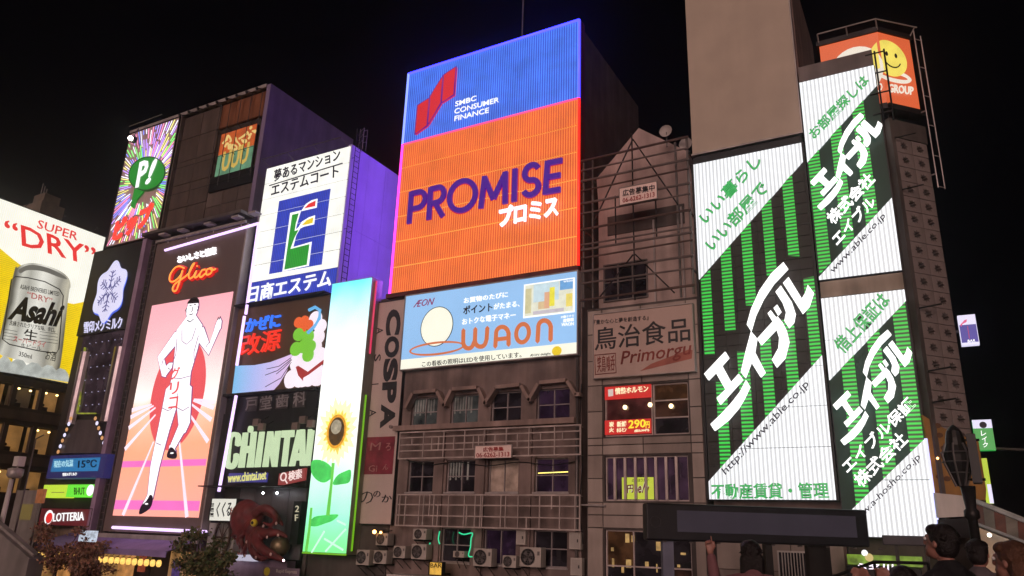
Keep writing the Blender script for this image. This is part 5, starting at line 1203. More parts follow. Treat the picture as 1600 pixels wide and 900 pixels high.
B(G().wb(FW, ha + .1, ha + .7, h0 + 1.0, h0 + 1.06, -.33, -.3), 'strip_lamp', glow('yellow_strip_lamp', (1, 1, 1, 1)), bJ)
for k in range(7):
    x = FW.u(*gpx(124 + k * 66, 680))[0]
    if k == 0: b0 = B(G().wb(FW, x - .05, x + .05, h0 + .061, h1 - .061, -.1, 0.0), 'window_bar', fmj, bJ); xb0 = x
    else: inst(b0, 'window_bar', bJ, (x - xb0, 0, 0))
q = pxrect(FW, gpx(170, 685), gpx(372, 672), gpx(374, 818), gpx(172, 820), -.16)
s = sign('round_banner', 'lime green curved banner behind the window bars with dark red letters', FW, *q, -.19, -.165, glow('lime_banner', S(196, 206, 60), .9), body='panel')
for bo_, m_, of_ in ((.16, glow('banner_cream', S(232, 228, 190), .9), -.165), (.06, surf('banner_crimson', (.28, .02, .05, 1), .5, bump=0), -.158)):
    text('円', s, m_, FW, gpx(205, 780), gpx(245, 776), gpx(205, 728), of_, .008, bo_); text('eeん', s, m_, FW, gpx(250, 792), gpx(345, 770), gpx(252, 712), of_, .008, bo_)
text('のみほうだい', s, P_BLACK, FW, gpx(235, 710), gpx(345, 705), gpx(235, 690), -.16, .008, .02)
(ha, hb), (h0, h1) = hx[2], hz[2]
f = window(bJ, FW, ha, hb, h0, h1, 0, 3, 2, fmj, [M_GLASS, M_GLASS, glassy('warm_dim_glass', (1, 1, 1, 1)), glassy('warm_dim_glass2', (1, 1, 1, 1)), M_GLASS, M_GLASS], .2, .06)
g = G()
random.seed(5)
for k in range(14):
    x = random.uniform(ha + .2, hb - .3); z = random.uniform(h1 - 1.7, h1 - .4); g.wb(FW, x, x + random.uniform(.05, .22), z, z + random.uniform(.05, .35), -.155, -.15 + .0008 * k)
B(g, 'window_poster_print', glow('poster_warm', S(190, 150, 90), .7, var=.5, scale=4), bJ, kind='stuff')
B(G().tube([FW.w(-13.3, hz[1][0] - .18, .2), FW.w(-12.2, hz[1][0] - .2, .2)], .04, 6), 'conduit', M_LIGHTSTEEL, bJ)

# ---------- blank billboard
sgn = T('blank_billboard', 'tall blank beige board above the wide green striped sign', 'billboard', FW.w(-5.7, 21, .3))
B(G().wb(FW, -8.0, -3.42, 20.95, 31.5, -.2, .1), 'board', surf('blank_beige_board', (.43, .36, .29, 1), .6, var=.07, streak=.05, bump=.03), sgn)
B(G().wb(FW, -8.05, -3.37, 20.88, 20.95, -.25, .14).wb(FW, -3.42, -3.37, 20.95, 31.5, -.25, .14), 'trim', M_LIGHTSTEEL, sgn)
B(G().wb(FW, -7.9, -3.5, 21.2, 31.3, -.5, -.2), 'back_frame', surf('rosy_brown_wall', (1, 1, 1, 1)), sgn)

# ---------- green and white rental signs
m_w = glow('neon_white_rows', (.95, .97, 1, 1), 1.2, var=.05, stripe=(0, .155, .72, S(230, 232, 234)))
m_g = glow('neon_green_rows', S(24, 205, 62), 1.1, var=.1, stripe=(2, .15, .28, S(10, 110, 36)))
m_blk = surf('dark_backing_tile', (.028, .027, .026, 1), .5, var=.5, bump=.05); m_dg = surf('dark_green_backing', (.012, .05, .035, 1), .5)
E_LET = glow('letter_lit_white', (1, 1, .98, 1), 1.5)
m_gl = glow('green_outline_letter', S(40, 176, 84), 1.0)
m_gr = surf('letter_rim_dark_green', (.004, .06, .02, 1), .5, bump=0)
KB = lambda pts: [(1080 + a / 3.75, 400 + b / 3.75) for a, b in pts]
LOGO = [[(540, 35), (470, 100), (400, 200), (350, 310), (325, 400), (348, 437), (375, 345), (420, 250), (480, 160), (565, 70)],
        [(525, 172), (493, 210), (535, 275), (555, 330), (545, 380), (570, 418), (600, 385), (609, 335), (585, 262)],
        [(570, 122), (537, 158), (650, 335), (690, 292), (716, 212), (683, 168), (668, 215), (648, 248)],
        [(466, 317), (447, 336), (471, 376), (493, 353)], [(503, 284), (482, 304), (505, 344), (525, 322)],
        [(505, 352), (385, 485), (408, 518), (498, 425), (515, 480), (510, 540), (472, 608), (498, 650), (548, 595), (572, 500), (555, 430), (530, 382)],
        [(350, 440), (318, 560), (290, 680), (315, 712), (350, 620), (405, 708), (432, 680), (370, 560), (383, 480)],
        [(198, 560), (75, 690), (98, 725), (142, 680), (200, 782), (148, 832), (168, 868), (300, 722), (277, 690), (232, 740), (177, 640), (218, 594)],
        [(320, 727), (341, 765), (308, 835), (268, 900), (188, 985), (137, 1087), (112, 1025), (160, 965), (215, 890), (270, 820)]]
LOGO[8] = [(320, 727), (341, 765), (308, 835), (275, 890), (215, 960), (135, 1022), (112, 985), (170, 930), (235, 860), (285, 795)]
ref_px = [(540, 35), (75, 690), (112, 985)]
def logo(o, targets, off, name='letter_stroke'):
    A = [Vector(p) for p in FW.pp(KB(ref_px), off)]; T_ = [Vector(p) for p in FW.pp(targets, off)]
    M = Matrix(((A[1].x - A[0].x, A[2].x - A[0].x), (A[1].y - A[0].y, A[2].y - A[0].y))); N = Matrix(((T_[1].x - T_[0].x, T_[2].x - T_[0].x), (T_[1].y - T_[0].y, T_[2].y - T_[0].y)))
    X = N @ M.inverted()
    for k, pl in enumerate(LOGO):
        P = [X @ (Vector(p) - A[0]) + T_[0] for p in FW.pp(KB(pl), off)]
        B(G().prism(FW, [tuple(p) for p in P], off - .18, off + k * .001), name, E_LET, o)
def outlined(body, o, bl, br, tl, off):
    text(body, o, m_gr, FW, bl, br, tl, off, .03, .05, res=3, name='lettering_rim'); text(body, o, m_gl, FW, bl, br, tl, off + .03, .03, .018, res=3)
def cut(pts, off): return FW.pp(pts, off)
# wide sign
AX = (-7.98, -3.48); AZ = (6.22, 20.46)
sgn = T('neon_billboard', 'wide green striped sign with huge white katakana and white corners, under the blank beige board', 'billboard', FW.w(-5.7, 6.2, 0))
B(G().wb(FW, AX[0], AX[1], AZ[0], AZ[1], -.3, .0), 'cabinet', M_BLACK, sgn)
B(G().wb(FW, AX[0] - .1, AX[0] - .005, AZ[0], AZ[1], -.3, .12).wb(FW, AX[1] + .005, AX[1] + .1, AZ[0], AZ[1], -.3, .12).wb(FW, AX[0], AX[1], AZ[1] + .01, AZ[1] + .3, -.3, .12), 'frame', M_BLACK, sgn)
tiles(sgn, FW, AX[0], AX[1], 7.0, 19.2, 9, 26, .002, .03, [m_blk], .03, 'backing_tile')
d1 = FW.pp([(1096, 436), (1253, 252)], .1); d2 = FW.pp([(1107, 752), (1284, 555)], .1)
rows(sgn, FW, [(AX[0], d1[0][1]), (AX[0], AZ[1]), (AX[1], AZ[1]), (AX[1], d1[1][1])], .034, .1, m_w, [d1[0][1], 15.9, 17.4, 18.95, AZ[1]], .025, 'white_panel')
rows(sgn, FW, [(AX[0], AZ[0]), (AX[0], d2[0][1]), (AX[1], d2[1][1]), (AX[1], AZ[0])], .034, .1, m_w, [AZ[0], 8.1, 9.6, 11.1, d2[1][1] + .2], .025, 'white_panel')
def strip(o, tl, tr, br, bl, off=.075):
    P = FW.pp([tl, tr, br, bl], off); a = (P[0][0] + P[3][0]) / 2; b = (P[1][0] + P[2][0]) / 2
    B(G().prism(FW, [(a, P[0][1]), (b, P[1][1]), (b, P[2][1]), (a, P[3][1])], .034, off), 'green_stripe', m_g, o)
for q in (((1096, 437), (1111, 420), (1115, 554), (1100, 554)), ((1127, 400), (1142, 383), (1148, 516), (1132, 516)), ((1158, 364), (1173, 346), (1181, 477), (1165, 477)), ((1190, 326), (1206, 308), (1212, 430), (1198, 430)), ((1222, 290), (1238, 270), (1248, 400), (1232, 400)),
          ((1119, 597), (1135, 597), (1141, 713), (1125, 731)), ((1152, 549), (1170, 549), (1177, 673), (1160, 691)), ((1187, 525), (1204, 525), (1211, 635), (1195, 653)), ((1222, 500), (1240, 500), (1248, 595), (1231, 613)), ((1256, 435), (1271, 432), (1284, 555), (1267, 573))):
    strip(sgn, *q)
logo(sgn, KB(ref_px), .4)
outlined('いい暮らし', sgn, (1103, 353), (1192, 254), (1090, 336), .11)
outlined('いい部屋で', sgn, (1114, 395), (1203, 297), (1099, 378), .11)
text('http://www.able.co.jp', sgn, P_NAVY, FW, (1136, 745), (1267, 604), (1127, 733), .11, .03, .008)
outlined('不動産賃貸・管理', sgn, (1112, 780), (1296, 779), (1111, 756), .11)
# tall upper sign
TX = (-3.3, -.45)
def tall(label, zt, zb, dA, dB, lo_l, lo_r, grn):
    o = T('neon_billboard', label, 'billboard', FW.w(-1.9, zb, 0))
    B(G().wb(FW, TX[0] - .03, TX[1] + .03, zb - .02, zt + .02, -.3, .15), 'cabinet', M_DARKMETAL, o)
    B(G().wb(FW, TX[0], TX[1], zb + .01, zt - .01, .152, .17), 'backing_sheet', m_dg, o)
    return o
off = .3
zt1 = (FW.u(1249, 128, off)[1] + FW.u(1364, 100, off)[1]) / 2; zb1 = (FW.u(1282, 437, off)[1] + FW.u(1409, 420, off)[1]) / 2
sgn = tall('upper of the two narrow green and white signs, beside the orange smiley sign', zt1, zb1, 0, 0, 0, 0, 0)
D1 = FW.pp([(1263, 250), (1368, 133)], off); D2 = FW.pp([(1281, 430), (1393, 308)], off)
L1 = TX[0] ; zl = lambda D, x: D[0][1] + (D[1][1] - D[0][1]) * (x - D[0][0]) / (D[1][0] - D[0][0])
rows(sgn, FW, [(TX[0], zl(D1, TX[0])), (TX[0], zt1), (TX[1], zt1), (TX[1], zl(D1, TX[1]))], .172, .24, m_w, [zl(D1, TX[0]), 20.3, 21.9, zt1], .025, 'white_panel')
rows(sgn, FW, [(TX[0], zb1), (TX[0], zl(D2, TX[0])), (TX[1], zl(D2, TX[1])), (TX[1], zb1)], .172, .24, m_w, [zb1, 16.35, zl(D2, TX[1]) + .1], .025, 'white_panel')
B(G().wb(FW, TX[0], TX[1], zt1 + .03, zt1 + .75, -.3, .2), 'top_board', surf('taupe_sheet', (.16, .135, .13, 1), .6), sgn)
for q in (((1263, 252), (1280, 233), (1297, 410), (1280, 428)), ((1298, 213), (1313, 196), (1335, 370), (1317, 390)), ((1332, 175), (1349, 156), (1371, 333), (1353, 352))): strip(sgn, *q, off=.22)
logo(sgn, [(1344, 176), (1266, 284), (1277, 322)], .5)
outlined('お部屋探しは', sgn, (1273, 219), (1360, 128), (1261, 206), .25)
text('株式会社', sgn, E_LET, FW, (1303, 353), (1369, 283), (1289, 338), .4, .08, .04)
text('エイブル', sgn, E_LET, FW, (1309, 385), (1370, 318), (1297, 371), .4, .08, .04)
text('www.able.co.jp', sgn, P_NAVY, FW, (1303, 430), (1386, 341), (1296, 420), .25, .03, .008)
zt2 = (FW.u(1284, 465, off)[1] + FW.u(1413, 451, off)[1]) / 2; zb2 = FW.u(1462, 842, off)[1]
B(G().wb(FW, TX[0], TX[1], zt2 + .05, zb1 - .05, -.3, .1), 'stone_band', surf('sand_band', (.34, .28, .22, 1), .8, streak=.4), bT)
sgn = tall('lower of the two narrow green and white signs, above the people on the bridge', zt2, zb2, 0, 0, 0, 0, 0)
D1 = FW.pp([(1297, 592), (1414, 470)], off); D2 = FW.pp([(1342, 785), (1443, 687)], off)
rows(sgn, FW, [(TX[0], zl(D1, TX[0])), (TX[0], zt2), (TX[1], zt2), (TX[1], zl(D1, TX[1]))], .172, .24, m_w, [zl(D1, TX[0]), 12.0, zt2], .025, 'white_panel')
rows(sgn, FW, [(TX[0], zb2), (TX[0], zl(D2, TX[0])), (TX[1], zl(D2, TX[1])), (TX[1], zb2)], .172, .24, m_w, [zb2, 6.9, zl(D2, TX[1]) + .1], .025, 'white_panel')
for q in (((1316, 573), (1335, 553), (1356, 771), (1336, 790)), ((1356, 533), (1375, 512), (1398, 730), (1379, 749)), ((1396, 492), (1414, 472), (1443, 687), (1421, 708))): strip(sgn, *q, off=.22)
logo(sgn, [(1387, 515), (1301, 633), (1313, 688)], .5)
outlined('借上保証は', sgn, (1319, 555), (1394, 472), (1299, 536), .25)
text('エイブル保証', sgn, E_LET, FW, (1326, 741), (1432, 634), (1312, 725), .4, .08, .04)
text('株式会社', sgn, E_LET, FW, (1347, 764), (1421, 690), (1331, 746), .4, .08, .04)
text('www.a-hosho.co.jp', sgn, P_NAVY, FW, (1333, 828), (1441, 718), (1325, 817), .25, .03, .008)
neon(sgn, FW, [(TX[1] + .03, zb2), (TX[1] + .03, zl(D2, TX[1]))], .3, glow('edge_blue_white', S(200, 200, 255), 1.6), .05, px=False)

# ---------- orange smiley sign on the corner tower: one face along the river, one on the cut corner
SW = Wall(0, 30.15, 0); SC = Wall(SW.u(1378, 100)[0], 30.15, 46)
sx = SW.u(1378, 100)[0]
zt = SW.u(1378, 48)[1]; zb = SW.u(1387, 161)[1]; xl = SW.u(1280, 72)[0]; sr_ = SC.u(1438, 172)[0]
sgn = T('rooftop_sign', 'orange two sided rooftop sign with a yellow smiley face on the corner tower', 'sign', (sx, 33, zb))
m_or = glow('lit_orange', S(222, 96, 52), .95, var=.08, scale=.5)
B(G().wb(SW, xl, sx, zb, zt, -.3, 0), 'river_face', m_or, sgn); B(G().wb(SC, .0, sr_, zb, zt, -.3, -.002), 'corner_face', m_or, sgn)
B(G().wb(SW, xl - .1, sx, zt, zt + .22, -.4, .08).wb(SC, 0.02, sr_ + .1, zt + .002, zt + .218, -.4, .076), 'top_trim', M_DARKMETAL, sgn)
B(G().wb(SW, xl - .1, sx, zb - .25, zb, -.4, .08).wb(SC, 0.02, sr_ + .1, zb - .248, zb - .002, -.4, .076), 'bottom_trim', M_DARKMETAL, sgn)
B(G().box(xl + .05, sx - .05, 30.6, 33, zb, zt - .1), 'housing', M_DARKMETAL, sgn)
z0 = SC.u(1390, 91, .02)[1]; cx = SC.u(1390, 91, .02)[0]; fcr = .84
m_sm = glow('smiley_yellow', S(240, 218, 96), 1.0, var=.14, scale=1.2)
fp_ = ell((cx, z0), fcr, fcr, 40)
B(G().prism(SC, [(max(0, p[0]), p[1]) for p in fp_ if p[0] >= -.05], 0, .05), 'smiley_face', m_sm, sgn)
lp_ = [p for p in fp_ if p[0] <= 0]
if len(lp_) > 2: B(G().prism(SW, [(sx + p[0], p[1]) for p in lp_], 0, .05), 'smiley_face_edge', m_sm, sgn)
for dx in (-.16, .3): B(G().prism(SC, ell((cx + dx, z0 + .16), .06, .11, 12), .052, .07), 'smiley_eye', P_COAL, sgn)
B(G().tube([SC.w(cx + .08 + .42 * math.cos(t), z0 - .02 + .42 * math.sin(t), .06) for t in [math.radians(205 + 13 * k) for k in range(11)]], .028, 6), 'smiley_mouth', P_COAL, sgn)
zw = SC.u(1395, 118, .02); B(ring(SC, (zw[0] + .05, zw[1]), .88, .3, .17, .03, .03), 'white_swoosh', glow('lit_ivory', S(244, 232, 214), .95), sgn)
cw_ = SW.u(1338, 108, .02)
B(G().prism(SW, ell((cw_[0], cw_[1] - .1), 1.0, 1.15, 28), 0, .04), 'white_half_disc', glow('lit_ivory', (1, 1, 1, 1)), sgn)
text('GROUP', sgn, glow('lit_ivory', (1, 1, 1, 1)), SC, (1388, 144), (1427, 149), (1388, 131), .04, .03, .05)
text('D', sgn, glow('lit_ivory', (1, 1, 1, 1)), SW, (1370, 144), (1379, 142), (1370, 131), .01, .03, .012)
for yy in (.05, .75): 
    a = SW.w(xl - .1, zt + .5, .9); b = SW.w(sx + .1, zt + .5, .9); e = SC.w(sr_ + .2, zt + .5, .9)
B(G().tube([SW.w(xl, zt + .4, .35), SW.w(sx, zt + .4, .35), SC.w(sr_ + .1, zt + .4, .35)], .03, 6), 'lamp_rail', M_LIGHTSTEEL, sgn)
g = G()
for s in (xl, (xl + sx) / 2, sx): g.bar(SW.w(s, zt + .4, .35), SW.w(s, zt + .1, .0), .03)
g.bar(SC.w(sr_, zt + .4, .35), SC.w(sr_, zt + .1, 0), .03)
B(g, 'rail_arm', M_LIGHTSTEEL, sgn)
lad = T('cage_ladder', 'dark ladder between the narrow green sign and the orange smiley sign', 'ladder', (sx - .6, 29.8, 20))
la = ray_at(1366, 80, 29.8); lb = ray_at(1383, 172, 29.8)
for dx in (0, .35): B(G().bar((la.x + dx, 29.8, lb.z - .5), (la.x + dx, 29.8, la.z), .035), 'rail', M_DARKMETAL, lad)
for k in range(4): z = lb.z + (la.z - lb.z) * k / 3 - .1; B(G().bar((la.x - .35, 29.8, z), (la.x + .35, 29.8, z), .035), 'rung', M_DARKMETAL, lad)

# ============================================================ STREET LEVEL, SCULPTURE, MACHINES, TREES, PEOPLE
def rtube(g, pts, rad, n=10):
    P = [Vector(p) for p in pts]; m = len(P); vs = []; fs = []; a = None
    for i, p in enumerate(P):
        t = (P[min(i + 1, m - 1)] - P[max(i - 1, 0)]).normalized()
        if a is None: a = t.cross(Vector((0, 0, 1)) if abs(t.z) < .9 else Vector((1, 0, 0))).normalized()
        else: a = (a - t * a.dot(t)).normalized()
        b = t.cross(a)
        for k in range(n): q = 2 * math.pi * k / n; vs.append(p + (a * math.cos(q) + b * math.sin(q)) * rad[i])
    for i in range(m - 1):
        for k in range(n): fs.append((i * n + k, i * n + (k + 1) % n, (i + 1) * n + (k + 1) % n, (i + 1) * n + k))
    fs += [tuple(range(n - 1, -1, -1)), tuple(range((m - 1) * n, m * n))]
    g.add(vs, fs)
    g.ball(P[0], rad[0], n, 6); g.ball(P[-1], rad[-1], n, 6); return g
def smooth_path(P, k=5):
    P = [Vector(p) for p in P]; Q = []
    for i in range(len(P) - 1):
        p0, p1, p2, p3 = P[max(0, i - 1)], P[i], P[i + 1], P[min(len(P) - 1, i + 2)]
        for j in range(k):
            t = j / k; Q.append(.5 * ((2 * p1) + (p2 - p0) * t + (2 * p0 - 5 * p1 + 4 * p2 - p3) * t * t + (3 * p1 - p0 - 3 * p2 + p3) * t ** 3))
    return Q + [P[-1]]
def remesh(o, vox, sm=4):
    r = o.modifiers.new('remesh', 'REMESH'); r.mode = 'VOXEL'; r.voxel_size = vox; r.use_smooth_shade = True
    if sm: s = o.modifiers.new('smooth', 'SMOOTH'); s.iterations = sm; s.factor = .5
    return o

# ---------- octopus above the restaurant door
oc = T('octopus_sculpture', 'big dark red octopus sculpture with yellow eyes clinging to the restaurant front', 'sculpture', FW.w(-32, 3.2, .3))
Fp = lambda x, y, off: FW.w(*FW.u(180 + x / 3.46, 640 + y / 3.46, off), off)
g = G()
g.ball(Fp(702, 588, .9), .86, 16, 12, sy=.75, sz=1.12); g.ball(Fp(725, 560, .95), .7, 14, 10, sy=.8, sz=.85); g.ball(Fp(752, 640, 1.0), .5, 14, 10)
tent = [([(770, 600), (800, 545), (850, 560), (885, 600), (905, 625)], [.5, .5, .42, .26, .1], 1.25),
        ([(760, 560), (800, 535), (840, 545), (870, 590), (845, 625), (800, 610)], [.45, .4, .36, .28, .2, .1], 1.55),
        ([(770, 660), (820, 672), (870, 665), (915, 680), (930, 690)], [.5, .44, .33, .2, .09], 1.3),
        ([(760, 680), (780, 740), (830, 775), (880, 800), (915, 820)], [.52, .46, .4, .3, .13], 1.5),
        ([(745, 690), (750, 760), (775, 800), (820, 800), (850, 795)], [.42, .36, .3, .2, .08], 1.2),
        ([(725, 680), (715, 730), (700, 770), (712, 805), (735, 790)], [.36, .28, .22, .15, .06], 1.2),
        ([(690, 665), (680, 700), (690, 745), (680, 780), (650, 770), (632, 785)], [.3, .25, .2, .16, .12, .05], 1.1),
        ([(735, 690), (728, 730), (735, 765), (755, 800), (790, 815), (815, 812)], [.3, .26, .22, .18, .12, .06], 1.4),
        ([(700, 670), (668, 690), (662, 720), (675, 745), (665, 760)], [.24, .2, .15, .11, .05], 1.2),
        ([(680, 650), (650, 660), (634, 682), (650, 700), (668, 690)], [.26, .2, .15, .1, .05], 1.1)]
for pts, rad, off in tent:
    rad = [q * .56 for q in rad]
    P = smooth_path([Fp(x, y, off + .15 * math.sin(i * 1.3)) for i, (x, y) in enumerate(pts)], 5); n = len(P)
    R_ = [rad[min(len(rad) - 1, int(i / (n - 1) * (len(rad) - 1)))] * (1 - (i / (n - 1) * (len(rad) - 1)) % 1) + rad[min(len(rad) - 1, int(i / (n - 1) * (len(rad) - 1)) + 1)] * ((i / (n - 1) * (len(rad) - 1)) % 1) for i in range(n)]
    rtube(g, P, R_, 10)
bo = B(g, 'body', surf('octopus_red', (.14, .022, .024, 1), .55, var=.5, scale=2.5, streak=.15, spec=.35, bump=.5), oc); remesh(bo, .05, 3)
e1, e2 = Fp(752, 612, 1.52), Fp(858, 628, 1.42)
for e in (e1,):
    b_ = B(G().ball(e, .19, 12, 8), 'eye', surf('eye_yellow', (.75, .62, .05, 1), .3, bump=0), oc, smooth=True)
    B(G().ball(e + Vector((.03, -.15, 0)), .08, 8, 6), 'pupil', P_BLACK, b_)
B(G().ball(Fp(892, 738, .7), .5, 14, 10), 'fishing_float', surf('old_gold_ball', (.22, .17, .10, 1), .4, .5), oc, smooth=True)
g = G()
for px, py, off in ((700, 790, 1.5), (760, 800, 1.6), (800, 630, 2.0), (880, 680, 1.6), (820, 690, 1.7), (840, 782, 1.8), (710, 715, 1.5), (870, 615, 1.6)): g.ball(Fp(px, py, off), .08, 6, 4, sy=.5)
B(g, 'suckers', surf('sucker_pale', (.6, .4, .38, 1), .5), oc, kind='stuff')
# wall board behind it with down lights
o = T('octopus_restaurant', 'grey metal restaurant wall with small down lights behind the red octopus', 'restaurant', FW.w(-32, 0, .02))
M_GSH = surf('grey_sheet', (.16, .155, .165, 1), .45, .5, streak=.3)
for k in range(4): B(G().wb(FW, -33.3 + k * 1.2, -32.12 + k * 1.2, 3.2, 6.7, .02, .16), 'sheet_panel', M_GSH, o)
B(G().wb(FW, -35.35, -33.32, 0, 4.85, .02, .14), 'side_panel', surf('pale_tiled_wall', (.30, .29, .27, 1), .6), o)
B(G().wb(FW, -35.35, -28.4, 6.68, 6.74, .02, 1.3), 'canopy_edge', M_DARKMETAL, o)
for px in (800, 875): B(G().ball(Fp(px, 452, .75), .05, 10, 8), 'down_light', glow('down_light', (.9, .93, 1, 1), 40), o)
B(G().ball(Fp(612, 797, 1.3), .13, 8, 6), 'corner_lamp', G_COOL, o); B(G().ball(Fp(910, 815, 1.9), .05, 8, 6), 'corner_lamp', glow('pink_white_lamp', (1, .8, .9, 1), 8), o)
r = pxrect(FW, (360, 882), (405, 884), (405, 900), (360, 900), .9)
B(G().wb(FW, -34.2, -28.6, 0, 3.15, .3, .85), 'menu_wall', surf('violet_grey_board', (.26, .19, .27, 1), .6), o)
r = pxrect(FW, (411, 885), (468, 889), (466, 905), (410, 902), .93)
B(G().wb(FW, *r, .852, .92), 'menu_header', surf('mauve_board', (.2, .15, .2, 1), .6), o)
text('Rapid Express', o, surf('cream_letter', (.6, .55, .5, 1), .5), FW, (432, 896), (464, 898), (432, 889), .93, .02, .01)
B(G().wb(FW, *(lambda r_: (r_[0], r_[1], r_[2], r_[3]))(pxrect(FW, (369, 867), (375, 867), (375, 876), (368, 876), 1.3)), .9, 1.3).wb(FW, *pxrect(FW, (381, 866), (394, 868), (396, 878), (381, 876), 1.28), .9, 1.28), 'white_box', glow('box_pale_lilac', S(205, 200, 220), .8), o)
c = FW.u(417, 893, .93); B(G().prism(FW, ell(c, .2, .2, 16), .92, .94), 'yellow_roundel', surf('eye_yellow', (1, 1, 1, 1)), o)
r = pxrect(FW, (332, 779), (371, 780), (366, 815), (327, 812), .8)
s = sign('restaurant_sign', 'white lit square sign with black brush hiragana left of the octopus', FW, *r, .3, .8, glow('lantern_white', S(235, 232, 220), .95), rim=.03)
text('くくる', s, P_BLACK, FW, (337, 808), (360, 807), (340, 785), .82, .02, .03); text('たこ', s, P_RED, FW, (360, 806), (366, 806), (361, 792), .82, .02, .02)
text('道頓堀', s, P_BLACK, FW, (329, 808), (329.5, 786), (334, 808), .82, .02, .0)
s = T('ship_wheel', 'dark ring shaped wheel hung on the pale wall under the white brush lettered sign', 'wheel', Fp(575, 690, .3))
c = FW.u(180 + 575 / 3.46, 640 + 690 / 3.46, .35)
gr = ring(FW, c, .62, .95, .1, .36, .1, 24)
B(gr, 'rim', surf('dark_wood', (.06, .035, .025, 1), .5), s)
g = G()
for k in range(4):
    a = math.pi * k / 4; g.bar(FW.w(c[0] - .56 * math.cos(a), c[1] - .88 * math.sin(a), .31), FW.w(c[0] + .56 * math.cos(a), c[1] + .88 * math.sin(a), .31), .04)
B(g, 'spokes', surf('dark_wood', (1, 1, 1, 1)), s)
s = T('floor_sign', 'narrow dark vertical sign reading 2F between the octopus and the sunflower screen', 'sign', FW.w(-29.2, 4, .3))
r = pxrect(FW, (459, 783), (472, 783), (463, 850), (452, 850), .7)
B(G().wb(FW, *r, .3, .7), 'board', M_BLACK, s)
text('2', s, glow('cream_dim', S(210, 200, 170), .8), FW, (461, 800), (467, 800), (462, 790), .72, .02, .02); text('F', s, glow('cream_dim', (1, 1, 1, 1)), FW, (461, 814), (466, 814), (461, 804), .72, .02, .02)

# ---------- awning and paper lanterns under the runner sign
A = [FW.w(*FW.u(150, 834, .1), .1), FW.w(*FW.u(325, 840, .1), .1), FW.w(*FW.u(318, 868, 2.2), 2.2), FW.w(*FW.u(112, 849, 2.2), 2.2)]
zf = (A[2].z + A[3].z) / 2; zbk = (A[0].z + A[1].z) / 2; A[2].z = A[3].z = zf; A[0].z = A[1].z = zbk; A[1].x = A[2].x = -35.8; A[0].x = A[3].x = -47.6
o = T('awning', 'violet lit cloth awning over the arcade front below the runner sign', 'awning', (-41, 29, 3))
M_AWN = surf('awning_cloth', (.26, .20, .46, 1), .8, streak=.1)
n = 8
for k in range(n):
    f = lambda i, j: A[i].lerp(A[j], k / n + .001); f2 = lambda i, j: A[i].lerp(A[j], (k + 1) / n - .001)
    d = Vector((0, 0, -.05)); q = [f(3, 2), f2(3, 2), f2(0, 1), f(0, 1)]
    B(G().hexa([v + d for v in q] + q), 'cloth_panel', M_AWN, o)
B(G().box(-47.6, -35.8, 27.74, 27.79, zf - .32, zf - .01), 'valance', M_AWN, o)
B(G().bar((-47.6, 27.8, zf - .05), (-35.8, 27.8, zf - .05), .04), 'front_bar', M_LIGHTSTEEL, o)
# lanterns: every one hangs by itself
M_LAN = glow('lantern_paper', S(240, 190, 96), 1.5, var=.25, scale=6)
L0 = T('paper_lantern', 'yellow paper lantern in the row hanging from the violet awning', 'lantern', (-47.3, 27.6, zf - .62), 'lanterns along the awning edge')
B(G().lathe((-47.3, 27.6, zf - .62), [(.07, -.17), (.125, -.1), (.14, 0), (.125, .1), (.07, .17)], 10), 'shade', M_LAN, L0, smooth=True)
B(G().lathe((-47.3, 27.6, zf - .43), [(.08, -.02), (.08, .02)], 8).bar((-47.3, 27.6, zf - .41), (-47.3, 27.74, zf - .3), .01), 'cap', M_BLACK, L0)
for k in range(1, 24): dup(L0, (-47.3 + k * .49, 27.6, zf - .62))
# arcade fronts under the awning, warm and dim
random.seed(21)
o = T('shop_row', 'row of dim shop bays with warm lit panels under the violet awning', 'shops', (-41, 30, 0))
for k in range(11):
    x = -51.3 + k * 1.46
    m = [surf('shop_wall_dark', (.06, .05, .05, 1), .7), glow('shop_warm_a', S(130, 92, 52), 1.0, var=.6, scale=2, base=.2), glow('shop_warm_b', S(165, 112, 62), 1.0, var=.6, scale=2, base=.2), M_GLASS][k % 4 if k else 0]
    B(G().wb(FW, x + .03, x + 1.43, 0.1, 3.3, .02, .12), 'shop_bay', m, o)
    if k % 2: B(G().wb(FW, x + .4, x + 1.0, 1.9 + .2 * (k % 3), 2.8 + .2 * (k % 3), .13, .18), 'poster', glow('poster_%d' % (k % 5), S(*[(150, 110, 60), (60, 60, 120), (140, 60, 40), (150, 130, 80), (70, 50, 110)][k % 5]), .8, var=.6, scale=5), o)
B(G().wb(FW, -51.4, -46.0, 3.4, 4.4, .02, .2), 'painted_fascia', surf('peeling_cream', (.30, .22, .17, 1), .8, var=.5, scale=2.5), o)
B(G().wb(FW, -45.95, -44.05, 0, 3.9, .02, .24), 'lilac_pier', surf('lilac_metal', (1, 1, 1, 1)), o)
B(G().wb(FW, -45.5, -35.5, 3.75, 4.1, .5, .7), 'gutter', M_LIGHTSTEEL, o)
p = T('stall_display', 'small bright white and cyan display standing in front of the arcade', 'display', ray_at(136, 845, 27))
r = pxrect(FW, (126, 828), (152, 830), (147, 848), (121, 845), 3)
B(G().wb(FW, *r, 2.9, 3.0), 'screen', glow('stall_screen', S(190, 200, 215), .9, var=.5, scale=5), p); B(G().wb(FW, r[0], r[1] + .3, 0, r[2], 2.8, 3.0), 'cabinet', surf('maroon_cabinet', (.14, .03, .04, 1), .5), p)
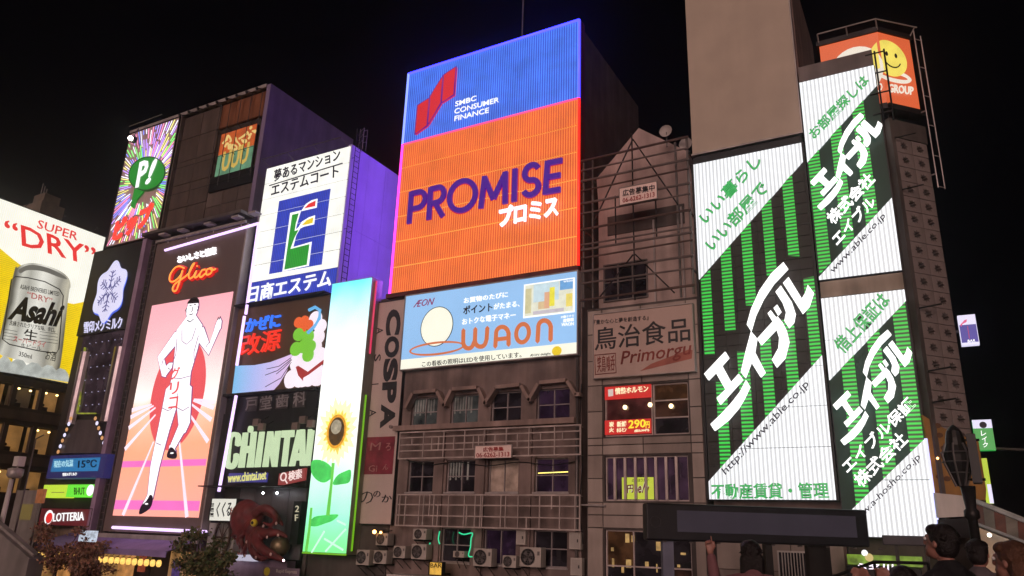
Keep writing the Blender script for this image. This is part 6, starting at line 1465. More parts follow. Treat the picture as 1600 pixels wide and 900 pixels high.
# roof step and service block left of the red shop sign
o = T('service_block', 'low grey annex with a small yellow lit window, left of the red shop sign', 'building', (-54, 31, 0))
B(G().box(-55.5, -52.2, 30.4, 36, 0, 6.6), 'wall', surf('grey_render', (.22, .20, .19, 1), .8), o)
B(G().wb(FW, -54.6, -53.2, 4.7, 5.7, -.42, -.34), 'window', glow('dim_yellow_window', S(120, 100, 50), .7), o)
# big grey slanted parapet at the lower left edge
a = [ray_at(0, 822, 24), ray_at(58, 872, 24)]
o = T('stair_parapet', 'grey slanted stair parapet at the lower left edge', 'parapet', (a[0].x, 24, 0))
g = G(); x0, x1, za, zb_ = a[0].x - 6, a[1].x, a[0].z + (a[0].z - a[1].z) * 6 / (a[1].x - a[0].x), a[1].z
g.hexa([(x0, 23.6, 0), (x1, 23.6, 0), (x1, 24.4, 0), (x0, 24.4, 0), (x0, 23.6, za), (x1, 23.6, zb_), (x1, 24.4, zb_), (x0, 24.4, za)])
B(g, 'wall', surf('grey_render', (1, 1, 1, 1)), o)
g = G(); g.tube([(x0, 23.8, za + .12), (x1, 23.8, zb_ + .12)], .06, 8); B(g, 'coping_rail', M_LIGHTSTEEL, o)
# pale pole lamp, lower left
q = ray_at(22, 740, 25); q2 = ray_at(28, 712, 25)
o = T('street_lamp', 'pale grey lamp post with a drum shaped head at the far left', 'street lamp', (q.x, 25, 0))
B(G().tube([(q.x - .1, 25, 0), (q.x - .1, 25, q.z - .3)], .16, 10, r2=.12), 'post', M_WHITEPAINT, o, smooth=True)
B(G().lathe((q.x + .1, 25, q.z), [(.3, -.25), (.42, -.1), (.42, .25), (.2, .32)], 14), 'lamp_head', M_LIGHTSTEEL, o, smooth=True)
B(G().box(q.x, q.x + .5, 24.8, 25.2, q.z + .4, q.z + .95).bar((q.x + .2, 25, q.z + .3), (q.x + .2, 25, q.z + .45), .05), 'camera_box', M_WHITEPAINT, o)
q = ray_at(44, 740, 26)
o = T('street_lamp', 'thin tall steel pole beside the pale drum headed lamp post', 'street lamp', (q.x, 26, 0))
B(G().tube([(q.x, 26, 0), (q.x, 26, q.z + 2.0)], .07, 8, r2=.04), 'post', M_STEEL, o, smooth=True); B(G().tube([(q.x, 26, q.z + 2.0), (q.x + .7, 26, q.z + 2.2)], .04, 6), 'arm', M_STEEL, o)
o = T('shop_sign', 'small orange brown square sign near the pale lamp post at far left', 'sign', ray_at(60, 765, 27))
a, b = ray_at(54, 786, 27), ray_at(70, 764, 27)
B(G().box(a.x, b.x, 27, 27.15, a.z, b.z), 'panel', glow('amber_panel', S(150, 84, 48), .8, var=.4, scale=4), o); B(G().bar(((a.x + b.x) / 2, 27.08, 0), ((a.x + b.x) / 2, 27.08, a.z), .05), 'post', M_STEEL, o)

# ---------- trees on the promenade
def tree(label, px, py, Y, R, m1, seed, thin=.55, n=2600):
    rnd = random.Random(seed); c = ray_at(px, py, Y)
    t = T('street_tree', label, 'tree', (c.x, Y, 0), None)
    g = G(); P = [(c.x, Y, 0), (c.x + .1, Y, c.z * .35), (c.x - .05, Y + .1, c.z * .75)]
    rtube(g, P, [.16, .12, .08], 8)
    tips = []
    for k in range(13):
        a = k * 2.4; rr = R * rnd.uniform(.45, .95); e = Vector((c.x + rr * math.cos(a), Y + rr * .7 * math.sin(a), c.z + R * rnd.uniform(-.45, .6)))
        mdl = Vector(P[2]).lerp(e, .5) + Vector((0, 0, -.12)); rtube(g, [P[2], mdl, e], [.055, .035, .012], 5); tips.append(e); tips.append(mdl)
    B(g, 'trunk', surf('bark', (.07, .05, .04, 1), .9), t, smooth=True)
    gs = [G(), G(), G()]
    cl = [(tp, rnd.uniform(.28, .5)) for tp in tips for _ in range(2)]
    for k in range(n):
        tp, r = cl[rnd.randrange(len(cl))]
        v = Vector((rnd.gauss(0, 1), rnd.gauss(0, 1), rnd.gauss(0, .7))) * r * thin * R / 1.9
        p = tp + v; s = rnd.uniform(.05, .12); a = Vector((rnd.uniform(-1, 1), rnd.uniform(-1, 1), rnd.uniform(-1, 1))).normalized(); b = a.cross(Vector((rnd.uniform(-1, 1), rnd.uniform(-1, 1), rnd.uniform(-1, 1)))).normalized()
        gs[rnd.randrange(3)].add([p - a * s, p + b * s * .6, p + a * s, p - b * s * .6], [(0, 1, 2, 3)])
    g = G()
    me = gs[0]; nf = []
    for q in gs: b0 = len(g.v); g.v += q.v; g.f += [tuple(i + b0 for i in f) for f in q.f]
    o = B(g, 'foliage', m1, t, kind='stuff')
    for i, p in enumerate(o.data.polygons): p.material_index = 0 if i < len(gs[0].f) else (1 if i < len(gs[0].f) + len(gs[1].f) else 2)
def leafm(nm, cols): return [surf(nm + str(i), c, .6, bump=0, streak=0, var=.4, scale=3) for i, c in enumerate(cols)]
tree('reddish leaved street tree in front of the red shop sign and the arcade', 92, 856, 25, 1.6, leafm('red_leaf', [(.24, .11, .07, 1), (.16, .09, .06, 1), (.30, .16, .10, 1)]), 2, .6, 2300)
tree('bushier red brown street tree left of the lantern row', 136, 878, 24.5, 1.3, leafm('red_leaf', [(1, 1, 1, 1)] * 3), 8, .6, 1500)
tree('dark green street tree in front of the right end of the violet awning', 312, 864, 25, 1.4, leafm('green_leaf', [(.07, .10, .035, 1), (.11, .12, .05, 1), (.16, .12, .06, 1)]), 5, .6, 3200)
tree('low olive green street tree below the runner sign, left of the ship wheel', 338, 886, 25, 1.15, leafm('green_leaf', [(1, 1, 1, 1)] * 3), 12, .6, 2000)

# ---------- air conditioners
M_AC = surf('ac_cream', (.42, .38, .34, 1), .5, streak=.25, var=.12); M_ACD = surf('ac_grille', (.07, .065, .06, 1), .6)
def ac(label, x0, y0, x1, y1, off, fan=.36, side=1, bracket=True):
    a = FW.u(x0, y1, off); b = FW.u(x1, y0, off); s0, s1, z0, z1 = a[0], b[0], (a[1] + FW.u(x1, y1, off)[1]) / 2, (b[1] + FW.u(x0, y0, off)[1]) / 2
    o = T('air_conditioner', label, 'air conditioner', FW.w((s0 + s1) / 2, z0, off - .25), 'outdoor units on the grey office block')
    B(G().wb(FW, s0, s1, z0, z1, off - .5, off - .02), 'casing', M_AC, o, bevel=.02)
    w, h = s1 - s0, z1 - z0; r = min(w * fan, h * .42); c = (s0 + w * .40, z0 + h * .5)
    B(G().prism(FW, ell(c, r, r, 24), off - .018, off - .012), 'fan_opening', M_BLACK, o)
    g = G()
    for k in range(4):
        q = k * math.pi / 2 + .3; g.prism(FW, [(c[0], c[1]), (c[0] + r * .85 * math.cos(q), c[1] + r * .85 * math.sin(q)), (c[0] + r * .8 * math.cos(q + .7), c[1] + r * .8 * math.sin(q + .7))], off - .011, off - .006)
    B(g, 'fan_blades', surf('fan_grey', (.16, .15, .15, 1), .4), o)
    g = G()
    for rr in (1.0, .72, .45, .2): g.tube([FW.w(p[0], p[1], off) for p in ell(c, r * rr, r * rr, 20)], .012, 4, True)
    for k in range(6): q = k * math.pi / 6; g.bar(FW.w(c[0] - r * math.cos(q), c[1] - r * math.sin(q), off), FW.w(c[0] + r * math.cos(q), c[1] + r * math.sin(q), off), .008)
    B(g, 'fan_guard', M_STEEL, o)
    B(G().wb(FW, s1 - w * .16, s1 - w * .06, z0 + h * .6, z0 + h * .8, off - .018, off), 'service_plate', M_STEEL, o)
    g = G()
    for s in (s0 + .1, s1 - .15): g.wb(FW, s, s + .05, z0 - .07, z0 - .002, .002 if off < 1 else .1, off); g.bar(FW.w(s + .02, z0 - .07, off - .1), FW.w(s + .02, z0 - .45, .05), .02)
    B(g, 'bracket', M_DARKMETAL, o, kind='stuff'); return o
ac('cream air conditioner under the vertical board, lower left of three', 555, 859, 577, 883, .8)
ac('cream air conditioner under the vertical board, lower right of three', 582, 860, 604, 881, .8)
ac('cream air conditioner under the vertical board, topmost of three, next to the small orange lamps', 586, 833, 606, 852, .7)
ac('small cream air conditioner low beside the larger double height pair', 613, 853, 633, 872, .75)
ac('large cream air conditioner below a smaller one, left part of the grey office block', 641, 850, 666, 874, .75)
ac('cream air conditioner on top of a larger one, just under the lower railing', 644, 826, 666, 843, .75)
ac('small dim air conditioner between the green cord and the first dark window', 707, 861, 725, 871, .5)
ac('wide cream air conditioner just right of the glowing green cord', 738, 857, 768, 885, .75)
ac('small cream air conditioner between the two widest ones', 784, 868, 806, 887, .75)
ac('widest cream air conditioner, rightmost on the grey office block', 811, 855, 845, 886, .75)
for lab, (x0, y0, x1, y1) in (('grey utility box between two lower windows of the office block', (806, 829, 821, 851)), ('cream utility box at the right end under the lower railing', (889, 832, 907, 858)), ('tall grey cabinet at the lower right corner of the office block', (891, 872, 909, 899))):
    a = FW.u(x0, y1, .3); b = FW.u(x1, y0, .3)
    o = T('utility_box', lab, 'utility box', FW.w(a[0], a[1], .15)); B(G().wb(FW, a[0], b[0], a[1], b[1], .005, .3), 'casing', M_AC, o, bevel=.015); B(G().wb(FW, a[0] + .06, b[0] - .06, a[1] + .06, b[1] - .06, .301, .315), 'door', surf('ac_cream_dull', (.36, .33, .30, 1), .5), o)
    B(G().wb(FW, b[0] - .14, b[0] - .1, (a[1] + b[1]) / 2 - .06, (a[1] + b[1]) / 2 + .06, .316, .34), 'handle', M_DARKMETAL, o)
# cords, lamps, BAR sign, white fascia
for lab, pts in (('glowing green cord looped round the dark window above the bar', [(717, 832), (725, 835), (738, 833), (736, 842), (735, 855), (732, 868), (738, 870)]), ('short glowing green cord beside the stacked air conditioners', [(672, 848), (670, 856), (667, 866)]), ('thin yellow green cord left of the dark bar window', [(687, 830), (685, 842), (687, 850)])):
    P = smooth_path([FW.w(*FW.u(x, y, .35), .35) for x, y in pts], 4)
    o = B(G().tube(P, .03, 6), 'light_cord', glow('cord_green', S(40, 200, 140), 1.3), None, P[0], lab, 'light cord', smooth=True)
for lab, px, py in (('brighter small orange lamp over the air conditioners', 585, 831), ('fainter small orange lamp over the air conditioners', 595, 832)):
    c = FW.w(*FW.u(px, py, .9), .9); o = T('wall_lamp', lab, 'lamp', c); B(G().ball(c, .09 if px < 590 else .06, 8, 6), 'bulb', glow('orange_bulb', (1, .45, .12, 1), 9), o); B(G().bar(c, c + Vector((0, .85, .1)), .02), 'arm', M_DARKMETAL, o)
r = pxrect(FW, (672, 879), (691, 879), (691, 898), (671, 898), 1.2)
s = sign('bar_sign', 'small amber lit BAR sign below the air conditioners', FW, *r, 1.0, 1.2, glow('amber_lit', S(222, 168, 66), 1.0, var=.3, scale=4), rim=.03)
text('BAR', s, surf('dark_brown_letter', (.05, .02, .01, 1), .5), FW, (673, 887), (690, 887), (673, 880), 1.21, .02, .0)
B(G().bar(FW.w((r[0] + r[1]) / 2, r[2], 1.1), FW.w((r[0] + r[1]) / 2, r[2], .1), .04), 'bracket', M_DARKMETAL, s)
r = FW.u(604, 897, 1.2); r2 = FW.u(700, 897, 1.2)
o = T('fascia_board', 'plain white board at the very bottom of the office block', 'board', FW.w(r[0], 0, 1)); B(G().wb(FW, r[0], r2[0] + 1, r[1] - 1.2, r[1], .1, 1.2), 'board', M_WHITEPAINT, o)

# loose cables drooping over the office block front
for lab, pts in (('black cable drooping between the two lattice railings', [(628, 716), (668, 726), (716, 722), (760, 728), (812, 722), (860, 727), (905, 720)]), ('black cable running down the right corner of the office block', [(909, 600), (906, 660), (910, 720), (906, 790), (911, 850)])):
    P = smooth_path([FW.w(*FW.u(x, y, .12), .12) for x, y in pts], 4)
    B(G().tube(P, .022, 5), 'cable', M_BLACK, None, P[0], lab, 'cable')

# ---------- foot of the right-hand buildings
a = FW.u(1217, 900, -.4); b = FW.u(1270, 862, -.4)
o = T('window_grille', 'white barred window grille in the stone wall under the black display board', 'grille', FW.w(a[0], a[1], -.4))
g = G(); g.wb(FW, a[0], a[0] + .05, 2.6, b[1], -.44, -.38).wb(FW, b[0] - .05, b[0], 2.6, b[1], -.44, -.38).wb(FW, a[0] + .05, b[0] - .05, b[1] - .06, b[1], -.44, -.38)
B(g, 'frame', M_WHITEPAINT, o); B(G().wb(FW, a[0], b[0], 2.6, b[1], -.47, -.445), 'pane', M_GLASS, o)
r0 = None
for k in range(10):
    x = a[0] + .14 + k * (b[0] - a[0] - .25) / 9.5
    if r0 is None: r0 = B(G().wb(FW, x, x + .035, 2.6, b[1] - .061, -.43, -.39), 'bar', M_WHITEPAINT, o); xx = x
    else: inst(r0, 'bar', o, (x - xx, 0, 0))
r = pxrect(FW, (1324, 868), (1440, 868), (1440, 884), (1324, 884), .8)
s = sign('shop_sign', 'green and yellow lit strip with round marks at the foot of the corner tower', FW, r[0], r[1], r[2], r[3], .02, .8, glow('leafy_strip', S(110, 140, 40), .9, var=.7, scale=4))
for px, py, m, rr in ((1351, 862, E_WHITE, .1), (1358, 869, glow('cream_face', S(226, 200, 130), .8), .13)):
    c = FW.u(px, py + 2, .82); B(G().prism(FW, ell(c, rr, rr, 16), .802, .83), 'round_mark', m, s)
r = pxrect(FW, (1324, 886), (1440, 886), (1440, 912), (1324, 912), .5)
s = sign('shop_sign', 'dark sign with glowing white characters at the foot of the corner tower', FW, r[0], r[1], r[2], r[3], .02, .5, M_BLACK)
text('ら名川', s, glow('pink_white_letter', (1, .85, 1, 1), 1.5), FW, (1340, 894), (1396, 896), (1340, 879), .82, .05, .04)

# ochre curved board and white box at the tower foot
W5 = Wall(FW.u(1445, 700)[0], 29.7, 25)
o = T('ochre_board', 'large ochre board with a sloping top edge behind the ornate lamp', 'board', W5.w(0, 5, 0))
P = W5.pp([(1441, 648), (1480, 672), (1529, 690), (1541, 765), (1540, 782), (1462, 772)], 0)
B(G().prism(W5, P, -.25, 0), 'panel', surf('ochre_paint', (.30, .15, .035, 1), .6, var=.2, scale=1.2), o)
random.seed(4)
g = G()
for px, py in ((1465, 665), (1468, 680), (1484, 700), (1470, 712), (1468, 745), (1480, 748), (1475, 700)): 
    c = W5.u(px, py, .01); g.prism(W5, ell(c, .12, .09, 8), .002, .02)
B(g, 'brown_marks', surf('brown_mark', (.12, .05, .02, 1), .6), o, kind='stuff')
c = W5.w(*W5.u(1465, 716, .1), .1); B(G().ball(c, .04, 8, 5), 'orange_lamp', glow('orange_bulb', (1, 1, 1, 1)), o)
o = T('panel', 'pale unlit panel under the ochre board beside the narrow green sign', 'panel', W5.w(.5, 4.5, .1))
P = W5.pp([(1461, 770), (1518, 776), (1523, 806), (1466, 809)], .2)
B(G().prism(W5, P, -.2, .2), 'board', M_WHITEPAINT, o); B(G().prism(W5, W5.pp([(1466, 812), (1523, 810), (1525, 840), (1468, 842)], .15), -.2, .15), 'shutter', M_DARKMETAL, o)
# hanging signs beyond the tower
HW = Wall(0, 33.2, 0)
r = pxrect(HW, (1495, 493), (1524, 491), (1530, 537), (1503, 539), 0)
s = sign('hanging_sign', 'small blue and white lit box sign hanging off the right side of the tower', HW, *r, -.35, 0, glow('box_white', S(232, 228, 255), 1.0), rim=.0)
zz = r[2] + (r[3] - r[2]) * .66
B(G().wb(HW, r[0] + .02, r[1] - .02, r[2] + .08, zz, .002, .03), 'blue_panel', glow('box_blue', S(44, 50, 150), 1.0), s)
B(G().wb(HW, r[0] + .28, r[1] - .3, r[2] + .22, zz - .06, .032, .05), 'red_bar', glow('box_red', S(190, 30, 60), 1.0), s)
B(G().prism(HW, HW.pp([(1500, 508), (1507, 500), (1511, 499), (1510, 503), (1504, 506), (1502, 511)], .03), .002, .03), 'pink_mark', glow('box_pink', S(225, 80, 130), 1.0), s)
text('BAR', s, E_WHITE, HW, (1512, 535), (1524, 534), (1512, 531), .035, .02, .02)
B(G().bar(HW.w(r[0] - 1.0, (r[2] + r[3]) / 2, -.2), HW.w(r[0], (r[2] + r[3]) / 2, -.2), .05), 'bracket', M_STEEL, s)
r = pxrect(HW, (1519, 656), (1549, 656), (1556, 703), (1525, 704), 0)
s = sign('hanging_sign', 'green lit box sign with white katakana and a white top, right of the tower', HW, *r, -.35, 0, glow('box_green', S(30, 150, 60), 1.0))
zz = r[2] + (r[3] - r[2]) * .72
B(G().wb(HW, r[0], r[1], zz, r[3], .002, .03), 'white_panel', glow('box_white', (1, 1, 1, 1)), s)
c = HW.u(1536, 664, .03); B(G().prism(HW, ell(c, .12, .12, 12), .031, .05), 'dark_mark', P_NAVY, s)
for k, ch in enumerate('レイク'): text(ch, s, E_WHITE, HW, (1533 + k * 1.4, 681 + k * 9), (1541 + k * 1.4, 681 + k * 9), (1532.5 + k * 1.4, 673 + k * 9), .03, .02, .03)
B(G().bar(HW.w(r[0] - .8, r[2] + .2, -.2), HW.w(r[1] + 1.6, r[2] - .05, -.2), .04), 'bracket', M_STEEL, s)
r = pxrect(HW, (1532, 716), (1543, 716), (1552, 788), (1540, 785), 0)
s = sign('hanging_sign', 'narrow lime and white lit strip sign below the green katakana sign', HW, r[0], r[1], r[2], r[3], -.3, 0, glow('strip_lime', S(176, 200, 30), 1.0))
B(G().wb(HW, r[0] + .1, r[1], r[2], r[2] + (r[3] - r[2]) * .42, .002, .03), 'white_panel', glow('box_white', (1, 1, 1, 1)), s)
B(G().bar(HW.w(r[0] - .9, r[3] - .3, -.2), HW.w(r[0], r[3] - .3, -.2), .04), 'bracket', M_STEEL, s)
# canopy and lit stalls at the far right
o = T('market_canopy', 'red brown striped canopy over a lit stall at the right edge', 'canopy', ray_at(1560, 850, 27))
a0, a1, b0, b1 = ray_at(1520, 782, 27.5), ray_at(1610, 818, 24.5), ray_at(1524, 818, 26.0), ray_at(1612, 852, 23.0)
g = G(); dz_ = Vector((0, 0, -.08))
for k in range(5):
    q = [b0.lerp(b1, k / 5), b0.lerp(b1, (k + 1) / 5 - .004), a0.lerp(a1, (k + 1) / 5 - .004), a0.lerp(a1, k / 5)]
    B(G().hexa([v + dz_ for v in q] + q), 'canopy_strip', surf('canopy_cream' if k % 2 else 'canopy_rust', (.30, .24, .19, 1) if k % 2 else (.22, .07, .045, 1), .7), o)
B(G().tube([a0, a1], .09, 6).tube([b0, b1], .05, 6), 'canopy_beam', M_WHITEPAINT, o)
B(G().bar((b0.x, b0.y, 3), tuple(b0), .05).bar((b1.x, b1.y, 3), tuple(b1), .05), 'canopy_post', M_STEEL, o)
g = G()
for px, py, rr in ((1556, 822, .12), (1566, 824, .14), (1574, 828, .1), (1589, 827, .12), (1600, 831, .13), (1546, 836, .06)):
    g.ball(ray_at(px, py, 27.5), rr, 8, 5)
B(g, 'stall_lamps', glow('stall_lamp', (1, .9, .72, 1), 6), o, kind='stuff')
a, b = ray_at(1526, 868, 28.5), ray_at(1625, 825, 28.5)
B(G().box(a.x, b.x, 28.5, 28.6, 3, b.z), 'stall_back', glow('stall_back', S(120, 84, 50), .55, var=.9, scale=2.5, base=.2), o)
# ornate lamp on the bridge
q = ray_at(1497, 722, 21); sc_ = .0152
o = T('ornate_lamp', 'dark ornate bridge lamp with a caged lantern in front of the ochre board', 'street lamp', (q.x, 21, 3))
dk = surf('bronze_dark', (.03, .027, .026, 1), .45, .6, bump=.1)
B(G().lathe((q.x + .12, 21, 0), [(.22, 3.0), (.22, 3.3), (.12, 3.4), (.10, q.z - 1.3), (.16, q.z - 1.25), (.16, q.z - 1.1), (.11, q.z - 1.05), (.16, q.z - .55)], 12), 'post', dk, o, smooth=True)
B(G().lathe((q.x, 21, q.z), [(.1, -.55), (.28, -.05), (.31, .15), (.22, .38), (.2, .55), (.16, .72), (.08, .82), (.02, .87)], 14), 'lantern_body', dk, o, smooth=False)
g = G()
for k in range(7):
    a = 2 * math.pi * k / 7; g.tube([(q.x + .12 * math.cos(a), 21 + .12 * math.sin(a), q.z - .55), (q.x + .31 * math.cos(a), 21 + .31 * math.sin(a), q.z - .03), (q.x + .34 * math.cos(a), 21 + .34 * math.sin(a), q.z + .16), (q.x + .24 * math.cos(a), 21 + .24 * math.sin(a), q.z + .42)], .025, 5)
for zz_ in (-.25, 0, .22): g.tube([(q.x + (.22 if zz_ < -.1 else .33) * math.cos(t), 21 + (.22 if zz_ < -.1 else .33) * math.sin(t), q.z + zz_) for t in [2 * math.pi * i / 12 for i in range(12)]], .016, 4, True)
B(g, 'cage_rib', M_STEEL, o)
g = G()
for s in (-1, 1): g.box(q.x + .24 + .01 * s, q.x + .42, 20.8 + .2 * s, 20.95 + .2 * s, q.z - .5, q.z + .6)
B(g, 'side_banner', M_BLACK, o); B(G().bar((q.x, 21, q.z - .4), (q.x + .5, 21, q.z - .4), .03).bar((q.x, 21, q.z + .5), (q.x + .5, 21, q.z + .5), .03), 'banner_arm', dk, o)

# ---------- black display board on posts
ax = ray_at(1183, 820, 24.2)
BW = Wall(ax.x, 24.2, 29.5)
r = pxrect(BW, (1010, 786), (1357, 796), (1357, 855), (1010, 844), .3)
o = T('display_board', 'wide black switched off display board on posts in front of the buildings', 'display', BW.w(0, 0, 0))
B(G().wb(BW, r[0], r[1], r[2], r[3], -.35, .3), 'casing', surf('black_casing', (.014, .014, .018, 1), .4, .2, bump=.02), o, bevel=.05)
q = pxrect(BW, (1058, 798), (1338, 806), (1338, 839), (1058, 832), .31)
B(G().wb(BW, q[0], q[1], q[2], q[3], .302, .32), 'screen', surf('screen_blue_reflection', (.07, .075, .11, 1), .25, bump=0, streak=.05, var=.1), o)  # blue reflection on the dark screen is put into its colour
B(ring(BW, BW.u(1025, 815, .31), .17, .17, .03, .32, .02, 18), 'loudspeaker_ring', M_DARKMETAL, o)
for px, w, m in ((1043, .16, surf('blue_grey_post', (.16, .17, .24, 1), .4)), (1112, .12, dk), (1200, .1, dk), (1278, .32, dk)):
    s = BW.u(px, 860, 0)[0]; B(G().wb(BW, s - w, s + w, 0, r[2] - .002, -.2, .1), 'post', m, o)
g = G()
for k in range(9): s = r[0] + .5 + k * .8; g.wb(BW, s, s + .1, r[2] - .05, r[2] - .003, .0, .12)
B(g, 'bolt', M_STEEL, o, kind='stuff')
q = pxrect(FW, (1378, 838), (1462, 836), (1463, 852), (1379, 853), 3.0)
o = T('display_board', 'small dark grey sign box on posts below the lower narrow green sign', 'display', FW.w(q[0], 0, 3))
B(G().wb(FW, q[0], q[1], q[2], q[3], 2.7, 3.0), 'casing', surf('grey_casing', (.06, .055, .065, 1), .5), o, bevel=.03)
for f in (.25, .8): s = q[0] + (q[1] - q[0]) * f; B(G().wb(FW, s - .05, s + .05, 0, q[2] - .002, 2.8, 2.9), 'post', dk, o)
# hand rail in front of the lit shop sign
o = T('handrail', 'dark sloping handrail in front of the glowing kanji sign', 'railing', ray_at(1340, 890, 22))
P = [ray_at(1300, 902, 22), ray_at(1366, 878, 22), ray_at(1450, 880, 22)]
B(G().tube(P, .045, 6), 'rail', dk, o)
g = G()
for p in (P[1], P[2]): g.bar(tuple(p), (p.x, p.y, 0), .035)
B(g, 'baluster', dk, o)

# ---------- people on the bridge
M_SKIN = surf('skin', (.28, .13, .10, 1), .5, var=.08, bump=.02, streak=0, scale=6, spec=.4)
def person(label, x, y, H, yaw, col_top, col_leg, hair_col, armL, armR, hairlen=0, tilt=0.0, cap=None):
    """local frame: +y is where the body faces, +x its right hand side; armX = elbow and wrist offsets from the shoulder, and finger spread"""
    k = H / 1.72; ca, sa = math.cos(yaw), math.sin(yaw)
    def L(a, b, c): a, b, c = a * k, b * k, c * k; return Vector((x + a * ca - b * sa, y + a * sa + b * ca, 3.0 + c))
    o = T('person', label, 'person', (x, y, 3.0)); g = G()
    def seg(pts, rad, n=10): rtube(g, [L(*p) for p in pts], [r * k for r in rad], n)
    seg([(0, -.01, .92), (0, 0, 1.08), (0, .01, 1.26), (0, 0, 1.40)], [.135, .12, .14, .10])
    for s in (-1, 1):
        seg([(s * .06, 0, .94), (s * .09, 0, .92), (s * .10, .02, .5), (s * .10, 0, .10)], [.10, .09, .058, .042]); seg([(s * .10, -.03, .06), (s * .11, .10, .04), (s * .115, .18, .03)], [.04, .038, .028])
        seg([(s * .05, 0, 1.38), (s * .12, 0, 1.39), (s * .17, 0, 1.38)], [.07, .065, .058])
    seg([(0, 0, 1.38), (0, .012, 1.50)], [.058, .052])
    hc = L(0, .03 + tilt * .05, 1.61); fwd = (L(0, 1, 0) - L(0, 0, 0)).normalized(); rt = (L(1, 0, 0) - L(0, 0, 0)).normalized(); up = Vector((0, 0, 1))
    fw2 = (fwd + up * tilt).normalized(); up2 = (up - fwd * tilt).normalized()
    def hp(a, b, c): return hc + (rt * a + fw2 * b + up2 * c) * k
    def hball(a, b, c, rx, ry, rz, gg=None, n=16, m=12):
        gg = gg or g; vs0 = G().ball((0, 0, 0), 1, n, m); gg.add([hp(a + v.x * rx, b + v.y * ry, c + v.z * rz) for v in vs0.v], vs0.f)
    hball(0, -.005, .02, .074, .094, .098); hball(0, .03, -.05, .058, .062, .062); hball(0, .072, -.085, .026, .022, .022)
    hball(0, .098, -.012, .012, .02, .022); hball(0, .104, -.022, .014, .012, .01); hball(0, .088, .03, .04, .012, .012)
    hball(0, .088, -.056, .024, .012, .008)
    for s in (-1, 1): hball(s * .076, -.005, -.005, .010, .018, .030)
    g2 = G()
    def arm(s, spec):
        el, wr, curl = spec; S_ = (s * .19, 0, 1.37); E_ = tuple(S_[i] + el[i] for i in range(3)); W_ = tuple(E_[i] + wr[i] for i in range(3))
        seg([S_, tuple((S_[i] + E_[i]) / 2 for i in range(3)), E_], [.052, .046, .038]); seg([E_, tuple(E_[i] + wr[i] * .35 for i in range(3)), W_], [.038, .036, .025])
        d = Vector(wr).normalized(); side = d.cross(Vector((0, 1, 0)) if abs(d.y) < .8 else Vector((1, 0, 0))).normalized(); nrm = d.cross(side)
        Wv = Vector(W_); pm = Wv + d * .085
        for t in (-.024, -.008, .008, .024): seg([tuple(Wv + side * t * .5), tuple(pm + side * t)], [.016, .014], 8)
        for fi, (t, ln, b) in enumerate(((-.028, .062, curl[0]), (-.01, .075, curl[1]), (.01, .072, curl[2]), (.028, .056, curl[3]))):
            b0 = pm + side * t; d1 = (d * math.cos(b * .5) + nrm * math.sin(b * .5)); d2 = (d * math.cos(b * 1.2) + nrm * math.sin(b * 1.2))
            seg([tuple(b0), tuple(b0 + d1 * ln * .55), tuple(b0 + d1 * ln * .55 + d2 * ln * .5)], [.0095, .0088, .0075], 7)
        th = Wv + d * .03 - side * .024; seg([tuple(th), tuple(th - side * .024 + d * .03), tuple(th - side * .022 + d * .062 + nrm * .01)], [.012, .0105, .0085], 7)
        return S_, E_, W_
    aL = arm(-1, armL); aR = arm(1, armR)
    b = B(g, 'body', M_SKIN, o); remesh(b, .008 * k, 2)
    # clothes follow the body a centimetre outside it
    g = G()
    seg([(0, -.01, .90), (0, -.01, 1.05), (0, .01, 1.26), (0, 0, 1.40)], [.155, .145, .163, .118])
    for s, (S_, E_, W_) in ((-1, aL), (1, aR)):
        seg([(s * .05, 0, 1.37), (s * .12, 0, 1.38), S_], [.09, .086, .078]); seg([S_, tuple((S_[i] + E_[i]) / 2 for i in range(3)), E_], [.07, .062, .056])
        seg([E_, tuple(E_[i] + (W_[i] - E_[i]) * .5 for i in range(3)), tuple(E_[i] + (W_[i] - E_[i]) * .86 for i in range(3))], [.056, .052, .044])
    seg([(0, 0, 1.41), (0, .0, 1.445)], [.075, .068])
    j = B(g, 'jacket', col_top, o); remesh(j, .012, 3)
    g = G()
    for s in (-1, 1): seg([(s * .05, -.01, .95), (s * .09, -.01, .90), (s * .10, .01, .5), (s * .10, -.01, .12)], [.125, .115, .08, .07])
    j = B(g, 'trousers', col_leg, o); remesh(j, .015, 3)
    for s in (-1, 1):
        g = G(); seg([(s * .10, -.05, .05), (s * .11, .08, .045), (s * .115, .19, .035)], [.052, .05, .038]); j = B(g, 'shoe', P_BLACK, o); remesh(j, .012, 2)
    g = G(); hball(0, -.022, .038, .088, .098, .098, g); hball(0, -.045, -.01, .082, .075, .085, g); hball(.0, .035, .075, .078, .06, .045, g)
    if hairlen: 
        for t in (-.05, 0, .05): rtube(g, [hp(t, -.07, -.02), hp(t * 1.1, -.085, -.12), hp(t * 1.05, -.08, -.12 - hairlen)], [.055 * k, .05 * k, .03 * k], 8)
    rnd = random.Random(int(abs(x) * 100) + 3)
    for q in range(70):
        t, f = rnd.uniform(0, math.pi), rnd.uniform(math.pi * 1.0, math.pi * 2.0)
        v = (math.sin(t) * math.cos(f), math.sin(t) * math.sin(f), abs(math.cos(t)))
        a_ = hp(v[0] * .08, -.02 + v[1] * .09, .035 + v[2] * .09); c_ = hp(v[0] * .094 + .01 * math.sin(q), -.025 + v[1] * .104, .025 + v[2] * .102)
        rtube(g, [a_, c_], [.012 * k, .006 * k], 5)
    j = B(g, 'hair', hair_col, o); remesh(j, .007, 1)
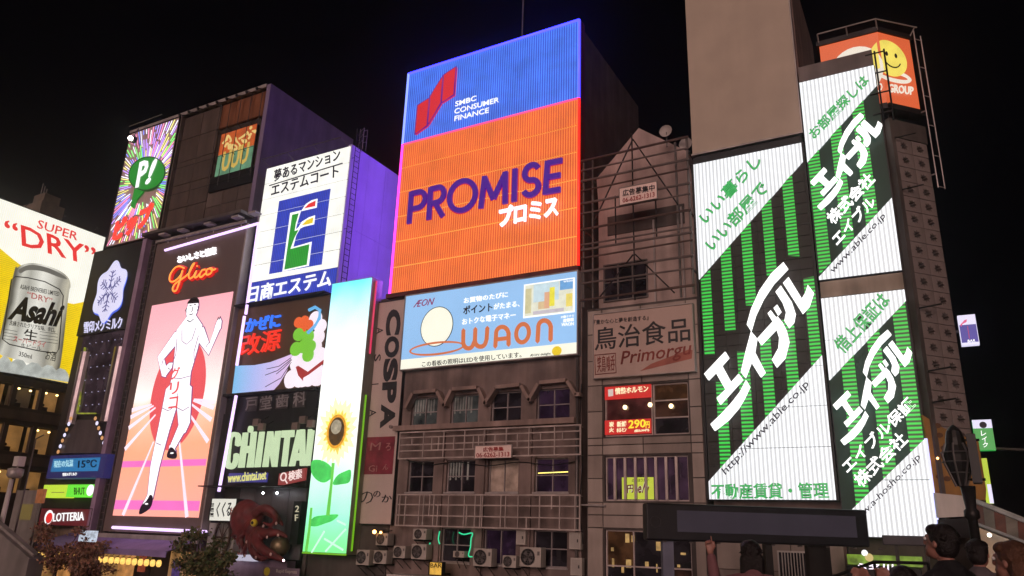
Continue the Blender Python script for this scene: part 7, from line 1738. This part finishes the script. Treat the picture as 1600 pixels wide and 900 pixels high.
    for s in (-1, 1):
        e = hp(s * .03, .088, .012); B(G().ball(e, .0115 * k, 10, 8), 'eye', surf('eye_white', (.7, .68, .66, 1), .2, bump=0, streak=0), o, smooth=True)
        B(G().ball(e + fw2 * .007 * k, .006 * k, 8, 6), 'iris', P_BLACK, o)
    return o, L, aL, aR
C_BLK = surf('cloth_black', (.018, .017, .02, 1), .85, bump=.25, scale=3); C_ROSE = surf('cloth_rose', (.22, .10, .11, 1), .85, bump=.25, scale=3); C_RED = surf('cloth_red', (.3, .02, .03, 1), .85, bump=.2)
C_TAN = surf('cloth_tan', (.20, .12, .09, 1), .85, bump=.4, scale=3); C_JEAN = surf('denim', (.04, .05, .09, 1), .85, bump=.2); C_GRY = surf('cloth_grey', (.12, .10, .11, 1), .85, bump=.2)
H_BLK = surf('hair_black', (.012, .009, .009, 1), .45, bump=.5, scale=8, streak=0); H_BRN = surf('hair_brown', (.09, .04, .022, 1), .5, bump=.5, scale=8, streak=0)
CURL = (.6, .7, .8, .9); POINT = (.05, 1.9, 2.0, 2.1); HANG = ((.06, .02, -.27), (.02, .06, -.25), CURL)
HANGL = ((-.06, .02, -.27), (-.02, .06, -.25), CURL)
q = ray_at(1174, 868, 6.7)
person('long haired person in a rose top pointing up, under the black display board', q.x, 6.7, 1.63, math.radians(20), C_ROSE, C_JEAN, H_BLK, ((-.10, .20, -.02), (-.03, .05, .26), POINT), HANG, .16, .25)
q = ray_at(1481, 868, 6.3)
po, L, aL, aR = person('short haired person in black turned left, holding up a small black camera', q.x, 6.3, 1.77, math.radians(62), C_BLK, C_JEAN, H_BLK, ((-.05, .24, -.12), (.05, .22, .10), (1.0, 1.1, 1.1, 1.2)), ((.03, .26, -.10), (-.10, .22, .09), (1.0, 1.1, 1.1, 1.2)), 0, .2)
cp_ = (L(*aL[2]) + L(*aR[2])) / 2 + (L(0, .1, .03) - L(0, 0, 0))
o = T('camera_device', 'small black camera held up by the short haired person in black', 'camera', cp_)
B(G().box(cp_.x - .05, cp_.x + .05, cp_.y - .06, cp_.y + .06, cp_.z - .035, cp_.z + .035), 'body', M_BLACK, o, bevel=.008); B(G().tube([cp_, cp_ + Vector((-.09, .05, 0))], .026, 12), 'lens', M_DARKMETAL, o, smooth=True)
q = ray_at(1528, 872, 8.2)
person('dark haired person in grey half hidden between two others at the right', q.x, 8.2, 1.70, math.radians(-20), C_GRY, C_JEAN, H_BLK, HANGL, HANG, 0, .1)
q = ray_at(1588, 870, 5.6)
person('brown haired person in a tan knitted top at the right edge, face turned left', q.x, 5.6, 1.66, math.radians(58), C_TAN, C_GRY, H_BRN, HANGL, HANG, .05, .1)
q = ray_at(1412, 900, 5.4)
person('shorter person in a rose sweater low beside the one with the camera', q.x, 5.4, 1.50, math.radians(15), C_ROSE, C_JEAN, H_BLK, ((-.04, .16, -.10), (.02, .10, .22), CURL), HANG, 0, .2)

# ---------- thin night haze of the canal, a closed box round everything
hm = bpy.data.materials.new('night_haze'); hm.use_nodes = True; hn = hm.node_tree.nodes
hn.remove(hn['Principled BSDF']); pv = hn.new('ShaderNodeVolumePrincipled'); pv.inputs['Color'].default_value = (.9, .9, .95, 1)
pv.inputs['Density'].default_value = 0.0009; pv.inputs['Anisotropy'].default_value = 0.93
hm.node_tree.links.new(pv.outputs[0], hn['Material Output'].inputs['Volume'])
B(G().box(-402, 402, -402, 502, -2.6, 42), 'haze', hm, kind='stuff')
scn.cycles.volume_bounces = 0
